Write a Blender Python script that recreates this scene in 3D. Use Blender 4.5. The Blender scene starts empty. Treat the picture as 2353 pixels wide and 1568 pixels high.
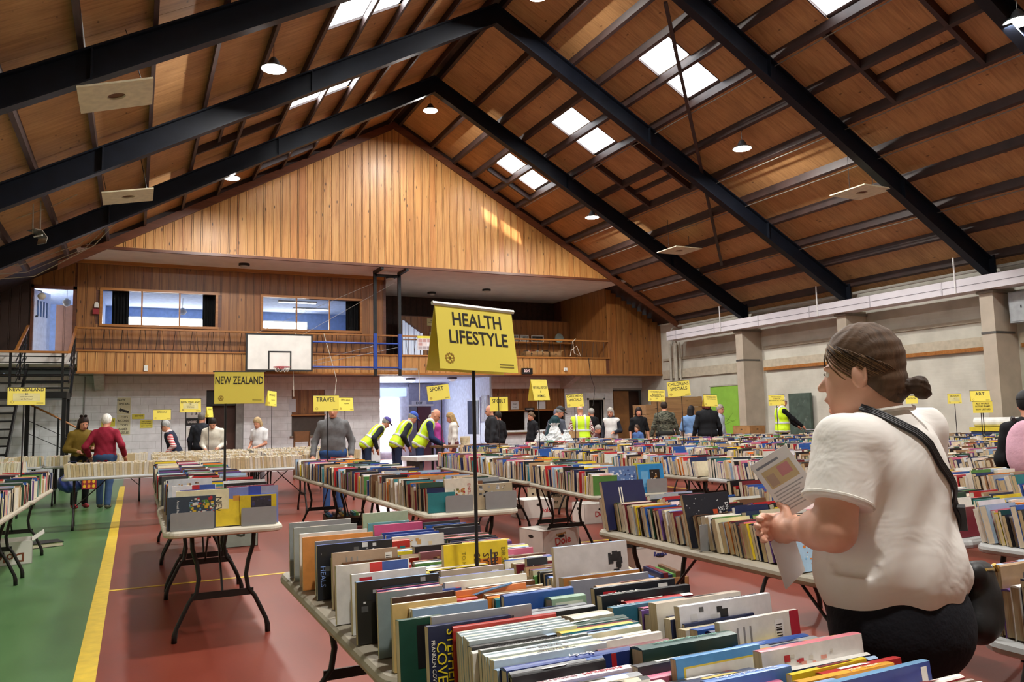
import bpy, math, random
import numpy as np
from mathutils import Vector, Matrix, Euler
random.seed(7)
scene = bpy.context.scene
COL = scene.collection
PI = math.pi
# ---------------------------------------------------------------- camera
cam_d = bpy.data.cameras.new('camera'); cam = bpy.data.objects.new('camera', cam_d); COL.objects.link(cam)
cam_d.sensor_width = 36.0; cam_d.lens = 36.0 * 1803.5 / 2353.0; cam_d.clip_start = 0.05; cam_d.clip_end = 200
cam.matrix_world = Matrix(((0.90173, -0.02213, -0.43173, 0.0), (-0.43168, -0.09882, -0.89660, 0.0), (-0.02283, 0.99486, -0.09866, 1.42), (0, 0, 0, 1)))
scene.camera = cam
# ---------------------------------------------------------------- world, exposure
world = bpy.data.worlds.new('world'); scene.world = world; world.use_nodes = True
wn = world.node_tree.nodes; wl = world.node_tree.links
sky = wn.new('ShaderNodeTexSky'); sky.sky_type = 'HOSEK_WILKIE'; sky.turbidity = 6.0
sky.sun_direction = Vector((-0.22, -1.9, 1.25)).normalized()
wl.new(sky.outputs[0], wn['Background'].inputs[0]); wn['Background'].inputs[1].default_value = 1.0
vs = scene.view_settings
scene.display_settings.display_device = 'sRGB'
vs.view_transform = 'Standard'; vs.look = 'None'; vs.gamma = 1.0; vs.use_curve_mapping = False
vs.exposure = 0.0
sun_d = bpy.data.lights.new('sun', 'SUN'); sun_d.energy = 34.0; sun_d.angle = 0.045; sun_d.color = (1.0, 0.9, 0.74); sun = bpy.data.objects.new('sun', sun_d); COL.objects.link(sun)
sun.rotation_euler = Vector((0.22, 1.9, -1.25)).to_track_quat('-Z', 'Y').to_euler()
scene.cycles.max_bounces = 8; scene.cycles.diffuse_bounces = 4; scene.cycles.glossy_bounces = 3; scene.cycles.caustics_reflective = False; scene.cycles.caustics_refractive = False
LAMP_W = 310.0        # each high-bay lamp
SKY_E = 13.0          # daylight coming through a roof light
# ---------------------------------------------------------------- helpers
def lin(c):
    if isinstance(c, str):
        c = [int(c[i:i + 2], 16) for i in (0, 2, 4)]
    out = []
    for v in c[:3]:
        v = v / 255.0
        out.append(v / 12.92 if v <= 0.04045 else ((v + 0.055) / 1.055) ** 2.4)
    return tuple(out)

class NT:
    def __init__(s, name):
        s.m = bpy.data.materials.new(name); s.m.use_nodes = True
        s.n = s.m.node_tree.nodes; s.l = s.m.node_tree.links; s.b = s.n['Principled BSDF']
    def new(s, t, **kw):
        nd = s.n.new('ShaderNode' + t)
        for k, v in kw.items():
            if k in nd.inputs: nd.inputs[k].default_value = v
            else: setattr(nd, k, v)
        return nd
    def link(s, a, b): s.l.new(a, b)
    def ramp(s, fac, stops):
        r = s.new('ValToRGB'); e = r.color_ramp.elements
        while len(e) < len(stops): e.new(0.5)
        for el, (p, c) in zip(e, stops):
            el.position = p; el.color = (*c, 1)
        s.link(fac, r.inputs[0]); return r.outputs[0]
    def mix(s, fac, a, b, mode='MIX'):
        m = s.new('MixRGB', blend_type=mode)
        for i, v in ((0, fac), (1, a), (2, b)):
            if hasattr(v, 'links') or hasattr(v, 'is_linked'): s.link(v, m.inputs[i])
            elif i == 0: m.inputs[0].default_value = v
            else: m.inputs[i].default_value = (*v, 1)
        return m.outputs[0]
    def coords(s, scale=(1, 1, 1), rnd=True, kind='Object'):
        tc = s.new('TexCoord'); mp = s.new('Mapping'); mp.inputs['Scale'].default_value = scale
        s.link(tc.outputs[kind], mp.inputs[0])
        if rnd:
            oi = s.new('ObjectInfo'); mu = s.new('Math', operation='MULTIPLY'); mu.inputs[1].default_value = 37.0
            s.link(oi.outputs['Random'], mu.inputs[0]); cb = s.new('CombineXYZ')
            for i in range(3): s.link(mu.outputs[0], cb.inputs[i])
            s.link(cb.outputs[0], mp.inputs['Location'])
        return mp.outputs[0]
    def noise(s, vec, scale=5, detail=4, rough=0.5, dist=0):
        n = s.new('TexNoise'); n.inputs['Scale'].default_value = scale; n.inputs['Detail'].default_value = detail
        n.inputs['Roughness'].default_value = rough; n.inputs['Distortion'].default_value = dist
        if vec is not None: s.link(vec, n.inputs['Vector'])
        return n.outputs['Fac']
    def bump(s, h, strength=0.3, dist=0.01):
        b = s.new('Bump'); b.inputs['Strength'].default_value = strength; b.inputs['Distance'].default_value = dist
        s.link(h, b.inputs['Height']); s.link(b.outputs[0], s.b.inputs['Normal'])
    def set(s, col=None, rough=None, metal=None, coat=None, spec=None):
        if col is not None:
            if hasattr(col, 'links'): s.link(col, s.b.inputs['Base Color'])
            else: s.b.inputs['Base Color'].default_value = (*col, 1)
        if rough is not None: s.b.inputs['Roughness'].default_value = rough
        if metal is not None: s.b.inputs['Metallic'].default_value = metal
        if coat is not None: s.b.inputs['Coat Weight'].default_value = coat; s.b.inputs['Coat Roughness'].default_value = 0.3
        if spec is not None: s.b.inputs['Specular IOR Level'].default_value = spec
        return s.m

MATS = {}
def plain(hexc, rough=0.55, metal=0.0, var=0.06, scale=9.0, bump=0.0):
    """a painted / plastic / cloth surface: one colour with slight mottling"""
    key = (hexc, rough, metal, var, scale, bump)
    if key in MATS: return MATS[key]
    t = NT('surface_' + str(hexc)); c = lin(hexc)
    n = t.noise(t.coords(rnd=False), scale, 3)
    a = tuple(max(0, v * (1 - var * 2)) for v in c); b = tuple(min(1, v * (1 + var * 2)) for v in c)
    t.set(t.ramp(n, [(0.3, a), (0.7, b)]), rough, metal)
    if bump: t.bump(n, bump, 0.004)
    MATS[key] = t.m
    return t.m

def emissive(hexc, strength, name='lit'):
    key = ('E', hexc, strength)
    if key in MATS: return MATS[key]
    t = NT(name); t.set((0.8, 0.8, 0.8), 0.5)
    t.b.inputs['Emission Color'].default_value = (*lin(hexc), 1); t.b.inputs['Emission Strength'].default_value = strength
    MATS[key] = t.m
    return t.m

def pine(name, stops, axis=2, gloss=0.28, knot=True, hue=0.35):
    t = NT(name)
    sc = [14, 14, 14]; sc[axis] = 0.9
    n = t.noise(t.coords(sc), 1.0, 6, 0.6, 0.6)
    base = t.ramp(n, [(0.25, stops[0]), (0.5, stops[1]), (0.78, stops[2])])
    oi = t.new('ObjectInfo')
    tint = t.ramp(oi.outputs['Random'], [(0.0, (1.0, 1.0, 1.0)), (0.45, (0.9, 0.84, 0.76)), (0.8, (1.1, 1.06, 1.0)), (1.0, (0.82, 0.6, 0.45))])
    base = t.mix(hue * 2, base, tint, 'MULTIPLY')
    if knot:
        ks = [7.0, 7.0, 7.0]; ks[axis] = 2.1
        v = t.new('TexVoronoi'); v.inputs['Scale'].default_value = 1.0; v.inputs['Randomness'].default_value = 1.0
        t.link(t.coords(ks), v.inputs['Vector'])
        k = t.ramp(v.outputs['Distance'], [(0.06, (1, 1, 1)), (0.13, (0, 0, 0))])
        base = t.mix(k, base, tuple(c * 0.22 for c in stops[0]))
    t.bump(n, 0.12, 0.003)
    return t.set(base, gloss, coat=0.15)

def tag(o, label=None, cat=None, group=None, kind=None):
    if label: o['label'] = label
    if cat: o['category'] = cat
    if group: o['group'] = group
    if kind: o['kind'] = kind
    return o

def empty(name, loc=(0, 0, 0), rz=0.0):
    o = bpy.data.objects.new(name, None); COL.objects.link(o); o.location = loc; o.rotation_euler = (0, 0, rz)
    o.empty_display_size = 0.1
    return o

class MB:
    """collects shapes, then links them as ONE mesh object"""
    def __init__(s): s.v = []; s.f = []; s.mi = []; s.c = []
    def add(s, vs_, fs, mi=0, col=None):
        o = len(s.v); s.v.extend([tuple(p) for p in vs_])
        for i, f in enumerate(fs):
            s.f.append(tuple(o + k for k in f)); s.mi.append(mi)
            s.c.append(col[i] if isinstance(col, list) else (col or (1, 1, 1)))
        return s
    def box(s, c, d, rot=None, mi=0, col=None):
        x, y, z = d[0] / 2, d[1] / 2, d[2] / 2
        P = [(-x, -y, -z), (x, -y, -z), (x, y, -z), (-x, y, -z), (-x, -y, z), (x, -y, z), (x, y, z), (-x, y, z)]
        if rot is not None:
            R = rot if isinstance(rot, Matrix) else Euler(rot).to_matrix()
            P = [tuple(R @ Vector(p)) for p in P]
        P = [(p[0] + c[0], p[1] + c[1], p[2] + c[2]) for p in P]
        return s.add(P, [(0, 3, 2, 1), (4, 5, 6, 7), (0, 1, 5, 4), (1, 2, 6, 5), (2, 3, 7, 6), (3, 0, 4, 7)], mi, col)
    def bb(s, a, b, mi=0, col=None):
        return s.box([(a[i] + b[i]) / 2 for i in range(3)], [abs(b[i] - a[i]) for i in range(3)], None, mi, col)
    def prism(s, poly, a, b, axis=1, mi=0, col=None):
        """polygon (2-D) extruded along an axis between a and b"""
        def p3(p, t): return (p[0], t, p[1]) if axis == 1 else ((t, p[0], p[1]) if axis == 0 else (p[0], p[1], t))
        n = len(poly); V = [p3(p, a) for p in poly] + [p3(p, b) for p in poly]
        F = [tuple(range(n)), tuple(range(2 * n - 1, n - 1, -1))] + [((i + 1) % n, i, n + i, n + (i + 1) % n) for i in range(n)]
        return s.add(V, F, mi, col)
    def tube(s, path, r, n=8, mi=0, col=None, caps=True, closed=False):
        path = [Vector(p) for p in path]; m = len(path); V = []; F = []
        rr = r if isinstance(r, (list, tuple)) else [r] * m
        prev = None
        for i, p in enumerate(path):
            if closed: d = path[(i + 1) % m] - path[i - 1]
            else: d = (path[min(i + 1, m - 1)] - path[max(i - 1, 0)])
            if d.length < 1e-9: d = Vector((0, 0, 1))
            d.normalize()
            if prev is None:
                u = d.cross(Vector((0, 0, 1)))
                if u.length < 1e-3: u = d.cross(Vector((1, 0, 0)))
            else: u = prev - d * prev.dot(d)
            u.normalize(); prev = u; w = d.cross(u)
            for k in range(n):
                a = 2 * PI * k / n; V.append(p + (u * math.cos(a) + w * math.sin(a)) * rr[i])
        lim = m if closed else m - 1
        for i in range(lim):
            for k in range(n):
                a = i * n + k; b = i * n + (k + 1) % n; c = ((i + 1) % m) * n + (k + 1) % n; d = ((i + 1) % m) * n + k
                F.append((a, b, c, d))
        if caps and not closed:
            F.append(tuple(range(n - 1, -1, -1))); F.append(tuple((m - 1) * n + k for k in range(n)))
        return s.add(V, F, mi, col)
    def lathe(s, prof, c=(0, 0, 0), n=20, mi=0, col=None):
        V = []; F = []; m = len(prof)
        for r, z in prof:
            for k in range(n):
                a = 2 * PI * k / n; V.append((c[0] + r * math.cos(a), c[1] + r * math.sin(a), c[2] + z))
        for i in range(m - 1):
            for k in range(n):
                F.append((i * n + k, i * n + (k + 1) % n, (i + 1) * n + (k + 1) % n, (i + 1) * n + k))
        F.append(tuple(range(n - 1, -1, -1))); F.append(tuple((m - 1) * n + k for k in range(n)))
        return s.add(V, F, mi, col)
    def xform(s, M):
        s.v = [tuple(M @ Vector(p)) for p in s.v]; return s
    def mesh(s, name, mats, smooth=False):
        me = bpy.data.meshes.new(name); me.from_pydata(s.v, [], s.f)
        if not isinstance(mats, (list, tuple)): mats = [mats]
        for m in mats: me.materials.append(m)
        me.polygons.foreach_set('material_index', s.mi)
        if any(c != (1, 1, 1) for c in s.c):
            at = me.attributes.new('Col', 'FLOAT_COLOR', 'CORNER')
            arr = []
            for f, c in zip(s.f, s.c): arr.extend([c[0], c[1], c[2], 1.0] * len(f))
            at.data.foreach_set('color', arr)
        if smooth: me.polygons.foreach_set('use_smooth', [True] * len(me.polygons))
        me.update(); return me
    def build(s, name, mats, parent=None, smooth=False, loc=None, rot=None):
        o = bpy.data.objects.new(name, s.mesh(name, mats, smooth)); COL.objects.link(o)
        if parent is not None: o.parent = parent
        if loc is not None: o.location = loc
        if rot is not None: o.rotation_euler = rot
        return o

def obj(name, me, parent=None, loc=None, rot=None):
    o = bpy.data.objects.new(name, me); COL.objects.link(o)
    if parent is not None: o.parent = parent
    if loc is not None: o.location = loc
    if rot is not None: o.rotation_euler = rot
    return o

def copy_tree(o, parent=None):
    c = o.copy(); COL.objects.link(c); c.parent = parent
    for ch in list(o.children): copy_tree(ch, c)
    return c

def bevel(o, w=0.004, seg=2):
    m = o.modifiers.new('bevel', 'BEVEL'); m.width = w; m.segments = seg; m.limit_method = 'ANGLE'
    return o

_fonts = {}
def text_mesh(body, size, extrude=0.0006, sx=1.0, align='CENTER', bold=0.0, spacing=1.0, line=0.9):
    """flat printed lettering as a mesh in the XY plane, centred"""
    cu = bpy.data.curves.new('lettering', 'FONT'); cu.body = body; cu.size = size; cu.extrude = extrude
    cu.align_x = align; cu.align_y = 'CENTER'; cu.offset = bold; cu.space_character = spacing; cu.space_line = line
    cu.resolution_u = 2
    t = bpy.data.objects.new('lettering_tmp', cu)
    me = bpy.data.meshes.new_from_object(t)
    bpy.data.objects.remove(t); bpy.data.curves.remove(cu)
    if sx != 1.0: me.transform(Matrix.Diagonal((sx, 1, 1, 1)))
    return me
def text_obj(body, size, mat, parent, M, name='lettering', **kw):
    me = text_mesh(body, size, **kw); me.transform(M); me.materials.clear(); me.materials.append(mat)
    return obj(name, me, parent)
# face frames: text laid on a vertical face that looks towards -Y, -X, +Z ...
FACE_MY = Matrix(((1, 0, 0, 0), (0, 0, -1, 0), (0, 1, 0, 0), (0, 0, 0, 1)))      # x right, up = z, normal -y
FACE_MX = Matrix(((0, 0, -1, 0), (-1, 0, 0, 0), (0, 1, 0, 0), (0, 0, 0, 1)))     # normal -x
T = Matrix.Translation
# ================================================================ materials of the hall
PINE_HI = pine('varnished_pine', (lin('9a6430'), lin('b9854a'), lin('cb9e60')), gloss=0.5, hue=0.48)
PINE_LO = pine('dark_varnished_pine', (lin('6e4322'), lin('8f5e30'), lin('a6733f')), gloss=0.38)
PINE_TRIM = pine('brown_timber_trim', (lin('4a2718'), lin('5f3520'), lin('70402a')), axis=0, knot=False, gloss=0.4, hue=0.1)
OAK_RAIL = pine('handrail_timber', (lin('8a5425'), lin('a56c34'), lin('b98247')), axis=0, knot=False, hue=0.1)
def ply_mat():
    t = NT('roof_plywood')
    n1 = t.noise(t.coords((1.2, 16, 1.2)), 1.0, 5, 0.6, 1.2)
    n2 = t.noise(t.coords((1.5, 1.5, 1.5)), 1.3, 3)
    base = t.ramp(n1, [(0.2, lin('8f6540')), (0.5, lin('b58958')), (0.8, lin('c99d6c'))])
    base = t.mix(0.5, base, t.ramp(n2, [(0.3, (0.62, 0.56, 0.52)), (0.7, (1.05, 1.03, 1.0))]), 'MULTIPLY')
    v = t.new('TexVoronoi'); v.inputs['Scale'].default_value = 1.0
    t.link(t.coords((5.5, 2.4, 5.5)), v.inputs['Vector'])
    base = t.mix(t.ramp(v.outputs['Distance'], [(0.04, (0.75, 0.75, 0.75)), (0.12, (0, 0, 0))]), base, lin('3d2112'))
    return t.set(base, 0.6)
PLY = ply_mat()
NAVY = plain('0e131d', 0.5, 0.0, 0.12, 4); NAVY.node_tree.nodes['Principled BSDF'].inputs['Specular IOR Level'].default_value = 0.25
PURLIN = plain('33221e', 0.55, 0, 0.2, 3)
WHITE_P = plain('d9d8d2', 0.7, 0, 0.03, 3)
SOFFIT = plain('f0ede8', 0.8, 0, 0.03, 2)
BLOCK = plain('e0e3e6', 0.6, 0, 0.04, 5, 0.15)
DARK = plain('1a1613', 0.7, 0, 0.1)
BLACK = plain('131314', 0.4, 0, 0.1)
BLACK_STEEL = plain('17181a', 0.35, 0.3, 0.1)
BLUE_STEEL = plain('1f3f8f', 0.35, 0.1, 0.05)
DUCT = plain('d6d3da', 0.45, 0, 0.03, 2)
PILLAR = plain('b3a898', 0.7, 0, 0.05, 3)
def brick_paint():
    t = NT('cream_painted_brickwork')
    c = t.coords(rnd=False)
    sw = t.new('SeparateXYZ'); t.link(c, sw.inputs[0]); cb = t.new('CombineXYZ')
    t.link(sw.outputs[1], cb.inputs[0]); t.link(sw.outputs[2], cb.inputs[1])
    b = t.new('TexBrick'); t.link(cb.outputs[0], b.inputs['Vector']); b.inputs['Scale'].default_value = 1.0
    b.inputs['Brick Width'].default_value = 0.23; b.inputs['Row Height'].default_value = 0.076; b.inputs['Mortar Size'].default_value = 0.006
    b.inputs['Color1'].default_value = (0.9, 0.9, 0.9, 1); b.inputs['Color2'].default_value = (1, 1, 1, 1); b.inputs['Mortar'].default_value = (0, 0, 0, 1)
    n = t.noise(c, 1.6, 4)
    col = t.ramp(n, [(0.25, lin('b4b2a6')), (0.55, lin('cccabe')), (0.8, lin('d6d5ca'))])
    t.bump(b.outputs['Color'], 0.35, 0.006)
    return t.set(col, 0.65)
BRICK = brick_paint()
def floor_mat():
    t = NT('painted_sports_floor')
    c = t.coords(rnd=False)
    s = t.new('SeparateXYZ'); t.link(c, s.inputs[0])
    gt = t.new('Math', operation='GREATER_THAN'); gt.inputs[1].default_value = -0.22; t.link(s.outputs[0], gt.inputs[0])
    n = t.noise(t.coords((1, 0.35, 1), False), 3.0, 5, 0.6)
    red = t.ramp(n, [(0.25, lin('6a2d22')), (0.5, lin('783427')), (0.75, lin('823d2f'))])
    grn = t.ramp(n, [(0.25, lin('3f6238')), (0.5, lin('486c3f')), (0.75, lin('517648'))])
    f = t.noise(c, 40.0, 4, 0.7)
    col = t.mix(gt.outputs[0], grn, red)
    col = t.mix(0.5, col, t.ramp(f, [(0.3, (0.88, 0.88, 0.88)), (0.7, (1.06, 1.06, 1.06))]), 'MULTIPLY')
    r = t.ramp(n, [(0.1, (0.3, 0.3, 0.3)), (0.9, (0.36, 0.36, 0.36))]); t.link(r, t.b.inputs['Roughness'])
    t.bump(f, 0.05, 0.002)
    return t.set(col, None)
FLOOR = floor_mat()
YELLOW_LINE = plain('d2b32e', 0.4, 0, 0.06, 12)

# ================================================================ geometry constants of the hall
RX, SL, ZP = 6.82, 0.56, 10.5           # ridge x, roof slope, underside of the panels at the ridge
XL, XR, YB, YG = -3.6, 17.25, -6.0, 22.0
def zroof(x, off=0.0): return ZP + off - SL * abs(x - RX)

# ---- floor
fl = MB().bb((XL - 0.3, YB, -0.2), (XR + 0.3, 30.0, 0.0)).build('floor', FLOOR); tag(fl, kind='structure')
MB().bb((-0.28, YB + 0.1, 0.0), (-0.165, 21.5, 0.002)).build('floor_line', YELLOW_LINE, fl)
MB().bb((-0.165, 7.88, 0.0), (12.0, 7.93, 0.002)).build('floor_line', YELLOW_LINE, fl)
MB().bb((9.6, 3.0, 0.0), (9.65, 20.0, 0.002)).build('floor_line', YELLOW_LINE, fl)

# ---- roof: outer skin, purlins, plywood panels, steel rafters
PUR = [0.16, 1.17, 1.88, 2.54, 3.25, 4.02, 4.93, 5.8, 6.68, 7.52, 8.4, 9.22, 10.1]
RAFT = [18.5, 14.64, 10.78, 6.92, 3.06, -0.8, -4.66]
ce = MB()
for sd in (-1, 1):
    for d0, d1, ya, yb in ([(0.0, 10.9, YB - 0.3, 30.0)] if sd < 0 else [(0.0, 2.6, YB - 0.3, 30.0), (3.95, 10.9, YB - 0.3, 30.0), (2.6, 3.95, YB - 0.3, 19.62), (2.6, 3.95, 20.55, 30.0)]):
        xa, xb = RX + sd * d0, RX + sd * d1
        ce.prism([(xa, zroof(xa, 0.06)), (xb, zroof(xb, 0.06)), (xb, zroof(xb, 0.2)), (xa, zroof(xa, 0.2))], ya, yb)
ceil = ce.build('ceiling', PURLIN); tag(ceil, kind='structure')
def slope_box(sd, d0, d1, y0, y1, o0, o1):
    """piece lying in the roof plane between two distances from the ridge, offsets measured vertically"""
    m = MB(); xa, xb = RX + sd * d0, RX + sd * d1
    P = [(xa, zroof(xa, o0)), (xb, zroof(xb, o0)), (xb, zroof(xb, o1)), (xa, zroof(xa, o1))]
    if sd < 0: P = P[::-1]
    return m.prism(P, y0, y1)
SKYD = (2.6, 3.95)
SKYW = {1: [(19.62, 20.55), (16.06, 17.12), (12.18, 13.24), (8.32, 9.38)], -1: [(19.62, 20.55), (16.06, 17.12), (12.18, 13.24), (8.32, 9.38)]}
edges = [22.0] + RAFT
for sd in (-1, 1):
    for i, d in enumerate(PUR):
        x = RX + sd * d
        slope_box(sd, d - 0.03, d + 0.03, YB, YG, -0.17, 0.0).build('purlin', PURLIN, ceil)
    for b in range(len(edges) - 1):
        y1, y0 = edges[b], edges[b + 1]
        if y1 < 3.5: continue
        for i in range(len(PUR) - 1):
            d0, d1 = PUR[i], PUR[i + 1]
            spans = [(y0, y1)]
            if i in (3, 4):
                for s0, s1 in SKYW[sd]:
                    if y0 < s0 < y1: spans = [(y0, s0), (s1, y1)]
            for a, c in spans:
                slope_box(sd, d0 + 0.004, d1 - 0.004, a + 0.004, c - 0.004, 0.0, 0.018).build('ceiling_panel', PLY, ceil)
    slope_box(sd, 0.1, 10.6, YB, -0.8, 0.0, 0.018).build('ceiling_panel', PLY, ceil)
    # gutter side board
    slope_box(sd, 10.1, 10.6, YB, YG, -0.1, 0.018).build('ceiling_panel', PLY, ceil)
def rafter(y):
    m = MB(); w, tt = 0.09, 0.014
    for sd in (-1, 1):
        xe = RX + sd * 10.05
        def seg(o0, o1, hw):
            P = [(RX, zroof(RX, o0)), (xe, zroof(xe, o0)), (xe, zroof(xe, o1)), (RX, zroof(RX, o1))]
            if sd < 0: P = P[::-1]
            m.prism(P, y - hw, y + hw)
        seg(-0.62, -0.595, w); seg(-0.2, -0.17, w); seg(-0.6, -0.19, tt / 2)
        for d in (3.9, 7.4):
            x = RX + sd * d; m.prism([(x - 0.01, zroof(x, -0.6)), (x + 0.01, zroof(x, -0.6)), (x + 0.01, zroof(x, -0.19)), (x - 0.01, zroof(x, -0.19))], y - w, y + w)
        # foot plate
        m.box((xe + sd * 0.02, y, zroof(xe, -0.42)), (0.05, 0.26, 0.6))
    return m
rm = rafter(0).mesh('rafter', NAVY)
for y in RAFT[:-1]: obj('rafter', rm, ceil, (0, y, 0))
# trimmers, braces
for sd in (1, -1):
    for y in (17.3, 15.55, 9.56, 7.85):
        slope_box(sd, 4.05, 5.78, y - 0.04, y + 0.04, -0.17, 0.0).build('trimmer', PURLIN, ceil)
    for ya, yb in ((15.6, 17.26), (7.9, 9.52)):
        slope_box(sd, 5.3, 5.35, ya, yb, -0.1, 0.0).build('trimmer', PURLIN, ceil)
    slope_box(sd, 2.6, 4.0, 20.95, 21.03, -0.17, 0.0).build('trimmer', PURLIN, ceil)
    if sd < 0: continue
    a = Vector((RX + sd * 2.03, 11.38, zroof(RX + 2.03, -0.2))); b = Vector((RX + sd * 8.26, 17.35, zroof(RX + 8.26, -0.2)))
    d = (b - a); M = d.to_track_quat('X', 'Z').to_matrix()
    MB().box((a + b) / 2, (d.length, 0.07, 0.06), M).build('brace', PURLIN, ceil)
# cable conduits under some purlins
for d, off in ((4.02, -0.19), (5.8, -0.19), (8.4, -0.19), (6.68, -0.19)):
    x = RX + d + 0.05
    MB().tube([(x, 4.0, zroof(x, off)), (x + 0.01, 12.0, zroof(x, off - 0.012)), (x, 21.5, zroof(x, off))], 0.011, 6).build('conduit', plain('6d675f', 0.4), ceil)
# ---- roof lights
SKY_PANE = emissive('f6fbff', SKY_E, 'translucent_roof_sheet')
cs_ = NT('clear_roof_sheet'); tr_ = cs_.new('BsdfTransparent'); mx_ = cs_.new('MixShader'); em_ = cs_.new('Emission'); em_.inputs[0].default_value = (0.93, 0.97, 1, 1); em_.inputs[1].default_value = SKY_E * 2; mx_.inputs[0].default_value = 0.5
cs_.link(tr_.outputs[0], mx_.inputs[1]); cs_.link(em_.outputs[0], mx_.inputs[2]); cs_.link(mx_.outputs[0], cs_.n['Material Output'].inputs[0]); CLEAR_SHEET = cs_.m
wi = 0
for sd in (1, -1):
    for y0, y1 in SKYW[sd]:
        wi += 1
        w = slope_box(sd, 3.22, 3.28, y0, y1, 0.03, 0.058).build('window_%d' % wi, plain('e8ecec', 0.4)); tag(w, kind='structure')
        for a, b in ((SKYD[0], 3.22), (3.28, SKYD[1])):
            slope_box(sd, a + 0.005, b - 0.005, y0 + 0.01, y1 - 0.01, 0.036, 0.042).build('pane', CLEAR_SHEET if wi == 1 else SKY_PANE, w)
        fr = MB()
        for a, b in ((y0 - 0.02, y0), (y1, y1 + 0.02)):
            q = slope_box(sd, SKYD[0], SKYD[1], a, b, -0.01, 0.06); fr.add(q.v, q.f)
        fr.build('frame', PURLIN, w)

# ---- gable wall above the gallery
gw = MB().prism([(-1.2, 5.97), (14.9, 5.97), (14.9, 6.0), (RX, 10.56), (-1.2, 6.0)], YG + 0.03, YG + 0.12).build('wall_back', PURLIN); tag(gw, kind='structure')
PW = 0.2285
n = int((14.62 + 1.0) / PW)
for i in range(n):
    x0 = -0.98 + i * PW; x1 = x0 + PW - 0.052
    pts = [(x0, 5.99), (x1, 5.99), (x1, zroof(x1, -0.16))]
    if x0 < RX < x1: pts.append((RX, zroof(RX, -0.16)))
    pts.append((x0, zroof(x0, -0.16)))
    if min(pts[2][1], pts[-1][1]) < 6.02: continue
    m = MB().prism(pts, YG, YG + 0.02)
    m.build('plank', PINE_HI, gw)
    MB().bb((x1 + 0.011, YG - 0.004, 5.99), (x1 + 0.041, YG + 0.02, zroof(x1 + (0.041 if x1 > RX else 0.0), -0.17))).build('batten', PINE_HI, gw)
MB().bb((-1.3, YG - 0.03, 5.93), (14.72, YG + 0.05, 6.0)).build('trim_1', PINE_TRIM).__setitem__('kind', 'structure')
for sd, k, d1 in ((1, 2, 10.2), (-1, 3, 8.6)):
    o = slope_box(sd, 0.0, d1, YG - 0.06, YG + 0.0, -0.36, -0.14).build('trim_%d' % k, PINE_TRIM); tag(o, kind='structure')
# ---- soffit under the gable and over the gallery
so = MB().bb((-1.75, YG + 0.02, 5.95), (14.95, 27.3, 6.02)).build('ceiling_gallery', SOFFIT); tag(so, kind='structure')
cl = MB().bb((-3.6, YG + 0.02, 6.02), (17.3, 27.3, 6.1)).build('ceiling_upper', PURLIN); tag(cl, kind='structure')

# ---- gallery parapet
gp = MB().bb((-1.38, 23.31, 2.87), (15.0, 23.36, 3.47)).build('wall_gallery', PINE_TRIM); tag(gp, kind='structure')
pm = MB().bb((0, -0.018, 0), (PW - 0.05, 0, 0.54)).mesh('plank', PINE_HI); pb_ = MB().bb((PW - 0.04, -0.022, 0), (PW - 0.01, 0, 0.54)).mesh('batten', PINE_HI)
for i in range(71): obj('plank', pm, gp, (-1.37 + i * PW, 23.31, 2.90)); obj('batten', pb_, gp, (-1.37 + i * PW, 23.31, 2.90))
MB().bb((-1.4, 23.26, 2.85), (17.3, 23.36, 2.905)).build('bottom_trim', OAK_RAIL, gp)
MB().bb((-1.4, 23.25, 3.435), (15.0, 23.42, 3.475)).build('cap', OAK_RAIL, gp)
MB().bb((-1.42, 23.24, 4.03), (14.95, 23.34, 4.075)).build('handrail', OAK_RAIL, gp)
rods = MB().tube([(0, 0, 0), (0.055, 0, 0.56)], 0.007, 5).mesh('baluster', BLACK_STEEL)
for i in range(75):
    x = -1.25 + i * 0.216
    o = obj('baluster', rods, gp, (x, 23.29, 3.475))
    if i % 2: o.scale = (-1, 1, 1)
fg = MB().bb((-3.5, 23.36, 3.1), (17.2, 28.0, 3.42)).build('floor_gallery', SOFFIT); tag(fg, kind='structure')
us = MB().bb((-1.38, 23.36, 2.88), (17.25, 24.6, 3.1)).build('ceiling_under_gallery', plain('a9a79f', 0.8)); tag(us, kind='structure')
# ---- upstairs room wall with the two long windows
def plank_wall(root, x0, x1, z0, z1, y, mat, holes=(), flip=False, ztop=None):
    k = int(round((x1 - x0) / PW)); w = (x1 - x0) / k
    for i in range(k):
        a, b = x0 + i * w, x0 + (i + 1) * w - 0.045
        segs = [(z0, ztop((a + b) / 2) if ztop else z1)]
        for hx0, hx1, hz0, hz1 in holes:
            if a < hx1 - 0.02 and b > hx0 + 0.02:
                ns = []
                for s0, s1 in segs:
                    if hz0 > s0: ns.append((s0, min(hz0, s1)))
                    if hz1 < s1: ns.append((max(hz1, s0), s1))
                segs = ns
        for s0, s1 in segs:
            if s1 - s0 > 0.03:
                MB().bb((a, y - 0.018, s0), (b, y, s1)).build('plank', mat, root); MB().bb((b + 0.009, y - 0.02, s0), (b + 0.036, y, s1)).build('batten', mat, root)
HOLES = [(-0.84, 2.02, 4.22, 5.14), (3.33, 6.21, 4.22, 5.15)]
def wall_with_holes(x0, x1, z0, z1, y0, y1, holes):
    m = MB(); xs = sorted({x0, x1, *[h[0] for h in holes], *[h[1] for h in holes]})
    for a, b in zip(xs, xs[1:]):
        c = (a + b) / 2; segs = [(z0, z1)]
        for h in holes:
            if h[0] < c < h[1]:
                ns = []
                for s0, s1 in segs:
                    if h[2] > s0: ns.append((s0, h[2]))
                    if h[3] < s1: ns.append((h[3], s1))
                segs = ns
        for s0, s1 in segs: m.bb((a, y0, s0), (b, y1, s1))
    return m
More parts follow.
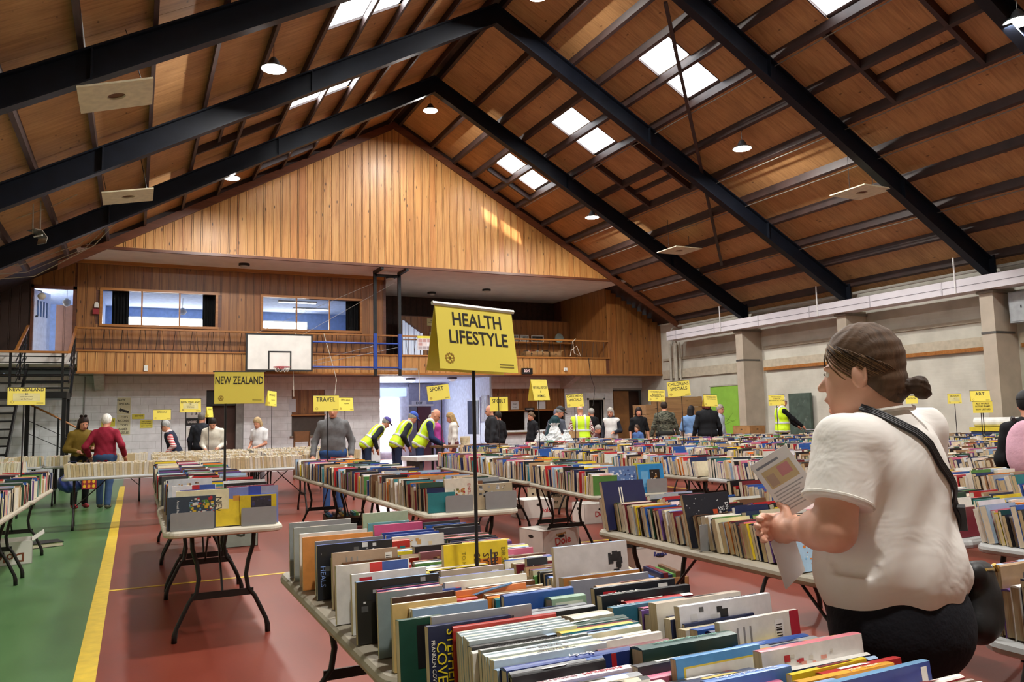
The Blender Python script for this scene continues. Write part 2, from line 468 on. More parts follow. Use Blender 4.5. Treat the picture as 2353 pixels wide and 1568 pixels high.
rw = wall_with_holes(-3.6, 6.97, 3.42, 5.95, 23.72, 23.85, HOLES + [(-2.46, -1.53, 3.42, 5.13)]).build('wall_room', PINE_TRIM); tag(rw, kind='structure')
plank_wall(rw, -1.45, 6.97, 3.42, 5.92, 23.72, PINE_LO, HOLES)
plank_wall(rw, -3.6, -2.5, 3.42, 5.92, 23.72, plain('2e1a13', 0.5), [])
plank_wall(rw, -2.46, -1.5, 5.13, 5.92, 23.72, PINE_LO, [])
MB().bb((-1.6, 23.66, 5.85), (6.98, 23.74, 5.95)).build('cornice', OAK_RAIL, rw)
MB().bb((-1.45, 23.68, 3.42), (6.97, 23.72, 3.56)).build('skirting', PINE_TRIM, rw)
GLASS = NT('window_glass'); GLASS.b.inputs['Transmission Weight'].default_value = 1.0; GLASS.set((0.9, 0.95, 1.0), 0.02); GLASS.b.inputs['IOR'].default_value = 1.02; GLASS.b.inputs['Alpha'].default_value = 0.25; GLASS = GLASS.m
CURTAIN = plain('15171a', 0.9, 0, 0.2, 3)
for k, (a, b, z0, z1) in enumerate(HOLES):
    wi += 1
    fr = MB()
    for p, q in (((a - 0.07, 23.65, z1), (b + 0.07, 23.8, z1 + 0.07)), ((a - 0.07, 23.65, z0 - 0.07), (b + 0.07, 23.8, z0)), ((a - 0.07, 23.65, z0), (a, 23.8, z1)), ((b, 23.65, z0), (b + 0.07, 23.8, z1))): fr.bb(p, q)
    w = fr.build('window_%d' % wi, OAK_RAIL); tag(w, kind='structure')
    mull = (0.12, 1.08) if k == 0 else (4.30, 5.28)
    for x in mull: MB().bb((x - 0.02, 23.7, z0), (x + 0.02, 23.78, z1)).build('mullion', OAK_RAIL, w)
    xs = (a,) + mull + (b,)
    for p, q in zip(xs, xs[1:]): MB().bb((p + 0.015, 23.745, z0), (q - 0.015, 23.75, z1)).build('pane', GLASS, w)
def curtain(x0, x1, z0, z1, y, lab):
    m = MB(); n_ = 18; V = []; F = []
    for i in range(n_ + 1):
        x = x0 + (x1 - x0) * i / n_; yy = y + 0.035 * math.sin(i * 1.9)
        V += [(x, yy, z0), (x, yy, z1), (x, yy + 0.012, z0), (x, yy + 0.012, z1)]
    for i in range(n_):
        o = i * 4; F += [(o, o + 4, o + 5, o + 1), (o + 2, o + 3, o + 7, o + 6)]
    m.add(V, F); return tag(m.build('curtain', CURTAIN), lab, 'curtain')
curtain(-0.62, -0.2, 4.0, 5.2, 23.95, 'black curtain hanging behind the upstairs window beside the fire alarm')
curtain(1.70, 2.05, 4.0, 5.2, 23.95, 'narrow black curtain at the backboard end of the longer upstairs window')
curtain(5.84, 6.25, 4.0, 5.2, 23.95, 'black curtain at the end of the upstairs window above the backboard')
# room behind the windows
rb = MB(); rb.bb((-3.6, 28.0, 3.42), (6.97, 28.1, 6.0)); rb.bb((6.9, 23.9, 3.42), (6.97, 28.0, 6.0))
rb = rb.build('wall_room_back', plain('93abd8', 0.7)); tag(rb, kind='structure')
rc = MB().bb((-3.6, 23.86, 5.3), (6.97, 28.05, 5.4)).build('ceiling_room', plain('c3d0ea', 0.8)); tag(rc, kind='structure')
for k, (a, b) in enumerate(((-0.35, 2.3), (3.8, 5.4))):
    wi += 1
    w = MB().bb((a - 0.05, 27.93, 4.5), (b + 0.05, 28.0, 5.0)).build('window_%d' % wi, WHITE_P); tag(w, kind='structure')
    MB().bb((a, 27.92, 4.55), (b, 27.93, 4.95)).build('pane', emissive('ffffff', 14.0, 'daylit_window'), w)
MB().bb((-3.2, 27.95, 4.0), (-3.15, 27.99, 4.0)) 
for k, (x, y, l) in enumerate(((4.6, 25.2, 1.2), (5.3, 26.6, 1.2))):
    t = empty('strip_light', (x, y, 5.28)); tag(t, 'fluorescent strip light on the blue room ceiling, %s the window' % ('nearer' if k == 0 else 'deeper behind'), 'ceiling light')
    MB().bb((-l / 2, -0.05, -0.03), (l / 2, 0.05, 0.02)).build('housing', WHITE_P, t); MB().bb((-l / 2 + 0.03, -0.035, -0.045), (l / 2 - 0.03, 0.035, -0.03)).build('tube', emissive('ffffff', 12.0), t)
# ---- stair door opening and the white panelled door standing open
d1 = MB(); d1.bb((-0.0, 0.0, 0.0), (0.86, 0.04, 1.68)); d1 = d1.build('door_1', plain('d5dae6', 0.4), loc=(-2.44, 23.9, 3.43), rot=(0, 0, 1.22)); tag(d1, kind='structure')
for i in range(4): MB().bb((0.14 + i * 0.16, -0.006, 1.0), (0.22 + i * 0.16, 0.0, 1.42)).build('pane', plain('24365a', 0.2), d1)
MB().lathe([(0.012, 0), (0.012, 0.03), (0.03, 0.035), (0.03, 0.06), (0.01, 0.065)], n=10).xform(Matrix.Rotation(PI / 2, 4, 'X')).build('handle', BLACK_STEEL, d1, loc=(0.06, 0.0, 0.98))
for p, q in (((-2.5, 23.66, 3.42), (-2.44, 23.8, 5.2)), ((-1.54, 23.66, 3.42), (-1.46, 23.8, 5.2)), ((-2.5, 23.66, 5.12), (-1.46, 23.8, 5.2))):
    MB().bb(p, q).build('casing', PINE_TRIM, rw)
wi += 1
wq = MB().bb((-3.58, 24.2, 3.9), (-3.55, 25.7, 5.1)).build('window_%d' % wi, WHITE_P); tag(wq, kind='structure'); MB().bb((-3.55, 24.25, 3.95), (-3.54, 25.65, 5.05)).build('pane', emissive('f4f8ff', 30.0, 'added_landing_glow'), wq)  # unseen glowing window, added to brighten the open white door
rp = MB().bb((-2.1, 25.9, 3.42), (-0.95, 25.95, 5.0)).build('wall_landing', PINE_TRIM); tag(rp, kind='structure')
plank_wall(rp, -2.1, -0.95, 3.42, 5.0, 25.9, plain('6a4a3a', 0.5))
pr = MB().bb((-0.95, 23.86, 3.42), (-0.9, 28.0, 5.7)).build('wall_room_side', plain('8ba3cf', 0.7)); tag(pr, kind='structure')
# ---- open alcove of the gallery
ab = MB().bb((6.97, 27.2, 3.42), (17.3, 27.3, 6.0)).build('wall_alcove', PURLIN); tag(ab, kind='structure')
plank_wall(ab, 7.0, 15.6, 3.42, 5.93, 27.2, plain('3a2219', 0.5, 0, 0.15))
al = MB().bb((8.2, 26.0, 3.42), (15.0, 26.1, 5.08)).build('wall_alcove_low', PINE_TRIM); tag(al, kind='structure')
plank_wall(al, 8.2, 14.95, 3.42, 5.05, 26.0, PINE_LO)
aw = MB().bb((14.97, 23.36, 2.9), (15.1, 27.2, 6.0)).build('wall_alcove_side', PINE_TRIM); tag(aw, kind='structure')
for i in range(14):
    y = 23.38 + i * 0.2285; MB().bb((14.95, y, 3.42), (14.97, y + 0.222, 5.94)).build('plank', PINE_LO, aw)
sw_ = MB().bb((6.97, 23.72, 3.42), (7.05, 27.2, 5.95)).build('wall_room_end', PINE_TRIM); tag(sw_, kind='structure')
# timber-clad block at the end of the gallery
rwf = MB().prism([(14.97, 2.9), (17.35, 2.9), (17.35, 4.5), (14.97, 5.9)], 23.33, 23.4).build('wall_timber_end', PINE_TRIM); tag(rwf, kind='structure')
plank_wall(rwf, 14.95, 17.35, 2.9, 5.9, 23.33, PINE_LO, ztop=lambda x: min(5.95, zroof(x, -0.35) + 0.35))
# ---- ground floor wall below the gallery: painted concrete blocks
GH = [(4.33, 5.33, 1.05, 2.48), (1.89, 2.93, 0.0, 2.45), (7.1, 11.02, 0.0, 2.88), (11.06, 13.89, 0.95, 2.48), (14.89, 15.5, 0.0, 2.04), (15.94, 17.3, 0.0, 2.39)]
gd = wall_with_holes(-3.6, 18.5, 0.0, 2.9, 24.62, 24.75, GH).build('wall_ground', plain('9fa09e', 0.7)); tag(gd, kind='structure')
bm_ = MB()
for r in range(14):
    z0 = r * 0.205; z1 = z0 + 0.2; x = -3.5 - (0.2 if r % 2 else 0)
    while x < 18.4:
        segs = [(x + 0.002, x + 0.403)]
        for h in GH:
            ns = []
            for a, b in segs:
                if h[2] < (z0 + z1) / 2 < h[3] and b > h[0] and a < h[1]:
                    if a < h[0]: ns.append((a, h[0]))
                    if b > h[1]: ns.append((h[1], b))
                else: ns.append((a, b))
            segs = ns
        for a, b in segs:
            if b - a > 0.02: bm_.bb((a, 24.612, z0), (b, 24.63, z1))
        x += 0.406
tag(bm_.build('block', BLOCK, gd), kind='stuff')
def bracket(x):
    m = MB().prism([(24.6, 2.88), (23.5, 2.88), (23.5, 2.8), (24.3, 2.5), (24.6, 2.45)], x, x + 0.24, axis=0)
    return m
for x in (-1.0, 3.0, 13.7):
    bracket(x).build('bracket', plain('bdbdb8', 0.7), us)
MB().tube([(-1.25, 24.58, 0.0), (-1.25, 24.58, 2.85)], 0.02, 6).build('pipe', plain('9b9c9a', 0.6), gd)
# far rooms behind the openings
fo = MB(); fo.bb((6.9, 29.4, 0), (11.4, 29.5, 3.0)); fo.bb((6.95, 24.75, 0), (7.05, 29.4, 3.0)); fo = fo.build('wall_foyer', plain('c9cee2', 0.6)); tag(fo, kind='structure')
fs = MB().bb((11.05, 24.75, 0), (11.15, 29.4, 3.0)).build('wall_foyer_side', plain('d2dcf4', 0.6)); tag(fs, kind='structure')
fc = MB().bb((6.9, 24.7, 2.9), (18.4, 29.5, 3.0)).build('ceiling_foyer', plain('d4def4', 0.5)); tag(fc, kind='structure')
kb = MB(); kb.bb((11.15, 28.0, 0), (14.6, 28.1, 3.0)); kb.bb((14.5, 24.75, 0), (14.6, 28.0, 3.0)); kb = kb.build('wall_canteen', plain('8d8378', 0.7)); tag(kb, kind='structure')
wk = MB(); wk.bb((14.6, 26.0, 0), (18.4, 26.1, 3.0)); wk.bb((-3.6, 26.0, 0), (6.95, 26.1, 3.0)); wk = wk.build('wall_store', plain('6d5f52', 0.7)); tag(wk, kind='structure')
# hatch with timber shutter, dark counter opening below
hs = MB().bb((4.33, 24.64, 1.69), (5.33, 24.7, 2.48)).build('wall_shutter', PINE_TRIM); tag(hs, kind='structure')
plank_wall(hs, 4.35, 5.32, 1.72, 2.46, 24.64, PINE_LO)
MB().bb((4.31, 24.56, 1.66), (5.35, 24.66, 1.70)).build('rail', OAK_RAIL, hs)
MB().bb((4.34, 24.68, 1.05), (5.33, 24.72, 1.66)).build('blind', plain('4a4038', 0.6), hs)  # dark sheet standing in for the shade inside the counter opening
MB().bb((4.28, 24.54, 1.01), (5.36, 24.7, 1.05)).build('sill', plain('8f8672', 0.5), hs)
cs = MB().bb((11.06, 24.64, 1.72), (13.89, 24.7, 2.48)).build('wall_canteen_shutter', PINE_TRIM); tag(cs, kind='structure')
plank_wall(cs, 11.08, 13.88, 1.74, 2.46, 24.64, PINE_LO)
MB().bb((11.05, 24.54, 1.68), (13.9, 24.68, 1.73)).build('rail', OAK_RAIL, cs)
MB().bb((11.0, 24.45, 0.92), (13.9, 24.95, 0.96)).build('counter', plain('7d6448', 0.5), cs)
MB().bb((12.3, 24.66, 0.96), (12.42, 24.72, 1.7)).build('post', plain('c7cdd0', 0.5), cs)
# doors
d2 = MB().bb((2.0, 24.9, 0), (2.9, 24.95, 2.0)).build('door_2', plain('4a2a1e', 0.5)); tag(d2, kind='structure'); MB().bb((1.9, 24.72, 2.0), (2.92, 24.76, 2.44)).build('fanlight', plain('20211f', 0.3), d2)
MB().bb((2.72, 24.64, 0), (2.93, 24.9, 2.44)).build('jamb', plain('8f8f8c', 0.6), d2)
d3 = MB().bb((14.95, 24.9, 0), (15.5, 24.95, 2.02)).build('doorway_shade', plain('241610', 0.6)); tag(d3, kind='structure')  # dark slab standing in for the shade of the open doorway
for p, q in (((14.83, 24.58, 0), (14.89, 24.7, 2.1)), ((15.5, 24.58, 0), (15.56, 24.7, 2.1)), ((14.83, 24.58, 2.04), (15.56, 24.7, 2.1))): MB().bb(p, q).build('casing', WHITE_P, d3)
d4 = MB().bb((15.96, 24.6, 0.02), (16.62, 24.64, 2.36)).build('door_4', plain('83592f', 0.45, 0, 0.12, 3)); tag(d4, kind='structure'); MB().bb((16.66, 24.9, 0.02), (17.28, 24.94, 2.36)).build('leaf', plain('3a2216', 0.5), d4)
# ---- foyer: bright glazed entrance, exit doors, louvre screen
wi += 1
w = MB().bb((8.4, 29.3, 0.0), (9.6, 29.4, 2.75)).build('window_%d' % wi, plain('d6dceb', 0.5)); tag(w, kind='structure')
MB().bb((8.45, 29.28, 0.3), (9.2, 29.3, 2.3)).build('pane', emissive('fbfdff', 22.0, 'daylit_entrance'), w)
MB().bb((8.45, 29.28, 2.38), (9.5, 29.3, 2.7)).build('pane', emissive('8fb4e8', 1.2, 'daylit_fanlight'), w)
d5 = MB().bb((9.95, 29.28, 0), (10.5, 29.36, 1.98)).build('door_5', plain('52222c', 0.5)); tag(d5, kind='structure')
MB().bb((9.62, 29.28, 0), (9.92, 29.36, 1.98)).build('leaf', plain('6b6c78', 0.5), d5); MB().bb((9.6, 29.25, 1.99), (10.6, 29.36, 2.06)).build('transom', WHITE_P, d5)
MB().bb((9.6, 29.27, 2.06), (10.6, 29.36, 2.85)).build('panel', plain('8f92a6', 0.6), d5)
d6 = MB().bb((11.0, 25.6, 0), (11.05, 26.9, 2.2)).build('door_6', plain('cfd8ee', 0.4)); tag(d6, kind='structure')
for y in (25.7, 26.25): MB().bb((10.985, y, 0.9), (11.0, y + 0.45, 2.1)).build('pane', plain('3a4460', 0.15), d6)
for i in range(6): MB().bb((10.98, 24.9 + i * 0.1, 1.35), (11.05, 24.93 + i * 0.1, 2.25)).build('louvre', plain('dfe6f6', 0.4), fs)
MB().bb((10.98, 24.8, 0.6), (11.04, 25.5, 1.3)).build('notice_board', plain('b9c8ec', 0.4), fs)
# ---- right-hand long wall
wr = MB().bb((XR, YB, 0), (XR + 0.3, 24.7, 5.0)).build('wall_right', BRICK); tag(wr, kind='structure')
for y0, y1 in ((18.75, 23.2), (14.9, 18.15), (11.05, 14.3), (7.2, 10.45)):
    MB().bb((XR - 0.07, y0, 2.72), (XR, y1, 3.02)).build('ledge', plain('bbb29e', 0.7), wr)
    MB().bb((XR - 0.045, y0, 3.36), (XR, y1, 3.44)).build('ledge', plain('b3aa97', 0.7), wr)
    if y0 < 18: MB().bb((XR - 0.1, y0 + 0.05, 2.70), (XR - 0.07, y1 - 0.05, 2.79)).build('picture_rail', OAK_RAIL, wr)
for i, y in enumerate(RAFT[:5]):
    p = MB().bb((16.5, y - 0.26, 0), (XR, y + 0.04, 4.0)); p = p.build('pillar', PILLAR, wr)
    MB().bb((16.49, y - 0.272, 3.0), (XR - 0.1, y + 0.05, 3.05)).build('strap', plain('5f5d5a', 0.4, 0.4), p)
    MB().bb((16.45, y - 0.30, 3.88), (XR, y + 0.08, 3.94)).build('strap', plain('7c766b', 0.6), p)
# boxed duct along the wall and pipes above
dk = MB().bb((16.3, YB + 0.2, 3.95), (16.75, 21.7, 4.25)).build('trim_4', DUCT); tag(dk, kind='structure')
MB().bb((16.295, YB + 0.2, 4.085), (16.3, 21.69, 4.095)).build('seam', plain('57545c', 0.6), dk)
y = 21.2
while y > 3: 
    MB().bb((16.288, y - 0.03, 3.95), (16.3, y, 4.25)).build('strap', plain('c0bdc6', 0.5), dk); y -= 1.93
for y in (18.95, 15.1, 11.2, 7.3): MB().tube([(16.285, y, 3.95), (16.285, y, 4.75)], 0.018, 6).build('hanger', plain('e3e2e2', 0.5), dk)
for k, (x, z, r) in enumerate(((17.1, 4.35, 0.05), (17.0, 4.5, 0.04))):
    MB().tube([(x, 4, z), (x, 22.2, z), (x, 22.35, z - 0.1), (x, 22.35, 3.9)], r, 8).build('pipe', plain('a8a49b', 0.5), wr)
for y, r in ((22.3, 0.07), (22.6, 0.045), (22.05, 0.03)): MB().tube([(17.1, y, 0), (17.1, y, 3.95)], r, 8).build('pipe', plain('b6b1a4', 0.6), wr)
# ---- remaining shell
wl_ = MB().bb((XL - 0.3, YB, 0), (XL, 28.0, 5.2)).build('wall_left', plain('b9b3a6', 0.7)); tag(wl_, kind='structure')
wf = MB().bb((XL, YB - 0.3, 0), (XR, YB, 10.7)).build('wall_front', plain('b9ab98', 0.7)); tag(wf, kind='structure')
# ================================================================ trestle tables
TABLE_TOP = plain('a39b8a', 0.5, 0, 0.03, 6, 0.05)  # shade on the table edges is put into this darker plastic colour
TABLE_CREAM = plain('cfc9b8', 0.5, 0, 0.03, 6, 0.05)
TABLE_GREY = plain('b3b5b5', 0.5, 0, 0.03, 6, 0.05)
LEG = plain('232120', 0.4, 0.4, 0.1)
TL, TW, TH = 1.78, 0.76, 0.74
def round_rect(w, l, r, n=5):
    P = []
    for cx_, cy_, a0 in ((w / 2 - r, l / 2 - r, 0), (-w / 2 + r, l / 2 - r, PI / 2), (-w / 2 + r, -l / 2 + r, PI), (w / 2 - r, -l / 2 + r, 1.5 * PI)):
        for k in range(n + 1):
            a = a0 + (PI / 2) * k / n; P.append((cx_ + r * math.cos(a), cy_ + r * math.sin(a)))
    return P
def top_mesh(mat):
    m = MB(); rings = [(0.045, 0.0), (0.02, 0.0), (0.004, 0.008), (0.0, 0.022), (0.004, 0.036), (0.012, 0.045), (0.03, 0.048)]
    V = []; F = []; nn = None
    for ins, z in rings:
        P = round_rect(TW - 2 * ins, TL - 2 * ins, max(0.02, 0.09 - ins)); nn = len(P)
        V += [(p[0], p[1], TH - 0.048 + z) for p in P]
    for i in range(len(rings) - 1):
        for k in range(nn): F.append((i * nn + k, i * nn + (k + 1) % nn, (i + 1) * nn + (k + 1) % nn, (i + 1) * nn + k))
    F.append(tuple(range(nn - 1, -1, -1))); F.append(tuple((len(rings) - 1) * nn + k for k in range(nn)))
    m.add(V, F); return m.mesh('tabletop', mat)
TOPM = {0: top_mesh(TABLE_TOP), 1: top_mesh(TABLE_GREY), 2: top_mesh(TABLE_CREAM)}
def leg_path(sx, y):
    return [(sx * 0.20, y, 0.70), (sx * 0.195, y, 0.60), (sx * 0.165, y, 0.5), (sx * 0.15, y, 0.40), (sx * 0.165, y, 0.31), (sx * 0.21, y, 0.25), (sx * 0.285, y, 0.09), (sx * 0.295, y, 0.05), (sx * 0.297, y, 0.0)]
LEGM = {}
for sx in (-1, 1):
    m = MB().tube(leg_path(sx, 0), [0.0145] * 7 + [0.018, 0.018], 8); LEGM[sx] = m.mesh('leg', LEG, True)
CROSSM = MB().box((0, 0, 0.285), (0.40, 0.012, 0.045)).mesh('crossbar', LEG)
TOPBAR = MB().tube([(-0.2, 0, 0.685), (0.2, 0, 0.685)], 0.013, 6).mesh('top_bar', LEG)
BRACEM = MB().tube([(0, 0.0, 0.285), (0, 0.34, 0.60), (0, 0.42, 0.69)], 0.008, 6).mesh('brace', LEG)
def make_table(name, lab, grp, x, y, rz=0.0, style=0):
    t = empty(name, (x, y, 0), rz); tag(t, lab, 'table', grp)
    obj('tabletop', TOPM[style], t)
    for e in (-1, 1):
        ye = e * (TL / 2 - 0.16)
        for sx in (-1, 1): obj('leg', LEGM[sx], t, (0, ye, 0))
        obj('crossbar', CROSSM, t, (0, ye, 0)); obj('top_bar', TOPBAR, t, (0, ye, 0))
        b = obj('brace', BRACEM, t, (0, ye, 0)); b.scale = (1, -e, 1)
    return t
TABLES = {}
def table(key, xleft, ynear, desc, lab, rz=0.0, style=0, grp='trestle tables of books in the hall'):
    """xleft, ynear: the table's near stair-side corner; rz turns it about that corner"""
    c = Vector((TW / 2, TL / 2, 0)); c.rotate(Euler((0, 0, rz)))
    make_table('folding_table', lab, grp, xleft + c.x, ynear + c.y, rz, style)
    TABLES[key] = (xleft, ynear, rz, desc)
table('H2', 0.66, 0.26, 'lower health table', 'grey plastic folding table cut by the bottom edge of the photo', style=0)
table('H1', 0.615, 2.07, 'health table', 'putty plastic folding table carrying the HEALTH LIFESTYLE sign', style=0)
table('A1', 0.185, 5.62, 'New Zealand table', 'cream plastic folding table under the large NEW ZEALAND sign', style=2)
table('A2', 0.20, 7.43, 'second New Zealand table', 'folding table directly behind the large NEW ZEALAND sign table', style=0)
table('A3', 0.22, 9.24, 'third New Zealand table', 'folding table at the paperback end of the NEW ZEALAND row', style=0)
table('R2a', 1.94, 5.5, 'bookend table', 'folding table with two grey bookends in front of the TRAVEL row', style=2)
table('R2b', 1.935, 7.3, 'second travel table', 'folding table second from the bookends in the TRAVEL row', style=0)
table('R2c', 1.92, 9.1, 'third travel table', 'folding table holding the TRAVEL sign', style=0)
table('W1', 2.545, 2.42, 'table by the T-shirt', 'dark folding table beside the person in the white T-shirt', style=0)
table('B1', 2.31, -0.15, 'table behind the handbag', 'folding table behind the black handbag', style=1)
table('W2', 3.85, 0.9, 'table past the handbag', 'folding table of books past the black handbag', style=1)
table('W3', 3.85, 2.72, 'second table past the handbag', 'second folding table past the black handbag', style=1)
table('R3a', 3.56, 5.86, 'dog book table', 'folding table with the blue dog book at its end', rz=-0.14)
table('R3b', 3.83, 7.66, 'second sport table', 'folding table behind the one with the blue dog book', rz=-0.08)
table('R3c', 3.99, 9.46, 'third sport table', 'folding table holding the tilted SPORT sign', rz=-0.05)
for r, (x, ys, nm) in enumerate(((5.55, (3.3, 5.1, 6.9, 8.7, 10.5, 12.3), 'first'), (7.25, (4.0, 5.8, 7.6, 9.4, 11.2, 13.0), 'second'), (8.95, (5.0, 6.8, 8.6, 10.4, 12.2, 14.0), 'third'), (10.65, (6.0, 7.8, 9.6, 11.4, 13.2), 'fourth'), (12.35, (6.5, 8.3, 10.1, 11.9, 13.7), 'fifth'), (14.1, (8.5, 10.3, 12.1), 'sixth'))):
    for k, y in enumerate(ys):
        table('F%d%d' % (r, k), x, y, '%s far row' % nm, 'folding table of books, %s along the %s far row past the dog book' % (('first', 'second', 'third', 'fourth', 'fifth', 'sixth')[k], nm), rz=random.uniform(-0.03, 0.03), style=k % 2)
table('L0', -1.70, 5.2, 'edge table', 'folding table cut off by the edge of the photo on green floor', rz=-0.02)
table('L1', -1.66, 7.05, 'first green floor table', 'folding table on the green floor with the fruit carton under it', rz=-0.02)
table('L2', -1.62, 8.9, 'second green floor table', 'folding table on the green floor under the small NEW ZEALAND sign', rz=-0.02)
PBROWS = [(12.72, (-0.92, 0.88), 0.04), (14.4, (-3.3, 0.25, 2.05), 0.0), (15.9, (0.25, 2.05), 0.0), (16.9, (-3.3, -1.5, 0.3, 2.1), 0.0)]
for r, (y, xs, rz) in enumerate(PBROWS):
    for k, x in enumerate(xs):
        cx_, cy_ = x + TL / 2, y + TW / 2 + rz * (x + 0.9)
        make_table('folding_table', 'grey folding table of cream paperbacks, %s in %s paperback row' % (('first', 'second', 'third', 'fourth')[k], ('the front', 'the second', 'the third', 'the last')[r]), 'paperback tables by the stairs', cx_, cy_, PI / 2 + rz, 1)
        TABLES['P%d%d' % (r, k)] = (x, y, rz, 'paperback')
# ================================================================ books
def book_print():
    t = NT('printed_book_cover')
    a = t.new('Attribute', attribute_name='Col')
    n = t.noise(t.coords((30, 30, 30)), 1.0, 4, 0.6)
    col = t.mix(0.45, a.outputs['Color'], t.ramp(n, [(0.3, (0.78, 0.78, 0.78)), (0.7, (1.12, 1.12, 1.12))]), 'MULTIPLY')
    return t.set(col, 0.32)
BOOKP = book_print()
def page_mat():
    t = NT('book_pages')
    n = t.noise(t.coords((6, 420, 6)), 1.0, 2, 0.5)
    oi = t.new('ObjectInfo')
    c = t.ramp(oi.outputs['Random'], [(0.0, lin('d8c8a4')), (0.5, lin('e6dcc4')), (1.0, lin('c9b58b'))])
    return t.set(t.mix(0.6, c, t.ramp(n, [(0.35, (0.72, 0.7, 0.66)), (0.65, (1.05, 1.05, 1.05))]), 'MULTIPLY'), 0.8)
PAGES = page_mat()
PALETTE = [('white', 'e9e6df', 16), ('cream', 'ddd2b4', 9), ('black', '1c1c1f', 14), ('charcoal', '3a3c40', 6), ('navy', '1f2b52', 8), ('blue', '2f5ba8', 9), ('pale blue', '9db7d4', 6), ('grey', '9a9da1', 6), ('red', 'b5262a', 7), ('maroon', '6d1f2b', 4), ('dark green', '26483a', 5), ('green', '5c9148', 3), ('yellow', 'e2c531', 4), ('orange', 'd97f2c', 4), ('brown', '6b4a33', 5), ('tan', 'b49470', 4), ('purple', '6a4a8c', 3), ('pink', 'd2728f', 3), ('teal', '2f7f86', 3)]
_pw = [p[2] for p in PALETTE]
def rcol(rg): return rg.choices(PALETTE, _pw)[0]
def shade(c, k): return tuple(min(1.0, v * k) for v in c)
BOOKS = []
def spec(M, L, H, t, cov, spn, kind, seed, who, texts=(), art=None, name=None, force=False):
    BOOKS.append(dict(M=M, L=L, H=H, t=t, cov=cov, spn=spn, kind=kind, seed=seed, who=who, texts=texts, art=art, name=name, force=force))
def book_at(x, y, z, L, H, t, lean, yaw, **kw):
    """stands spine up, cover towards -Y; (x, y) is the foot of the near cover, lean tips the spine towards +Y"""
    M = T((x, y, z + t * math.sin(abs(lean)))) @ Matrix.Rotation(yaw, 4, 'Z') @ Matrix.Rotation(-lean, 4, 'X') @ T((0, t / 2, 0))
    spec(M, L, H, t, **kw)
ORD = ['first', 'second', 'third', 'fourth', 'fifth', 'sixth', 'seventh', 'eighth', 'ninth', 'tenth', 'eleventh', 'twelfth', 'thirteenth', 'fourteenth', 'fifteenth', 'sixteenth', 'seventeenth', 'eighteenth', 'nineteenth', 'twentieth'] + ['%dst' % n_ if n_ % 10 == 1 else '%dnd' % n_ if n_ % 10 == 2 else '%drd' % n_ if n_ % 10 == 3 else '%dth' % n_ for n_ in range(21, 120)]
COLN = ['stair-side', 'middle', 'duct-side']
def column(key, ci, xc, y0, y1, rg, heroes=(), lean0=0.12, lmax=0.27, thick=1.0, hmin=0.135, hmax=0.2):
    """one row of books running along a table, in table coordinates from the near stair-side corner"""
    xl, yn, rz, desc = TABLES[key]; R = Matrix.Rotation(rz, 4, 'Z')
    y = y0; cnt = 0; hs = sorted(heroes, key=lambda h: h['y']); hi = 0; lean = lean0; sgn = rg.uniform(0, 6)
    while y < y1 - 0.02:
        lean = lean0 + 0.10 * math.sin(y * 3.1 + sgn) if not heroes else lean0
        lean = max(0.0, lean)
        if hi < len(hs) and y >= hs[hi]['y'] - 0.012:
            h = hs[hi]; hi += 1
            L, H, t = h['L'], h['H'], h['t']; cov, spn, kind = h['cov'], h['spn'], h.get('kind', 'p'); tx = h.get('texts', ()); art = h.get('art'); nm = h['name']; x = h.get('x', xc); force = True; fill = False
        else:
            c = rcol(rg); c2 = rcol(rg) if rg.random() < 0.45 else c
            kind = 'h' if rg.random() < 0.45 else 'p'
            L = rg.uniform(0.19, lmax); H = rg.uniform(hmin, hmax); t = rg.uniform(0.009, 0.034) * thick
            if heroes: L = min(L, 0.225)
            if hi < len(hs):
                t = min(t, max(0.008, hs[hi]['y'] - y - 0.004)); H = min(H, 0.165)
            cov, spn = c[1], c2[1]; tx = (); art = None; nm = c[0] + (' hardback' if kind == 'h' else ' paperback'); x = xc + rg.uniform(-0.012, 0.012) + (0.035 if heroes and ci == 0 else 0); force = False
        P = R @ Vector((x, y, 0))
        book_at(xl + P.x, yn + P.y, TH + 0.001, L, H, t, lean, rz + rg.uniform(-0.02, 0.02), cov=cov, spn=spn, kind=kind, seed=rg.randrange(10 ** 6), who=(desc, COLN[ci], cnt), texts=tx, art=art, name=nm, force=force)
        cnt += 1
        y += t / max(0.5, math.cos(lean)) + 0.0018
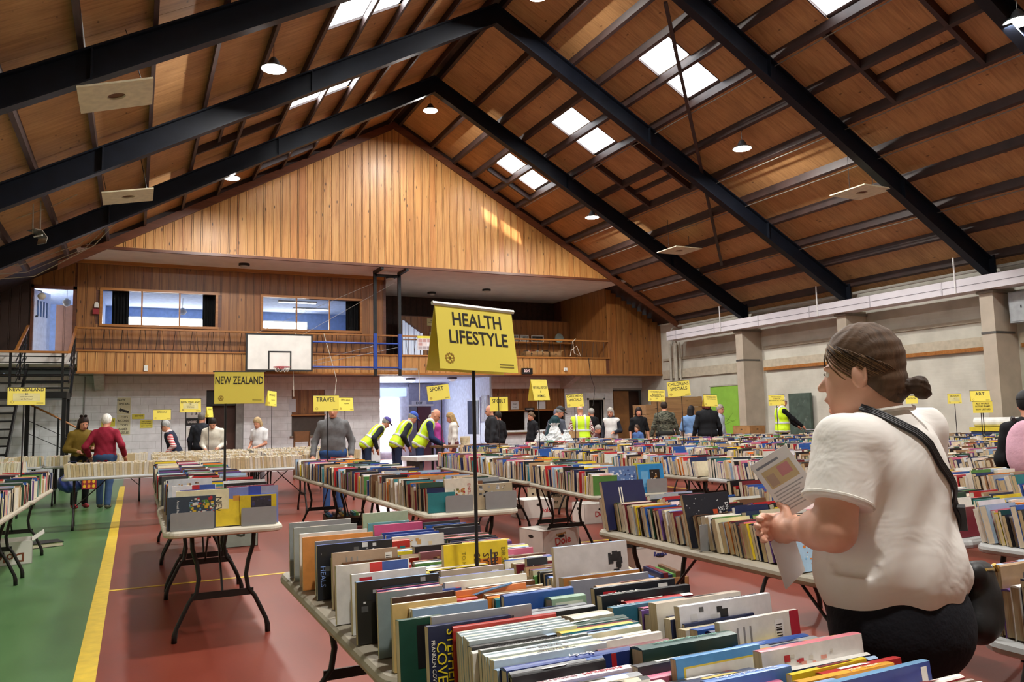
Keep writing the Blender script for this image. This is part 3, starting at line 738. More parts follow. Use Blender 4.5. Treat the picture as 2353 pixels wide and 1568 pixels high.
# ---- the health table, book by book where the photograph tells them apart
def hb(y, x0, x1, t, H, cov, spn, name, **kw):
    d = dict(y=y, x=(x0 + x1) / 2, L=x1 - x0, t=t, H=H, cov=cov, spn=spn, name=name); d.update(kw); return d
HX, HY = 0.615, 2.07
def rel(l, x, y):
    for h in l: h['x'] -= x; h['y'] -= y
    return l
H1L = rel([hb(3.66, 0.64, 0.92, 0.012, 0.235, '8f9494', 'e9e6da', 'cream book with a blue corner'), hb(3.56, 0.64, 0.92, 0.014, 0.225, '9b9d99', 'aeb0aa', 'grey-green book with faint capitals', texts=[('H', 0.03, '3a3d3d', 'front', -90, (0.3, 0.82)), ('E', 0.03, '3a3d3d', 'front', -90, (0.22, 0.82))]),
 hb(3.42, 0.64, 0.93, 0.012, 0.215, 'e6e4df', 'f0efec', 'plain white book'), hb(3.33, 0.635, 0.93, 0.016, 0.212, 'd98f4c', 'c98a55', 'large orange book'), hb(3.2, 0.66, 0.94, 0.014, 0.21, '7a7b86', '9a98a0', 'grey-violet book'),
 hb(3.12, 0.65, 0.95, 0.022, 0.206, '22242a', '3a63b8', 'blue-spined book with a black and white photo', art='bw', texts=[('HEALS', 0.028, '8fb0ff', 'front', -90, (-0.43, 0.42))]), hb(2.95, 0.67, 0.92, 0.018, 0.2, 'b39a83', 'b9a28c', 'beige book with a barcode', art='barcode'),
 hb(2.72, 0.63, 0.89, 0.024, 0.192, 'dcdad8', 'e8e6e6', 'white book with red and blue bands', art='bands'), hb(2.56, 0.645, 0.9, 0.02, 0.188, 'e9e8e4', 'efeeec', 'white book with a red label', art='label'), hb(2.44, 0.63, 0.9, 0.022, 0.186, '2a2723', '6fa0cf', 'light-blue-spined book with an orange line', art='bw'),
 hb(2.28, 0.65, 0.85, 0.014, 0.183, '8b9a9b', 'b0484c', 'grey-teal book with a red edge'), hb(2.2, 0.67, 0.86, 0.018, 0.18, '42302a', '3a2a24', 'dark brown book'), hb(2.13, 0.65, 0.84, 0.018, 0.178, 'd9b878', 'e6dcc0', 'gold picture book', art='pic')], HX, HY)
H2L = rel([hb(1.98, 0.62, 0.74, 0.03, 0.17, '1d4a3c', '24564a', 'small dark green book'), hb(1.845, 0.66, 0.93, 0.012, 0.205, '9b9ca0', 'a8a9ac', 'large grey back cover'), hb(1.815, 0.64, 0.86, 0.024, 0.19, '20284a', '2a3158', 'navy book with bold yellow capitals', texts=[('STEPHEN', 0.034, 'f2de2e', 'front', -90, (-0.24, 0.58)), ('COVEY', 0.036, 'f2de2e', 'front', -90, (-0.36, 0.5)), ('FRANKLIN COVEY CO.', 0.013, 'f4f2ea', 'front', -90, (-0.45, 0.48))]),
 hb(1.80, 0.70, 0.98, 0.010, 0.186, 'b4372f', 'bf3f36', 'thin red hardback', kind='h')] +
 [hb(1.785 - 0.0145 * k, 0.705, 0.99, 0.0125, 0.176 - 0.002 * (k % 3), 'c9d8dc', 'd9e4e6' if k % 3 else 'e6e3cf', n_, art='mag', texts=[(s, 0.0105, '6f7f8a', 'spine', 180, (0.05, 0.5))]) for k, (n_, s) in enumerate((('pale blue health magazine', 'Diet and Weight Control'), ('cream-spined health magazine', 'You and Your Heart'), ('sky blue health magazine', 'Foods For Good Health'), ('white-spined health magazine', 'The Healthy Environment'), ('misty blue health magazine', 'Exercise and Your Health'), ('ivory health magazine', 'The Stress Factor')))] +
 [hb(1.64, 0.70, 0.975, 0.016, 0.172, '6b6f66', 'b9bcbb', 'grey book lettered for self-defence', texts=[('SELF-DEFENCE FOR WOMEN', 0.0155, '3c3f42', 'spine', 180, (0.0, 0.5))])] +
 [hb(1.62 - 0.0145 * k, 0.70, 0.98, 0.0125, 0.168 - 0.002 * (k % 2), 'cfdde2', 'dbe6ea' if k != 3 else 'e9dfb4', n_, art='mag', texts=[(s, 0.0105, '7a6a66' if k % 2 else '6f7f8a', 'spine', 180, (0.05, 0.5))]) for k, (n_, s) in enumerate((('pale magazine about love', 'The Parts of Love'), ('pale magazine about medicine', "Nature's Medicine Chest"), ('pale magazine about pain', 'Managing Pain'), ('pale magazine with remedies', 'Natural Remedies'), ('straw-spined health magazine', 'Health And Happiness')))] +
 [hb(1.50, 0.70, 1.01, 0.036, 0.165, '1f3170', '22408c', 'fat blue and red book', kind='h', art='wave', texts=[('Body', 0.03, 'f2f2f2', 'spine', 180, (0.1, 0.5))]), hb(1.40, 0.69, 0.95, 0.03, 0.16, 'd9cfd4', 'e6e0e2', 'white book with red capitals', texts=[('MAXIMUM', 0.02, 'c2344a', 'spine', 180, (0.22, 0.5)), ('MUSCLE PLAN', 0.015, 'b07a86', 'spine', 180, (-0.2, 0.5))]), hb(1.30, 0.70, 0.95, 0.02, 0.16, 'e2e0d8', 'ece9e2', 'plain ivory book'), hb(1.24, 0.71, 0.96, 0.02, 0.158, '8fa3c9', '9fb4d8', 'powder blue book'), hb(1.1, 0.71, 0.96, 0.03, 0.16, 'b5a257', 'c2ad60', 'mustard book')], 0.66, 0.26)
H1M = rel([hb(3.68, 0.98, 1.2, 0.02, 0.25, 'a8b59a', 'cfd9c9', 'pale green book'), hb(3.6, 0.98, 1.18, 0.012, 0.215, '5f9aa0', '3d8a94', 'thin teal book'), hb(3.52, 0.99, 1.22, 0.022, 0.212, 'c14f7c', 'e07a9c', 'pink book', texts=[('LOVE', 0.018, '8a2a4c', 'spine', 180, (0.25, 0.5))]), hb(3.36, 0.98, 1.22, 0.02, 0.198, '26408a', '3a5fb0', 'blue paperback with silver lettering'), hb(3.3, 0.98, 1.22, 0.02, 0.196, '24489c', '2f55a8', 'royal blue paperback'), hb(3.24, 0.99, 1.22, 0.02, 0.194, 'dcdad2', 'e9e6e0', 'white book with a brown photo', art='pic'), hb(3.16, 0.96, 1.04, 0.05, 0.19, 'b5302c', 'c43a34', 'fat red hardback', kind='h'),
 hb(2.98, 1.0, 1.2, 0.03, 0.188, '1b1b1f', '232329', 'black book with slim capitals', texts=[('Lern', 0.03, 'e8e6e0', 'front', -90, (-0.42, 0.5))]), hb(2.86, 0.98, 1.2, 0.022, 0.186, 'a06a8c', 'c27a92', 'mauve and orange book', art='pic'), hb(2.66, 1.0, 1.25, 0.026, 0.235, 'e6c92e', 'e0bf2a', 'yellow self-help book', kind='p', texts=[('PRE', 0.034, '4a2a22', 'front', -90, (0.28, 0.72)), ('SYN', 0.034, '4a2a22', 'front', -90, (0.14, 0.7)), ('SELF', 0.034, '4a2a22', 'front', -90, (0.0, 0.7)), ('DR.SU', 0.024, '8a7a1e', 'front', -90, (0.42, 0.76)), ('TO FEEL', 0.02, '9a8a24', 'front', -90, (-0.2, 0.72))]), hb(2.5, 0.93, 1.16, 0.02, 0.18, 'b3a79c', 'c2b4c6', 'lilac book with a barcode', art='barcode'), hb(2.38, 0.88, 1.14, 0.014, 0.186, 'd9d4c8', '6a7ac2', 'ivory book with a violet edge'), hb(2.31, 0.87, 1.15, 0.02, 0.182, 'e3dfd0', 'e9e6da', 'large ivory book'), hb(2.19, 0.86, 1.09, 0.016, 0.18, 'e58a52', 'e58a52', 'orange journal with a blue elastic band', art='strap')], HX, HY)
H2M = rel([hb(1.95, 1.05, 1.16, 0.045, 0.18, '8fae92', '7aa386', 'green framed cookbook', kind='h', art='frame', texts=[('NEW', 0.026, 'b3343a', 'front', 0, (0.0, 0.62)), ('CRANKS', 0.024, 'b3343a', 'front', 0, (0.0, 0.45))]), hb(1.78, 1.02, 1.14, 0.075, 0.165, 'd6d0bc', 'cfc8b2', 'thick cream reference book', kind='h', texts=[('G', 0.07, '3a3a38', 'front', -90, (0.1, 0.6))]), hb(1.45, 1.0, 1.26, 0.05, 0.175, '26403e', '3c5c58', 'thick dark green medical textbook', kind='h', texts=[('and Related Physiology', 0.019, '8fc2b4', 'spine', 0, (0.0, 0.4))]), hb(1.33, 1.0, 1.22, 0.02, 0.185, '5a9ad0', '4f92cc', 'sky blue framed book', art='frame2'), hb(1.22, 0.99, 1.2, 0.024, 0.172, '4f78c2', '6a92d8', 'cornflower blue book', texts=[('The Spirit of Goddess', 0.017, 'eef2fa', 'spine', 180, (0.0, 0.5))]), hb(1.12, 1.0, 1.22, 0.02, 0.17, '8fb0e0', '9abce8', 'baby blue book'), hb(1.02, 1.02, 1.22, 0.02, 0.165, 'a5a7ac', 'b4b6ba', 'silver book')], 0.66, 0.26)
H1R = rel([hb(3.4, 1.24, 1.46, 0.02, 0.19, '2a2c33', '3c3f47', 'dark magazine'), hb(2.5, 1.25, 1.33, 0.02, 0.19, '2b2d31', '34363b', 'charcoal framed book'), hb(2.24, 1.22, 1.5, 0.016, 0.265, 'cfc9c6', 'a9c3e6', 'tall pale book with ink birds', art='birds'), hb(2.15, 1.2, 1.48, 0.03, 0.186, 'b87a3a', '9aa2b4', 'orange and grey book', texts=[('AN EMERGENCY', 0.017, 'efe6c4', 'spine', 0, (0.0, 0.5))]), hb(2.09, 1.2, 1.48, 0.016, 0.186, '8d93a4', 'e6e4e2', 'slate book with a white spine')], HX, HY)
H2R = rel([hb(1.97, 1.2, 1.48, 0.022, 0.188, '20242c', '262b34', 'black book with a white sticker', art='label'), hb(1.90, 1.18, 1.48, 0.028, 0.182, '1a1d22', '22262c', 'black Maori health book', texts=[('HAUORA', 0.024, 'f2f0ea', 'spine', 0, (-0.22, 0.5))]), hb(1.82, 1.16, 1.4, 0.03, 0.17, '2f6a80', '3a7894', 'blue family book', texts=[('FAMILY', 0.022, 'e6eef2', 'spine', 0, (-0.3, 0.5))]), hb(1.70, 1.22, 1.5, 0.034, 0.195, 'e2dccf', 'cfc0ae', 'thick beige paperback'), hb(1.63, 1.24, 1.54, 0.022, 0.2, 'e6e6ea', 'efeff2', 'glossy white book with a dark photo', art='bw', texts=[('LINDA PAGE PH.D', 0.014, '5f6470', 'spine', 180, (0.2, 0.5))]), hb(1.5, 1.25, 1.5, 0.018, 0.19, 'e9e6dc', 'f0eee6', 'white and crimson book with a barcode', art='barred'), hb(1.34, 1.2, 1.46, 0.02, 0.17, 'e0a63a', 'd99f38', 'amber paperback'), hb(1.28, 1.18, 1.47, 0.026, 0.185, 'e9e4e0', 'd8808c', 'white cookbook with red fruit', art='fruit'), hb(1.2, 1.17, 1.38, 0.016, 0.168, 'd8c22c', 'e0c92e', 'thin yellow book'), hb(1.15, 1.15, 1.4, 0.022, 0.168, 'e6a02e', 'e9a93a', 'golden orange book', texts=[('your heart', 0.02, 'fff2d0', 'spine', 0, (0.2, 0.5))]), hb(1.09, 1.15, 1.44, 0.02, 0.18, '3a4f9c', '6fa0c9', 'blue book with a green patch', art='patch')], 0.66, 0.26)
rg = random.Random(11)
for key, lists, x0 in (('H1', (H1L, H1M, H1R), 0.615), ('H2', (H2L, H2M, H2R), 0.66)):
    for ci, (hl, xc) in enumerate(zip(lists, (0.775, 1.045, 1.345))):
        column(key, ci, xc - x0, 0.03, TL - 0.02, rg, hl, lean0=0.10, lmax=0.26)
# ---- other tables
def end_hero(name, x, L, H, t, cov, spn, y=0.05, **kw): return dict(y=y, x=x, L=L, H=H, t=t, cov=cov, spn=spn, name=name, **kw)
E_A1 = {0: [end_hero('navy annual report with a colour photo', 0.17, 0.30, 0.215, 0.012, '3a4655', '4a5868', 0.06, art='report', texts=[('Annual Report', 0.02, 'f0f2f2', 'front', -90, (-0.28, 0.62))]), end_hero('cream book lettered NEW', 0.24, 0.33, 0.25, 0.02, 'e6dfba', 'ece6c6', 0.078, texts=[('NEW', 0.055, '2a2a2c', 'front', -90, (0.3, 0.55))]), end_hero('deep blue book', 0.24, 0.26, 0.24, 0.02, '22287a', '2a3090', 0.3), end_hero('white and amber book', 0.21, 0.29, 0.26, 0.014, 'e6e6ea', 'f0f0f2', 0.45, art='bands'), end_hero('pale photo album', 0.20, 0.3, 0.29, 0.02, 'c9ccd0', 'd6d8da', 0.72, art='pic')],
        2: [end_hero('blue and yellow picture book', 0.595, 0.24, 0.2, 0.014, 'd8bc2c', '5a86c2', 0.06, art='yellowpic'), end_hero('lavender book with four small photos', 0.565, 0.33, 0.255, 0.03, '7a86bf', 'b9bccb', 0.08, art='four'), end_hero('crimson book with white capitals', 0.57, 0.32, 0.25, 0.03, '8a2444', 'a8325a', 0.25, texts=[('FRONTIER OF DREAMS', 0.019, 'f0eaea', 'spine', 0, (0.0, 0.5))]), end_hero('black and silver book', 0.56, 0.3, 0.26, 0.02, '1d1d20', 'c9ccd0', 0.45), end_hero('white hardback', 0.57, 0.3, 0.265, 0.02, 'd9d9d6', 'e9e9e6', 0.62)]}
E_R2 = {1: [end_hero('cream food book with a red title', 0.30, 0.27, 0.24, 0.02, 'e4dccb', 'e9e2d2', 0.07, art='food', texts=[('ENGLA', 0.035, 'b5343a', 'front', -90, (0.22, 0.6))])], 2: [end_hero('wide picture book with a dark photo', 0.56, 0.3, 0.19, 0.02, 'b9a98c', 'e2ddd0', 0.05, art='bw')]}
E_R3 = {1: [end_hero('blue pebble photo book', 0.33, 0.27, 0.24, 0.02, '5f7fb4', 'a9c3b8', 0.07, art='pebbles')], 2: [end_hero('bright blue book with a dog photo', 0.60, 0.25, 0.25, 0.016, '2f8fd0', '3a9ad8', 0.06, art='dog'), end_hero('tall yellow-edged book', 0.58, 0.26, 0.26, 0.012, 'c9b83a', 'd8c84a', 0.09)]}
E_W1 = {0: [end_hero('swimwear paperback with a summer photo', 0.13, 0.23, 0.2, 0.02, 'a9cbe6', '8fb4d0', 0.12, art='summer'), end_hero('black book about sleep', 0.17, 0.30, 0.27, 0.02, '1b1f2a', '262a36', 0.86, art='stars', texts=[('Discover', 0.03, 'f0f0f0', 'front', -90, (0.42, 0.6)), ('to a P', 0.03, 'f0f0f0', 'front', -90, (0.34, 0.6)), ('Sleep', 0.03, 'f0f0f0', 'front', -90, (0.26, 0.6))]), end_hero('navy atlas', 0.16, 0.3, 0.29, 0.03, '262a52', '2c3160', 1.62)]}
DENSE = {'A1': E_A1, 'R2a': E_R2, 'R3a': E_R3, 'W1': E_W1}
for key in TABLES:
    if key[0] in 'HP': continue
    far = key[0] == 'F'
    rg = random.Random(hash(key) % 1 + sum(map(ord, key)) * 131)
    hl = DENSE.get(key, {})
    cols = (0.135, 0.38, 0.625)
    th_ = 1.15 if not far else 1.35
    for ci, xc in enumerate(cols):
        column(key, ci, xc, hl[ci][0]['y'] if ci in hl else 0.06 if not far else rg.uniform(0.03, 0.2), TL - 0.03, rg, hl.get(ci, ()), lean0=rg.uniform(0.05, 0.16) if key != 'W1' else 0.24, lmax=0.24, thick=th_, hmin=0.14 if key[0] != 'A' else 0.17, hmax=0.21 if key[0] != 'A' else 0.245)
# ---- paperbacks, fore-edges towards the aisle
PB_BASIS = Matrix(((0, 1, 0, 0), (0, 0, 1, 0), (1, 0, 0, 0), (0, 0, 0, 1)))
for r, (y, xs, rz) in enumerate(PBROWS):
    for k, x in enumerate(xs):
        rg = random.Random(500 + r * 10 + k)
        for rank in range(4):
            xx = x + 0.05
            while xx < x + TL - 0.05:
                t = rg.uniform(0.022, 0.045); h = rg.uniform(0.165, 0.182)
                c = rcol(rg)
                yy = y + rz * (xx + 0.0) + 0.03 + rank * 0.178
                ang = 0.10 * math.sin(xx * 2.3 + rank)
                M = T((xx + t / 2, yy, TH + 0.001 + h / 2 + abs(ang) * t * 0.5)) @ Matrix.Rotation(ang, 4, 'Y') @ PB_BASIS
                spec(M, h, 0.112, t, c[1], c[1], 'P', rg.randrange(10 ** 6), ('paperback', rank, r), name=c[0])
                xx += t + 0.003
# ---- individual books for the ones that show largest, one mass for the rest
CM = cam.matrix_world.inverted()
def view(P):
    q = CM @ P; d = -q.z
    if d < 0.1: return None
    u = 0.5 + q.x / d * 1803.5 / 2353.0; v = 0.5 - q.y / d * 1803.5 / 1568.0
    return u, v, d
keep = []
for b in BOOKS:
    c = b['M'] @ Vector((0, 0, b['H'])); w = view(c)
    ok = w is not None and -0.02 < w[0] < 1.02 and -0.02 < w[1] < 1.03
    # hidden behind the woman in the white shirt
    if ok and 0.83 < w[0] < 0.925 and w[1] > 0.62 and w[2] > 2.4: ok = False
    b['size'] = (b['L'] * (b['H'] + b['t'] * 2) / w[2] ** 2 * (3.0 if b['force'] else 1.0)) if ok else 0.0
    b['in'] = ok
    if ok and b['kind'] == 'P': b['size'] *= 0.8
keep = set(id(b) for b in sorted([b for b in BOOKS if b['in']], key=lambda b: -b['size'])[:298])
def rect(m, L, H, y, u0, u1, v0, v1, col, lift=0.0005):
    m.add([(u0 * L, y - lift, v0 * H), (u1 * L, y - lift, v0 * H), (u1 * L, y - lift, v1 * H), (u0 * L, y - lift, v1 * H)], [(0, 1, 2, 3)], 0, lin(col) if isinstance(col, str) else col)
def cover_art(m, b, y, rg):
    L, H = b['L'], b['H']; a = b['art']; R_ = lambda *q, **k: rect(m, L, H, y, *q, **k)
    if a is None:
        if rg.random() < 0.7:
            c = lin(rcol(rg)[1]); u = rg.uniform(-0.42, 0.1); R_(u, u + rg.uniform(0.2, 0.38), rg.uniform(0.1, 0.4), rg.uniform(0.6, 0.92), c)
        ink = (0.75, 0.73, 0.68) if sum(lin(b['cov'])) < 0.6 else (0.06, 0.06, 0.07)
        u = rg.uniform(-0.4, 0.35)
        for k in range(rg.randint(1, 3)): R_(u + k * 0.055, u + k * 0.055 + 0.026, rg.uniform(0.1, 0.35), rg.uniform(0.6, 0.9), ink, lift=0.0008)
    elif a in ('bw', 'stars'):
        for k in range(26):
            u = rg.uniform(-0.46, 0.3); v = rg.uniform(0.45, 0.9); g = rg.choice((0.02, 0.1, 0.35, 0.7)) if a == 'bw' else rg.choice((0.03, 0.05, 0.6))
            s_ = rg.uniform(0.02, 0.09) if a == 'bw' else rg.uniform(0.004, 0.02); R_(u, u + s_, v, min(0.98, v + s_ * 1.2), (g, g, g), lift=0.0005 + k * 1e-5)
        if a == 'stars': R_(0.1, 0.2, 0.5, 0.68, 'c8502c', lift=0.001)
    elif a in ('barcode', 'barred'):
        if a == 'barred': R_(0.38, 0.5, 0.0, 1.0, 'b5223c', lift=0.0006)
        u0 = 0.3 if a == 'barcode' else 0.18
        R_(u0, u0 + 0.11, 0.55, 0.92, 'f2f2ee', lift=0.0007)
        for k in range(9): R_(u0 + 0.012, u0 + 0.085, 0.58 + k * 0.034, 0.58 + k * 0.034 + (0.012 if k % 3 else 0.022), '1d1d1f', lift=0.001)
        for k in range(3): R_(-0.3 + k * 0.08, -0.28 + k * 0.08, 0.5, 0.9, (0.3, 0.28, 0.26), lift=0.0007)
    elif a == 'bands':
        R_(-0.05, 0.12, 0.55, 1.0, 'c2343a'); R_(0.12, 0.48, 0.6, 1.0, '3a5aa8'); R_(0.16, 0.4, 0.42, 0.6, 'f0f0f0')
    elif a == 'label':
        R_(-0.4, -0.24, 0.78, 0.93, 'c9343c'); R_(0.0, 0.2, 0.8, 0.86, '3a4a9c'); R_(0.28, 0.4, 0.72, 0.95, 'efefec')
    elif a in ('pic', 'summer', 'fruit', 'food', 'report', 'yellowpic', 'dog', 'pebbles', 'four', 'birds'):
        cs = dict(pic=('8a5f3a', 'c99a5a', '5a3a2a', 'e6d2a8'), summer=('7fbfe8', 'e2a070', 'e07f2c', 'b5583a', 'f2f0ea'), fruit=('c2343a', 'b0282c', 'e6a08f', 'd8d0c4'), food=('b07a3a', 'c9a05a', '6a6a30', 'b5343a'), report=('c2343a', 'd8b23a', '5a8a3a', '7aa0c9', 'e6e2d8'), yellowpic=('2a2630', '3a3a6a', '504a5a'), dog=('241a16', 'c28a4a', 'e6e0d6'), pebbles=('3a4f8a', '8fa8cf', 'b9cbe6', '24386a', 'e2eaf4'), four=('5a7a4a', 'd8d2b8', 'c9b08a', 'd89a3a'), birds=('1d1d1f', '26262a'))[a]
        box = dict(pic=(-0.45, 0.35, 0.4, 0.95), summer=(-0.4, 0.45, 0.1, 0.92), fruit=(-0.45, 0.2, 0.55, 0.95), food=(-0.25, 0.1, 0.3, 0.75), report=(-0.05, 0.5, 0.35, 0.98), yellowpic=(-0.2, 0.36, 0.05, 0.95), dog=(-0.05, 0.35, 0.3, 0.8), pebbles=(-0.45, 0.45, 0.2, 0.9), four=(-0.42, -0.28, 0.1, 0.8), birds=(0.2, 0.42, 0.45, 0.9))[a]
        if a == 'four':
            for k, c in enumerate(cs): R_(-0.40, -0.26, 0.14 + k * 0.17, 0.27 + k * 0.17, c, lift=0.0008)
            R_(-0.1, 0.15, 0.72, 1.0, '3a4fa8'); R_(0.15, 0.5, 0.8, 1.0, '9a9cb8'); return
        if a == 'dog': R_(-0.4, -0.12, 0.2, 0.75, '6fb4e2', lift=0.0006); R_(box[0], box[1], box[2], box[3], '241a16', lift=0.0006)
        if a == 'yellowpic': R_(*box, 'ffffff'); R_(-0.2, 0.36, 0.05, 0.95, '34303c', lift=0.0007)
        n_ = 70 if a in ('pebbles', 'report') else 30
        if a == 'birds': n_ = 16
        for k in range(n_):
            s_ = rg.uniform(0.02, 0.08); u = rg.uniform(box[0], max(box[0] + 0.01, box[1] - s_)); v = rg.uniform(box[2], max(box[2] + 0.01, box[3] - s_ * 1.3))
            R_(u, u + s_, v, v + s_ * rg.uniform(0.5, 1.4), rg.choice(cs), lift=0.0009 + k * 1e-5)
    elif a == 'strap': pass
    elif a == 'frame': R_(-0.4, 0.4, 0.08, 0.92, 'cfd8c4')
    elif a == 'frame2': R_(-0.42, 0.42, 0.3, 0.9, 'e2c84a'); R_(-0.4, 0.4, 0.32, 0.88, 'e6e2d8', lift=0.0008); R_(-0.4, 0.4, 0.3, 0.45, '7ac2d8', lift=0.0011)
    elif a == 'wave':
        for k in range(14):
            u = -0.5 + k / 14; h = 0.66 + 0.06 * math.sin(k * 0.7); R_(u, u + 1 / 14, 0.0, h, 'b5222e')
    elif a == 'patch': R_(-0.05, 0.2, 0.5, 0.85, '3fa04a'); R_(0.4, 0.46, 0.55, 0.95, 'f0f0ea')
    elif a == 'mag': R_(-0.45, 0.45, 0.2, 0.9, 'b4c9d2')
def cover_mb(b):
    rg = random.Random(b['seed']); m = MB(); L, H, t = b['L'], b['H'], b['t']
    hard = b['kind'] == 'h'; c = 0.0026 if hard else 0.0009
    cc, sc_ = lin(b['cov']), lin(b['spn'])
    zt = H - (0.004 if hard else 0.001)
    m.bb((-L / 2, -t / 2, 0), (L / 2, -t / 2 + c, zt), 0, cc); m.bb((-L / 2, t / 2 - c, 0), (L / 2, t / 2, zt), 0, shade(cc, 0.92))
    # spine, rounded on hardbacks, in three printed fields
    segs = 5 if hard else 3
    prof = [(-t / 2 + t * k / segs, zt + (0.004 * math.sin(PI * k / segs) if hard else (0.001 if 0 < k < segs else 0.0))) for k in range(segs + 1)]
    alt = lin(rcol(rg)[1]) if rg.random() < 0.35 and not b['force'] else shade(sc_, 0.9)
    us = [-0.5, -0.5 + rg.uniform(0.15, 0.35), 0.5 - rg.uniform(0.06, 0.2), 0.5]; fc = [sc_, shade(sc_, 1.06) if b['texts'] else sc_, alt]
    for j in range(3):
        for k in range(segs):
            a_, b_ = prof[k], prof[k + 1]
            m.add([(us[j] * L, a_[0], a_[1]), (us[j + 1] * L, a_[0], a_[1]), (us[j + 1] * L, b_[0], b_[1]), (us[j] * L, b_[0], b_[1])], [(0, 1, 2, 3)], 0, fc[j])
    for e in (-0.5, 0.5):
        P = [(e * L, p[0], p[1]) for p in prof] + [(e * L, t / 2, zt - c), (e * L, -t / 2, zt - c)]
        m.add(P, [tuple(range(len(P))) if e > 0 else tuple(range(len(P) - 1, -1, -1))], 0, sc_)
    if b['art'] is None and not b['texts'] and t > 0.012 and rg.random() < 0.75:      # title strip on the spine
        ink = lin(rg.choice(('f2efe6', 'e2c86a', 'ffffff'))) if sum(sc_) < 0.8 else lin(rg.choice(('2a2a2e', '7a1f24', '24386a')))
        a0 = rg.uniform(-0.3, -0.1); w = min(0.3 * t, 0.006)
        m.add([(a0 * L, -w, H + 0.0006), ((a0 + rg.uniform(0.2, 0.5)) * L, -w, H + 0.0006), ((a0 + 0.3) * L, w, H + 0.0006), (a0 * L, w, H + 0.0006)], [(0, 1, 2, 3)], 0, ink)
    cover_art(m, b, -t / 2, rg)
    return m, c
nb = 0
PAGE_CACHE = {}
for b in BOOKS:
    if id(b) not in keep: continue
    L, H, t = b['L'], b['H'], b['t']
    if b['kind'] == 'P':
        m = MB(); cc = lin(b['cov']); c = 0.001
        m.bb((-L / 2, -t / 2, 0), (L / 2, -t / 2 + c, H), 0, cc); m.bb((-L / 2, t / 2 - c, 0), (L / 2, t / 2, H), 0, cc); m.bb((-L / 2, -t / 2, H - c), (L / 2, t / 2, H), 0, cc)
        ins = 0.0
    else:
        m, c = cover_mb(b); ins = 0.003 if b['kind'] == 'h' else 0.0003
    o = m.build('book', BOOKP); o.matrix_world = b['M']
    p = MB().bb((-L / 2 + ins, -t / 2 + c, ins), (L / 2 - ins, t / 2 - c, H - 0.0045 if b['kind'] == 'h' else H - 0.0015)).build('pages', PAGES, o)
    for (s, sz, hx, where, rot, (u, v)) in b['texts']:
        if where == 'front': Mt = T((u * L, -t / 2 - 0.0012, v * H)) @ FACE_MY @ Matrix.Rotation(math.radians(rot), 4, 'Z')
        else: Mt = T((u * L, (v - 0.5) * t * 0.4, H + 0.0012)) @ Matrix.Rotation(math.radians(rot), 4, 'Z')
        text_obj(s, sz, plain(hx, 0.5), o, Mt, extrude=0.0003)
    if b['art'] == 'strap':
        MB().tube([(-0.42 * L, -t / 2 - 0.003, 0.86 * H), (-0.1 * L, -t / 2 - 0.004, 0.95 * H), (0.2 * L, -t / 2 - 0.003, 1.0 * H), (0.3 * L, 0, 1.01 * H)], 0.004, 6).build('elastic_band', plain('5f88b4', 0.5), o)
    d, cn, k = b['who']
    if b['kind'] == 'P': lab = '%s paperback with cream pages standing in the front paperback row' % b['name']; tag(o, lab, 'book', 'paperbacks standing in the front paperback row')
    else: lab = '%s, %s along the %s row, %s' % (b['name'], ORD[min(k, 98)], cn, d); tag(o, lab, 'book', 'books on the ' + d)
    nb += 1
# ---- the rest: one mass
rest = [b for b in BOOKS if id(b) not in keep]
V = []; F = []; C = []; MI = []
for b in rest:
    o = len(V); L, H, t = b['L'] / 2, b['H'], b['t'] / 2; M = b['M']
    P = [(-L, -t, 0), (L, -t, 0), (L, t, 0), (-L, t, 0), (-L, -t, H), (L, -t, H), (L, t, H), (-L, t, H)]
    rg = random.Random(b['seed']); cc, sc_ = lin(b['cov']), lin(b['spn']); pc = shade(lin(rg.choice(('d8c8a4', 'e6dcc4', 'cdb98f', 'e9e2d2'))), 0.95)
    P += [(-L * 0.4, -t, H), (-L * 0.4, t, H), (L * 0.6, -t, H), (L * 0.6, t, H), (-L, -t * 0.82, 0), (-L, t * 0.82, 0), (-L, -t * 0.82, H * 0.97), (-L, t * 0.82, H * 0.97)]
    V += [tuple(M @ Vector(p)) for p in P]
    alt = lin(rcol(rg)[1]) if rg.random() < 0.5 else sc_
    fs = [((0, 1, 5, 4), cc), ((2, 3, 7, 6), cc), ((4, 8, 9, 7), sc_), ((8, 10, 11, 9), alt), ((10, 5, 6, 11), sc_), ((1, 2, 6, 5), pc), ((12, 14, 15, 13), pc), ((0, 4, 14, 12), cc), ((3, 13, 15, 7), cc), ((4, 7, 15, 14), cc), ((3, 2, 1, 0), pc)]
    for f, c in fs: F.append(tuple(o + q for q in f)); C.append(c)
m = MB(); m.v, m.f, m.c, m.mi = V, F, C, [0] * len(F)
o = m.build('book_mass', BOOKP); tag(o, 'rows of further books and paperbacks filling the trestle tables', 'books', kind='stuff')
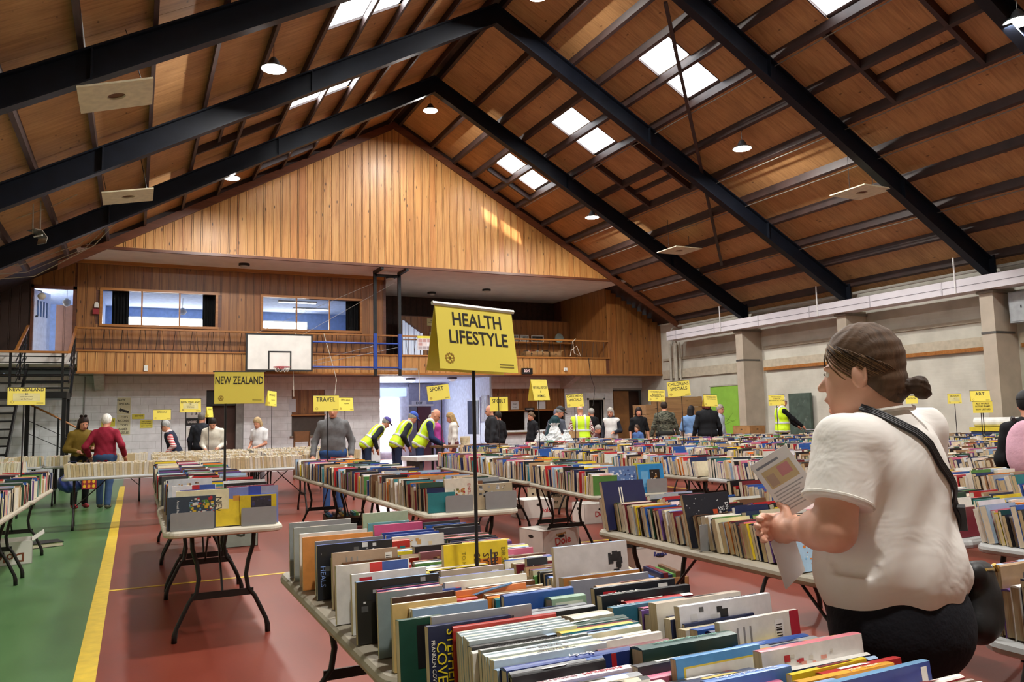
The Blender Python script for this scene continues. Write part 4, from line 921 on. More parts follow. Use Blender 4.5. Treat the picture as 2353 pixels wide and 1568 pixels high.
# ================================================================ folded yellow card signs on poles
CARD = plain('eddb58', 0.45, 0, 0.02, 3); CARD2 = plain('efdf5e', 0.4, 0, 0.02, 3); INK = plain('1f1a12', 0.5); GOLD = plain('9a7420', 0.5); FAINT = plain('8a7a2c', 0.6); CLEAR = plain('d9d9d4', 0.25); POLE = plain('17151a', 0.35, 0.2)
def gear(r, detail):
    m = MB(); n = 24; pts = []
    for i in range(n * 2):
        a = 2 * PI * i / (n * 2); q = r * (1.0 if i % 4 < 2 else 0.86); pts.append((q * math.cos(a), q * math.sin(a)))
    inner = [(0.7 * r * math.cos(2 * PI * i / (n * 2)), 0.7 * r * math.sin(2 * PI * i / (n * 2))) for i in range(n * 2)]
    V = [(x, y, 0) for x, y in pts + inner]; k = len(pts)
    m.add(V, [(i, (i + 1) % k, k + (i + 1) % k, k + i) for i in range(k)])
    if detail:
        for j in range(6):
            a = j * PI / 3; c, s_ = math.cos(a), math.sin(a); w = 0.07 * r
            m.add([(-s_ * w, c * w, 0), (s_ * w, -c * w, 0), (0.72 * r * c + s_ * w, 0.72 * r * s_ - c * w, 0), (0.72 * r * c - s_ * w, 0.72 * r * s_ + c * w, 0)], [(0, 1, 2, 3)])
        m.add([(0.22 * r * math.cos(2 * PI * i / 12), 0.22 * r * math.sin(2 * PI * i / 12), 0) for i in range(12)], [tuple(range(12))])
    return m
def sign(x, y, zc, W, Hc, rz, lines, lab, roll=0.0, spread=0.14, base=TH, px=0.0, card=None, note=None, logo=True, pole_front=False, clear=False):
    """zc: height of the card's middle; rz in degrees; px: where the pole stands across the card"""
    t = empty('sale_sign', (x, y, base), math.radians(rz)); tag(t, lab, 'sign', 'yellow category signs on poles')
    zc -= base; top = zc + Hc / 2; card = card or CARD
    py = -0.02 if not pole_front else -Hc * spread - 0.012
    MB().tube([(px, py * pole_front if pole_front else 0.011, 0.0), (px, py * pole_front if pole_front else 0.011, top - (0 if pole_front else 0.045))], 0.0065 if W < 0.34 else 0.009, 8).build('pole', POLE, t)
    MB().lathe([(0.075, 0.0), (0.075, 0.008), (0.02, 0.014), (0.012, 0.03)], n=16).build('base', BLACK_STEEL, t, loc=(px, py * pole_front, 0.0))
    for sg, nm in ((-1, 'front_card'), (1, 'back_card')):
        Mx = T((0, 0, top)) @ Matrix.Rotation(roll, 4, 'Y') @ Matrix.Rotation(sg * -spread, 4, 'X').inverted()
        m = MB().bb((-W / 2, -0.0012, -Hc), (W / 2, 0.0012, 0.0)); m.xform(Mx); o = m.build(nm, card, t)
        if sg < 0:
            n = len(lines); 
            for txt, size, u, v, sx in lines:
                text_obj(txt, size, INK, o, Mx @ T((u * W, -0.0022, -Hc * (1 - v))) @ FACE_MY, sx=sx, extrude=0.0003, bold=size * 0.012)
            if logo:
                g = gear(Hc * 0.085, Hc > 0.2); g.xform(Mx @ T((-W * 0.37, -0.0024, -Hc * 0.83)) @ FACE_MY); g.build('emblem', GOLD, o)
                for k in range(2):
                    m2 = MB().bb((W * 0.26, -0.0021, -Hc * (0.89 + 0.04 * k)), (W * 0.45, -0.002, -Hc * (0.87 + 0.04 * k))); m2.xform(Mx); m2.build('fine_print', FAINT, o)
            if note:
                m2 = MB().bb((-W * 0.36, -0.0026, -Hc * 0.78), (W * 0.36, -0.002, -Hc * 0.33)); m2.xform(Mx); q = m2.build('note', plain('d8cf8f', 0.5), o)
                for s_, sz, v in note: text_obj(s_, sz, plain('5a5448', 0.5), o, Mx @ T((0, -0.0036, -Hc * (1 - v))) @ FACE_MY, extrude=0.0003, sx=0.9)
    Mx = T((0, 0, top)) @ Matrix.Rotation(roll, 4, 'Y')
    m = MB().tube([(-W * 0.53, 0, 0.002), (W * 0.53, 0, 0.002)], 0.004 if not clear else 0.008, 6); m.xform(Mx); m.build('top_rod', CLEAR if clear else BLACK, t)
    return t
def fo_(x, y, d): return -math.degrees(math.atan2(x, y)) + d
sign(1.085, 2.56, 1.70, 0.325, 0.232, 10, [('HEALTH', 0.068, 0.02, 0.78, 0.84), ('LIFESTYLE', 0.068, 0.02, 0.50, 0.84)], 'large yellow sign lettered HEALTH LIFESTYLE in the middle of the hall', roll=0.035, clear=True, spread=0.2)
sign(0.74, 6.5, 1.712, 0.37, 0.25, -2, [('NEW ZEALAND', 0.088, 0.0, 0.72, 0.58)], 'large yellow sign lettered NEW ZEALAND in narrow capitals', px=-0.1, spread=0.08)
sign(-1.0, 9.4, 1.762, 0.33, 0.18, 12, [('NEW ZEALAND', 0.046, 0.0, 0.87, 0.95)], 'yellow NEW ZEALAND two dollar sign in front of the stairs', px=-0.02, note=[('$2', 0.03, 0.62), ('unsold, then or sell $1', 0.014, 0.47), ('or As Priced', 0.022, 0.33)])
sign(0.77, 13.0, 1.735, 0.30, 0.21, fo_(0.77, 13, 12), [('NEW ZEALAND', 0.042, 0.0, 0.72, 0.95)], 'yellow NEW ZEALAND two dollar sign over the paperbacks', px=-0.06, note=[('$2', 0.03, 0.6), ('unsold, then or sell $1', 0.014, 0.46), ('or As Priced', 0.022, 0.34)])
sign(0.50, 17.25, 1.66, 0.32, 0.2, fo_(0.5, 17.2, 0), [('SPECIALS', 0.05, 0.0, 0.75, 0.9)], 'yellow SPECIALS sign half hidden behind the NEW ZEALAND one')
sign(1.38, 17.2, 1.70, 0.17, 0.22, fo_(1.4, 17.2, 50), [('SPECIALS', 0.04, 0.0, 0.75, 0.6)], 'narrow yellow sign in front of the cream hoodie')
sign(2.62, 17.2, 1.96, 0.22, 0.32, fo_(2.6, 17.2, 35), [('SPECIALS', 0.06, 0.0, 0.72, 0.6), ('as priced', 0.03, 0.1, 0.4, 0.8)], 'tilted yellow SPECIALS sign beside the large NEW ZEALAND one', roll=0.1)
sign(2.13, 9.75, 1.66, 0.31, 0.195, fo_(2.1, 9.7, 8), [('TRAVEL', 0.082, -0.02, 0.74, 0.8)], 'yellow TRAVEL sign in front of the grey sweater', px=0.02)
sign(3.57, 14.7, 1.762, 0.33, 0.25, fo_(3.5, 14.7, 35), [('SPECIALS', 0.06, 0.0, 0.82, 0.85), ('as priced', 0.03, 0.05, 0.55, 0.9)], 'pale yellow SPECIALS sign next to the TRAVEL one', card=CARD2)
sign(4.05, 11.0, 1.83, 0.325, 0.225, fo_(4.05, 11, 6), [('SPORT', 0.085, -0.06, 0.74, 0.8)], 'tilted yellow SPORT sign before the bright foyer', roll=-0.11, px=0.06)
sign(5.6, 12.2, 1.675, 0.31, 0.24, fo_(5.6, 12.2, -12), [('SPORT', 0.1, 0.0, 0.70, 0.8)], 'yellow SPORT sign with its pole running down the front', pole_front=True, spread=0.05, logo=False)
sign(5.64, 10.8, 1.85, 0.30, 0.335, fo_(5.6, 10.8, 36), [('NATURAL HISTORY', 0.06, 0.0, 0.60, 0.5), ('&', 0.05, 0.0, 0.40, 0.6), ('ANIMALS', 0.06, 0.0, 0.20, 0.6)], 'tall yellow NATURAL HISTORY AND ANIMALS sign', spread=0.26, logo=False)
sign(7.38, 12.7, 1.73, 0.31, 0.24, fo_(7.4, 12.7, 4), [('CHILDRENS', 0.062, 0.0, 0.84, 0.9), ('SPECIALS', 0.066, 0.0, 0.55, 0.9)], 'smaller yellow CHILDRENS SPECIALS sign above the checked shirt', roll=-0.06)
sign(9.1, 12.5, 1.80, 0.31, 0.225, fo_(9.1, 12.5, 4), [('HARDBACKS', 0.04, 0.0, 0.82, 1.1), ('& LARGE', 0.04, 0.0, 0.62, 1.1), ('PAPERBACKS', 0.04, 0.0, 0.44, 1.1), ('$2', 0.035, 0.0, 0.24, 1.0)], 'yellow HARDBACKS AND LARGE PAPERBACKS sign above the camouflage jacket', roll=0.05)
sign(7.46, 9.7, 1.815, 0.335, 0.235, fo_(7.5, 9.7, 4), [('CHILDRENS', 0.066, 0.0, 0.80, 0.9), ('SPECIALS', 0.07, 0.0, 0.50, 0.9)], 'larger yellow CHILDRENS SPECIALS sign beside the timber crates', roll=-0.07, px=0.05)
sign(9.48, 11.4, 1.665, 0.27, 0.215, fo_(9.5, 11.4, 28), [('HARDBACKS', 0.042, 0.05, 0.8, 0.75), ('AND PAPERBACKS', 0.03, 0.05, 0.62, 0.75)], 'tilted yellow sign in front of the auburn hair', spread=0.22, roll=0.04)
sign(11.08, 11.4, 1.655, 0.29, 0.2, fo_(11, 11.4, 6), [('TECHNICAL', 0.034, 0.0, 0.82, 1.0), ('SCIENCE', 0.034, 0.0, 0.64, 1.0), ('MECHANICAL / CARS', 0.034, 0.0, 0.46, 0.9)], 'yellow TECHNICAL SCIENCE sign beside the white-haired volunteer')
sign(14.4, 10.1, 1.61, 0.235, 0.19, fo_(14.4, 10.1, 10), [('RELIGION', 0.04, 0.0, 0.78, 0.95)], 'yellow RELIGION sign on a thin pole by the cream wall', note=[('$2', 0.03, 0.5)])
sign(12.77, 8.5, 1.62, 0.29, 0.18, fo_(12.8, 8.5, 14), [('ART', 0.075, 0.0, 0.68, 1.0)], 'yellow ART sign by the cream pillar', spread=0.2)
sign(12.70, 8.42, 1.435, 0.29, 0.19, fo_(12.8, 8.5, 14), [('ART WORKS', 0.038, 0.0, 0.80, 0.9), ('PICTURE FRAMES', 0.036, 0.0, 0.56, 0.8), ('NOW UPSTAIRS', 0.038, 0.0, 0.3, 0.8)], 'yellow ART WORKS NOW UPSTAIRS card below the ART sign', logo=False, spread=0.03)
sign(14.35, 11.0, 1.62, 0.22, 0.16, fo_(14.3, 11, 0), [('FICTION', 0.045, 0.0, 0.65, 0.9)], 'small yellow sign just past the hair bun', logo=False)
# ---- notices on the ground floor wall
def notice(x0, x1, z0, z1, y, hexc, lines, lab, ink='1d1b18', name='notice', cat='notice'):
    m = MB().bb((-(x1 - x0) / 2, -0.006, -(z1 - z0) / 2), ((x1 - x0) / 2, 0.0, (z1 - z0) / 2)); o = m.build(name, plain(hexc, 0.6, 0, 0.02), loc=((x0 + x1) / 2, y, (z0 + z1) / 2)); tag(o, lab, cat)
    W, H = x1 - x0, z1 - z0
    for txt, size, u, v, sx in lines: text_obj(txt, size, plain(ink, 0.6), o, T((u * W, -0.0075, (v - 0.5) * H)) @ FACE_MY, sx=sx, extrude=0.0004, bold=size * 0.02)
    return o
YW = 24.608
o = notice(-0.44, -0.10, 1.79, 2.26, YW, 'cfcaa6', [('NOW', 0.085, -0.2, 0.86, 0.95), ('UPSTAIRS', 0.085, 0.02, 0.62, 0.75)], 'cream poster with an arrow reading NOW UPSTAIRS')
MB().prism([(-0.13, 0.02), (-0.07, 0.09), (-0.055, 0.05), (0.13, -0.01), (0.12, -0.08), (-0.075, -0.01), (-0.09, -0.05)], -0.008, -0.0065).build('arrow', INK, o, loc=(0, 0, -0.13))
notice(-0.44, -0.10, 1.22, 1.78, YW, 'd3cea9', [("C D'S", 0.08, 0.05, 0.88, 0.95), ('RECORDS', 0.08, 0.0, 0.70, 0.8), ('TOYS', 0.085, 0.05, 0.48, 0.9), ('GAMES', 0.085, -0.04, 0.28, 0.85), ('PUZZLES', 0.085, 0.0, 0.10, 0.8)], 'cream poster listing CDs, records, toys, games and puzzles')
notice(-0.06, 0.26, 1.655, 1.79, YW, 'dcd24a', [("& D V D'S", 0.06, 0.05, 0.65, 0.85)], 'yellow strip reading AND DVDS beside the cream posters')
notice(0.15, 0.47, 1.40, 1.62, YW, 'e0d54e', [('ART WORKS', 0.045, 0.0, 0.8, 0.9), ('PICTURE FRAMES', 0.04, 0.0, 0.55, 0.8), ('NOW UPSTAIRS', 0.045, 0.0, 0.25, 0.85)], 'yellow ART WORKS card on the white block wall')
notice(-0.82, -0.48, 1.46, 1.69, YW, 'dcd24a', [('JIGSAWS', 0.075, 0.02, 0.7, 0.9)], 'yellow JIGSAWS card behind the white hair')
notice(-1.66, -1.38, 1.40, 1.70, YW, 'cfd0c8', [('TAKE CARE !', 0.05, 0.0, 0.78, 0.9), ('stairs are steep', 0.028, 0.0, 0.5, 0.9), ('hold the rail', 0.028, 0.0, 0.34, 0.9)], 'pale TAKE CARE notice beside the black steel stairs')
notice(1.34, 1.72, 1.43, 1.65, YW, '1b1b1d', [('LADIES', 0.09, -0.05, 0.5, 0.85)], 'black sign with white lettering LADIES', ink='f0f0ec', name='door_sign', cat='sign')
notice(1.40, 1.74, 1.67, 1.88, YW, 'e4e4e0', [('i', 0.12, -0.2, 0.5, 1.0), ('&', 0.1, 0.15, 0.5, 1.0)], 'white toilet symbol sign above the LADIES sign', name='door_sign', cat='sign')
notice(1.36, 1.60, 1.12, 1.40, YW, 'dddcd4', [('TOILETS', 0.04, 0, 0.7, 0.9)], 'small white paper below the LADIES sign')
notice(4.25, 4.45, 1.78, 2.18, 24.61, 'cfd3da', [], 'pale paper pinned at the edge of the timber hatch')
notice(6.5, 6.78, 1.5, 1.78, YW, 'dfe2e6', [], 'white paper on the wall by the bright entrance')
notice(11.75, 12.05, 1.74, 2.02, 24.61, 'c9cdd0', [('OOO', 0.07, 0, 0.65, 1.0), ('CATERING', 0.03, 0, 0.25, 1.0)], 'grey CATERING card with three rings')
notice(12.25, 12.62, 1.69, 1.79, 24.53, '17171a', [('CANTEEN', 0.06, 0, 0.5, 0.95)], 'black CANTEEN sign over the serving hatch', ink='eeeeea', name='door_sign', cat='sign')
notice(12.78, 13.1, 1.74, 2.0, 24.61, 'd2d6da', [], 'white notice to one side of the CANTEEN sign')
notice(9.7, 10.3, 2.02, 2.2, 29.24, 'c2c3c8', [('EXIT', 0.13, 0, 0.5, 1.0)], 'grey EXIT sign above the maroon door', name='exit_sign', cat='sign')
# ================================================================ people: bodies grown as smooth distance fields
class Field:
    """smooth union of tapered limbs and ellipsoids, meshed with surface nets"""
    def __init__(s, k=0.03): s.p = []; s.k = k; s.cuts = []; s.wr = None; s.post = None
    def rc(s, a, b, r1, r2=None, k=None):
        s.p.append(('rc', np.array(a, float), np.array(b, float), r1, r1 if r2 is None else r2, k or s.k)); return s
    def el(s, c, r, R=None, k=None):
        s.p.append(('el', np.array(c, float), np.array(r, float), np.array(R, float) if R is not None else np.eye(3), None, k or s.k)); return s
    def cut(s, n, d): s.cuts.append((np.array(n, float), d)); return s      # keeps n.p <= d
    def _d(s, q, P):
        if q[0] == 'rc':
            _, a, b, r1, r2, _ = q; ab = b - a; L2 = max(1e-9, ab @ ab); t = np.clip(((P - a) @ ab) / L2, 0, 1)
            return np.linalg.norm(P - a - t[..., None] * ab, axis=-1) - (r1 + (r2 - r1) * t)
        _, c, r, R, _, _ = q; L = (P - c) @ R
        k0 = np.linalg.norm(L / r, axis=-1); k1 = np.linalg.norm(L / (r * r), axis=-1) + 1e-9
        return k0 * (k0 - 1.0) / k1
    def _bb(s, q, m):
        if q[0] == 'rc':
            R = max(q[3], q[4]) + m; return np.minimum(q[1], q[2]) - R, np.maximum(q[1], q[2]) + R
        e = np.abs(q[3]) @ q[2] + m; return q[1] - e, q[1] + e
    def at(s, P):
        D = np.full(P.shape[:-1], 9.0)
        for q in s.p:
            d = s._d(q, P); h = np.clip(0.5 + 0.5 * (D - d) / q[5], 0, 1); D = D * (1 - h) + d * h - q[5] * h * (1 - h)
        return s._post(D, P)
    def _post(s, D, P):
        if s.wr is not None: D = D + s.wr(P)
        for n, d in s.cuts: D = np.maximum(D, P @ n - d)
        return D if s.post is None else s.post(D, P)
    def mesh(s, res):
        lo = np.min([s._bb(q, 0.0)[0] for q in s.p], 0) - 2.5 * res - 0.01; hi = np.max([s._bb(q, 0.0)[1] for q in s.p], 0) + 2.5 * res + 0.01
        n = np.ceil((hi - lo) / res).astype(int) + 1
        ax = [lo[i] + res * np.arange(n[i]) for i in range(3)]
        D = np.full(n, 9.0)
        G = np.stack(np.meshgrid(*ax, indexing='ij'), -1)
        for q in s.p:
            b0, b1 = s._bb(q, q[5] + 2 * res)
            i0 = np.clip(((b0 - lo) / res).astype(int), 0, n); i1 = np.clip(((b1 - lo) / res).astype(int) + 2, 0, n)
            sl = tuple(slice(i0[i], i1[i]) for i in range(3))
            d = s._d(q, G[sl]); D0 = D[sl]; h = np.clip(0.5 + 0.5 * (D0 - d) / q[5], 0, 1)
            D[sl] = D0 * (1 - h) + d * h - q[5] * h * (1 - h)
        D = s._post(D, G)
        for i in range(3):
            sl = [slice(None)] * 3
            for e in (0, -1): sl[i] = e; D[tuple(sl)] = np.maximum(D[tuple(sl)], res * 0.5)
        ins = D < 0
        c = tuple(x - 1 for x in n); acc = np.zeros(c + (3,)); cnt = np.zeros(c)
        for axis in range(3):
            o = [(0, 1, 2)[(axis + 1) % 3], (0, 1, 2)[(axis + 2) % 3]]
            for a in (0, 1):
                for b in (0, 1):
                    s0 = [slice(0, c[i]) for i in range(3)]
                    s0[o[0]] = slice(a, a + c[o[0]]); s0[o[1]] = slice(b, b + c[o[1]])
                    s1 = list(s0); s1[axis] = slice(1, 1 + c[axis]); s0[axis] = slice(0, c[axis])
                    d0, d1 = D[tuple(s0)], D[tuple(s1)]; x = (d0 < 0) != (d1 < 0)
                    t = np.where(x, d0 / np.where(x, d0 - d1, 1), 0)
                    cnt += x; acc[..., axis] += np.where(x, t, 0); acc[..., o[0]] += np.where(x, a, 0); acc[..., o[1]] += np.where(x, b, 0)
        m = cnt > 0; idx = -np.ones(c, int); idx[m] = np.arange(m.sum())
        I = np.argwhere(m); V = lo + res * (I + acc[m] / cnt[m][:, None])
        F = []
        for axis in range(3):
            o0, o1 = (axis + 1) % 3, (axis + 2) % 3
            s0 = [slice(1, n[i] - 1) for i in range(3)]; s0[axis] = slice(0, n[axis] - 1)
            s1 = list(s0); s1[axis] = slice(1, n[axis])
            x = ins[tuple(s0)] != ins[tuple(s1)]
            J = np.argwhere(x); fl = ins[tuple(s0)][x]
            J[:, o0] += 1; J[:, o1] += 1
            def cell(a, b):
                K = J.copy(); K[:, o0] -= a; K[:, o1] -= b; return idx[K[:, 0], K[:, 1], K[:, 2]]
            Q = np.stack([cell(1, 1), cell(0, 1), cell(0, 0), cell(1, 0)], 1)
            Q[~fl] = Q[~fl][:, ::-1]; F.append(Q)
        return V, np.concatenate(F)
    def build(s, name, mat, parent, res):
        V, F = s.mesh(res); me = bpy.data.meshes.new(name); me.from_pydata(V.tolist(), [], F.tolist())
        me.polygons.foreach_set('use_smooth', [True] * len(me.polygons)); me.materials.append(mat); me.update()
        return obj(name, me, parent)
def cloth(hexc, rough=0.85, kind=None, hex2=None):
    key = ('cloth', hexc, kind)
    if key in MATS: return MATS[key]
    t = NT('cloth_' + hexc); c = t.coords((1, 1, 1), False); n = t.noise(c, 9, 4, 0.6)
    b = lin(hexc); col = t.ramp(n, [(0.25, shade(b, 0.8)), (0.75, shade(b, 1.12))])
    if kind == 'camo':
        v = t.noise(t.coords((3, 3, 6), False), 3.0, 2, 0.5, 1.0)
        col = t.ramp(v, [(0.38, lin('23251f')), (0.47, lin('4a4c3f')), (0.56, lin('6c6b5c')), (0.62, lin('2c2e28'))])
    elif kind == 'stripe':
        w = t.new('TexWave'); w.bands_direction = 'Z'; w.inputs['Scale'].default_value = 9.0; w.inputs['Distortion'].default_value = 0.6; t.link(c, w.inputs[0])
        col = t.ramp(w.outputs['Fac'], [(0.45, lin('c2404a')), (0.55, lin('e9e2de'))])
    elif kind == 'check':
        w = t.new('TexChecker'); w.inputs['Scale'].default_value = 34.0; t.link(c, w.inputs[0]); w.inputs[1].default_value = (*lin('7a2f38'), 1); w.inputs[2].default_value = (*lin('d8d2cc'), 1); col = w.outputs[0]
    t.bump(t.noise(c, 26, 3, 0.6), 0.4, 0.01)
    t.set(col, rough, spec=0.25); MATS[key] = t.m; return t.m
def skin(hexc='d49a7e'):
    key = ('skin', hexc)
    if key in MATS: return MATS[key]
    t = NT('skin'); n = t.noise(t.coords(rnd=False), 14, 4); b = lin(hexc)
    t.set(t.ramp(n, [(0.3, (b[0] * 0.95, b[1] * 0.85, b[2] * 0.82)), (0.7, shade(b, 1.06))]), 0.5)
    t.b.inputs['Subsurface Weight'].default_value = 0.08; t.b.inputs['Subsurface Radius'].default_value = (0.02, 0.008, 0.004)
    MATS[key] = t.m; return t.m
def hair_mat(hexc):
    key = ('hair', hexc)
    if key in MATS: return MATS[key]
    t = NT('hair'); b = lin(hexc); t.b.inputs['Specular IOR Level'].default_value = 0.25; n = t.noise(t.coords((60, 9, 14), False), 1.0, 4, 0.6, 0.8)
    t.set(t.ramp(n, [(0.25, shade(b, 0.5)), (0.55, b), (0.8, shade(b, 1.5))]), 0.6); t.bump(n, 0.5, 0.006); MATS[key] = t.m; return t.m
HIVIS = plain('c9f01e', 0.6, 0, 0.05, 8); HIVIS_B = plain('c4c8c6', 0.35, 0, 0.05)
def rotx(a): c, s_ = math.cos(a), math.sin(a); return np.array([[1, 0, 0], [0, c, -s_], [0, s_, c]])
def rotz(a): c, s_ = math.cos(a), math.sin(a); return np.array([[c, -s_, 0], [s_, c, 0], [0, 0, 1]])
def ik(sh, wr, l1, l2, hint):
    d = wr - sh; L = np.linalg.norm(d); L = min(L, (l1 + l2) * 0.999); u = d / np.linalg.norm(d)
    a = (l1 * l1 - l2 * l2 + L * L) / (2 * L); h = math.sqrt(max(0, l1 * l1 - a * a))
    w = hint - u * (hint @ u); w = w / (np.linalg.norm(w) + 1e-9)
    return sh + u * a + w * h, sh + u * L
def person(x, y, face, height, lab, top='888888', bottom='2c3444', hair=('short', '8f8d88'), tone='cf957a', bend=0.0, hp=0.1, hy=0.0, al=None, ar=None, sleeve='long', build=1.0, vest=False, cap=None, glasses=False, seat=False, z0=0.0, kind=None, under=None, jacket=None, res=0.015, group=None, shoes='2a2726', backpack=None, stride=0.0):
    """face: heading in degrees, 0 looks along +Y, 90 towards -X. al / ar: wrist targets in metres (person frame, +y ahead)"""
    S = height / 1.72; t = empty('person', (x, y, z0), math.radians(face)); tag(t, lab, 'person', group)
    W = build
    hip = np.array([0, 0, 0.93]); B = rotx(-bend)
    if seat: hip = np.array([0, 0, 0.50])
    up = lambda p: hip + B @ (np.array(p, float) - np.array([0, 0, 0.93]))
    shL, shR = up((-0.165 * (0.6 + 0.4 * W), -0.01, 1.365)), up((0.165 * (0.6 + 0.4 * W), -0.01, 1.365))
    nk = up((0, -0.015, 1.45)); HR = rotz(hy) @ rotx(-(hp + bend * 0.55)); hc = nk + B @ np.array([0, 0.02, 0.0]) + (HR @ np.array([0, 0.02, 0.135]))
    hd = lambda p: hc + HR @ (np.array(p, float) * 0.93)
    wl_t = np.array(al if al else (-0.25 * W, 0.06, 0.84)) ; wr_t = np.array(ar if ar else (0.25 * W, 0.06, 0.84))
    if al is None and bend > 0.2: wl_t = up((-0.2, 0.2, 0.98))
    if ar is None and bend > 0.2: wr_t = up((0.2, 0.2, 0.98))
    eL, wL = ik(shL, wl_t, 0.29, 0.26, np.array([-0.5, -0.9, -0.3])); eR, wR = ik(shR, wr_t, 0.29, 0.26, np.array([0.5, -0.9, -0.3]))
    hips = [hip + np.array([s_ * 0.095 * W, 0, -0.02]) for s_ in (-1, 1)]
    if seat: kn = [h + np.array([0, 0.42, 0.0]) for h in hips]; an = [k + np.array([0, 0.0, -0.42]) for k in kn]
    else: kn = [np.array([-0.1, 0.015 + stride, 0.49]), np.array([0.1, 0.015 - stride, 0.49])]; an = [np.array([-0.1, -0.02 + stride * 1.6, 0.09]), np.array([0.1, -0.02 - stride * 1.6, 0.09])]
    def scale(f):
        for i, q in enumerate(f.p):
            if q[0] == 'rc': f.p[i] = ('rc', q[1] * S, q[2] * S, q[3] * S, q[4] * S, q[5])
            else: f.p[i] = ('el', q[1] * S, q[2] * S, q[3], None, q[5])
        f.cuts = [(n, d * S) for n, d in f.cuts]; return f
    Bm = B
    def torso(f, o):
        f.el(up((0, 0, 1.27)), (0.165 * W + o, 0.11 * W + o, 0.2 + o), Bm); f.el(up((0, 0.01 * W, 1.06)), (0.15 * W + o, 0.115 * W + o, 0.19 + o), Bm); f.el(up((0, 0, 0.93)), (0.165 * W + o, 0.12 * W + o, 0.13 + o), Bm)
        f.rc(shL, shR, 0.05 + o, 0.05 + o); f.rc(up((-0.06, -0.015, 1.405)), up((0.06, -0.015, 1.405)), 0.045 + o, 0.045 + o, 0.05); return f
    def arm(f, sh, e, w, o, part=1.0):
        f.rc(sh, e, 0.05 + o, 0.042 + o)
        if part > 0: f.rc(e, e + (w - e) * part, 0.042 + o, (0.042 - 0.012 * part) + o)
    # body
    b = Field(0.03); torso(b, -0.02)
    for h, k, a in zip(hips, kn, an): b.rc(h, k, 0.07, 0.05); b.rc(k, a, 0.05, 0.035)
    for sh, e, w, sg in ((shL, eL, wL, -1), (shR, eR, wR, 1)):
        arm(b, sh, e, w, -0.008)
        d = (w - e) / np.linalg.norm(w - e); sd_ = np.cross(d, np.array([0, 0, 1.0])); sd_ = sd_ / (np.linalg.norm(sd_) + 1e-9) * -sg
        b.rc(w, w + d * 0.06, 0.027, 0.034, 0.015)
        for q, ln in ((-0.024, 0.075), (-0.008, 0.085), (0.008, 0.08), (0.024, 0.065)): b.rc(w + d * 0.06 + sd_ * q * 0.9, w + d * (0.06 + ln) + sd_ * q + np.array([0, 0, -0.025]), 0.0105, 0.008, 0.006)
        b.rc(w + d * 0.02 + sd_ * 0.02, w + d * 0.07 + sd_ * 0.055, 0.012, 0.009, 0.008)
    b.rc(nk - B @ np.array([0, 0, 0.04]), hd((0, -0.02, -0.07)), 0.058, 0.052)
    b.el(hd((0, -0.012, 0.03)), (0.074, 0.094, 0.10), HR); b.el(hd((0, 0.03, -0.04)), (0.06, 0.068, 0.078), HR); b.el(hd((0, 0.062, -0.095)), (0.028, 0.026, 0.024), HR)
    b.rc(hd((0, 0.09, -0.005)), hd((0, 0.112, -0.04)), 0.007, 0.013, 0.012)
    for s_ in (-1, 1): b.el(hd((s_ * 0.076, -0.012, -0.015)), (0.011, 0.02, 0.031), HR, 0.008)
    scale(b).build('body', skin(tone), t, res * 0.9)
    for s_ in (-1, 1):
        m = MB().lathe([(0.0, -0.011), (0.008, -0.008), (0.011, 0), (0.008, 0.008), (0.0, 0.011)], n=8); p = hd((s_ * 0.03, 0.087, 0.003)) * S
        m.build('eye', plain('2a201c', 0.3), t, True, tuple(p))
    p = hd((0, 0.099, -0.072)) * S; m = MB().box((0, 0, 0), (0.042, 0.012, 0.011)).build('mouth', plain('8f4a44', 0.5), t, loc=tuple(p)); m.rotation_euler = Matrix(HR.tolist()).to_euler()
    if glasses:
        m = MB()
        for s_ in (-1, 1): m.tube([hd((s_ * 0.032 + 0.024 * math.cos(a), 0.1, 0.003 + 0.02 * math.sin(a))) * S for a in np.linspace(0, 2 * PI, 11)[:-1]], 0.0025, 5, closed=True); m.tube([hd((s_ * 0.056, 0.1, 0.006)) * S, hd((s_ * 0.078, -0.01, 0.006)) * S], 0.0025, 5)
        tag(m.build('glasses', BLACK, t), kind='stuff')
    # trousers
    f = Field(0.03); f.el(hip, (0.165 * W + 0.012, 0.125 * W + 0.012, 0.13)); 
    for h, k, a in zip(hips, kn, an): f.rc(h, k, 0.085 * (0.5 + 0.5 * W), 0.064); f.rc(k, a, 0.064, 0.055)
    scale(f).build('trousers', cloth(bottom), t, res)
    for k_, a in enumerate(an):
        f = Field(0.02); f.rc(a + (0, -0.02, -0.045), a + (0, 0.13, -0.055), 0.042, 0.036); f.cut((0, 0, -1), -0.002); scale(f).build('shoe', plain(shoes, 0.6), t, res)
    # top
    f = Field(0.035); torso(f, 0.012); 
    fr = {'long': 0.95, 'short': -1, 'half': 0.0}[sleeve]
    for sh, e, w in ((shL, eL, wL), (shR, eR, wR)):
        if fr < 0: f.rc(sh, sh + (e - sh) * 0.62, 0.06, 0.062)
        else: arm(f, sh, e, w, 0.014, fr)
    nrm = B @ np.array([0, 0, -1.0]); pp = up((0, 0, 0.845)); f.cut(nrm, nrm @ pp)
    f.wr = lambda P: 0.004 * np.sin(P[..., 2] * 38 + P[..., 0] * 22) * np.sin(P[..., 0] * 31 + P[..., 1] * 27)
    shirt = scale(f); shirt.build('top', cloth(top, kind=kind), t, res)
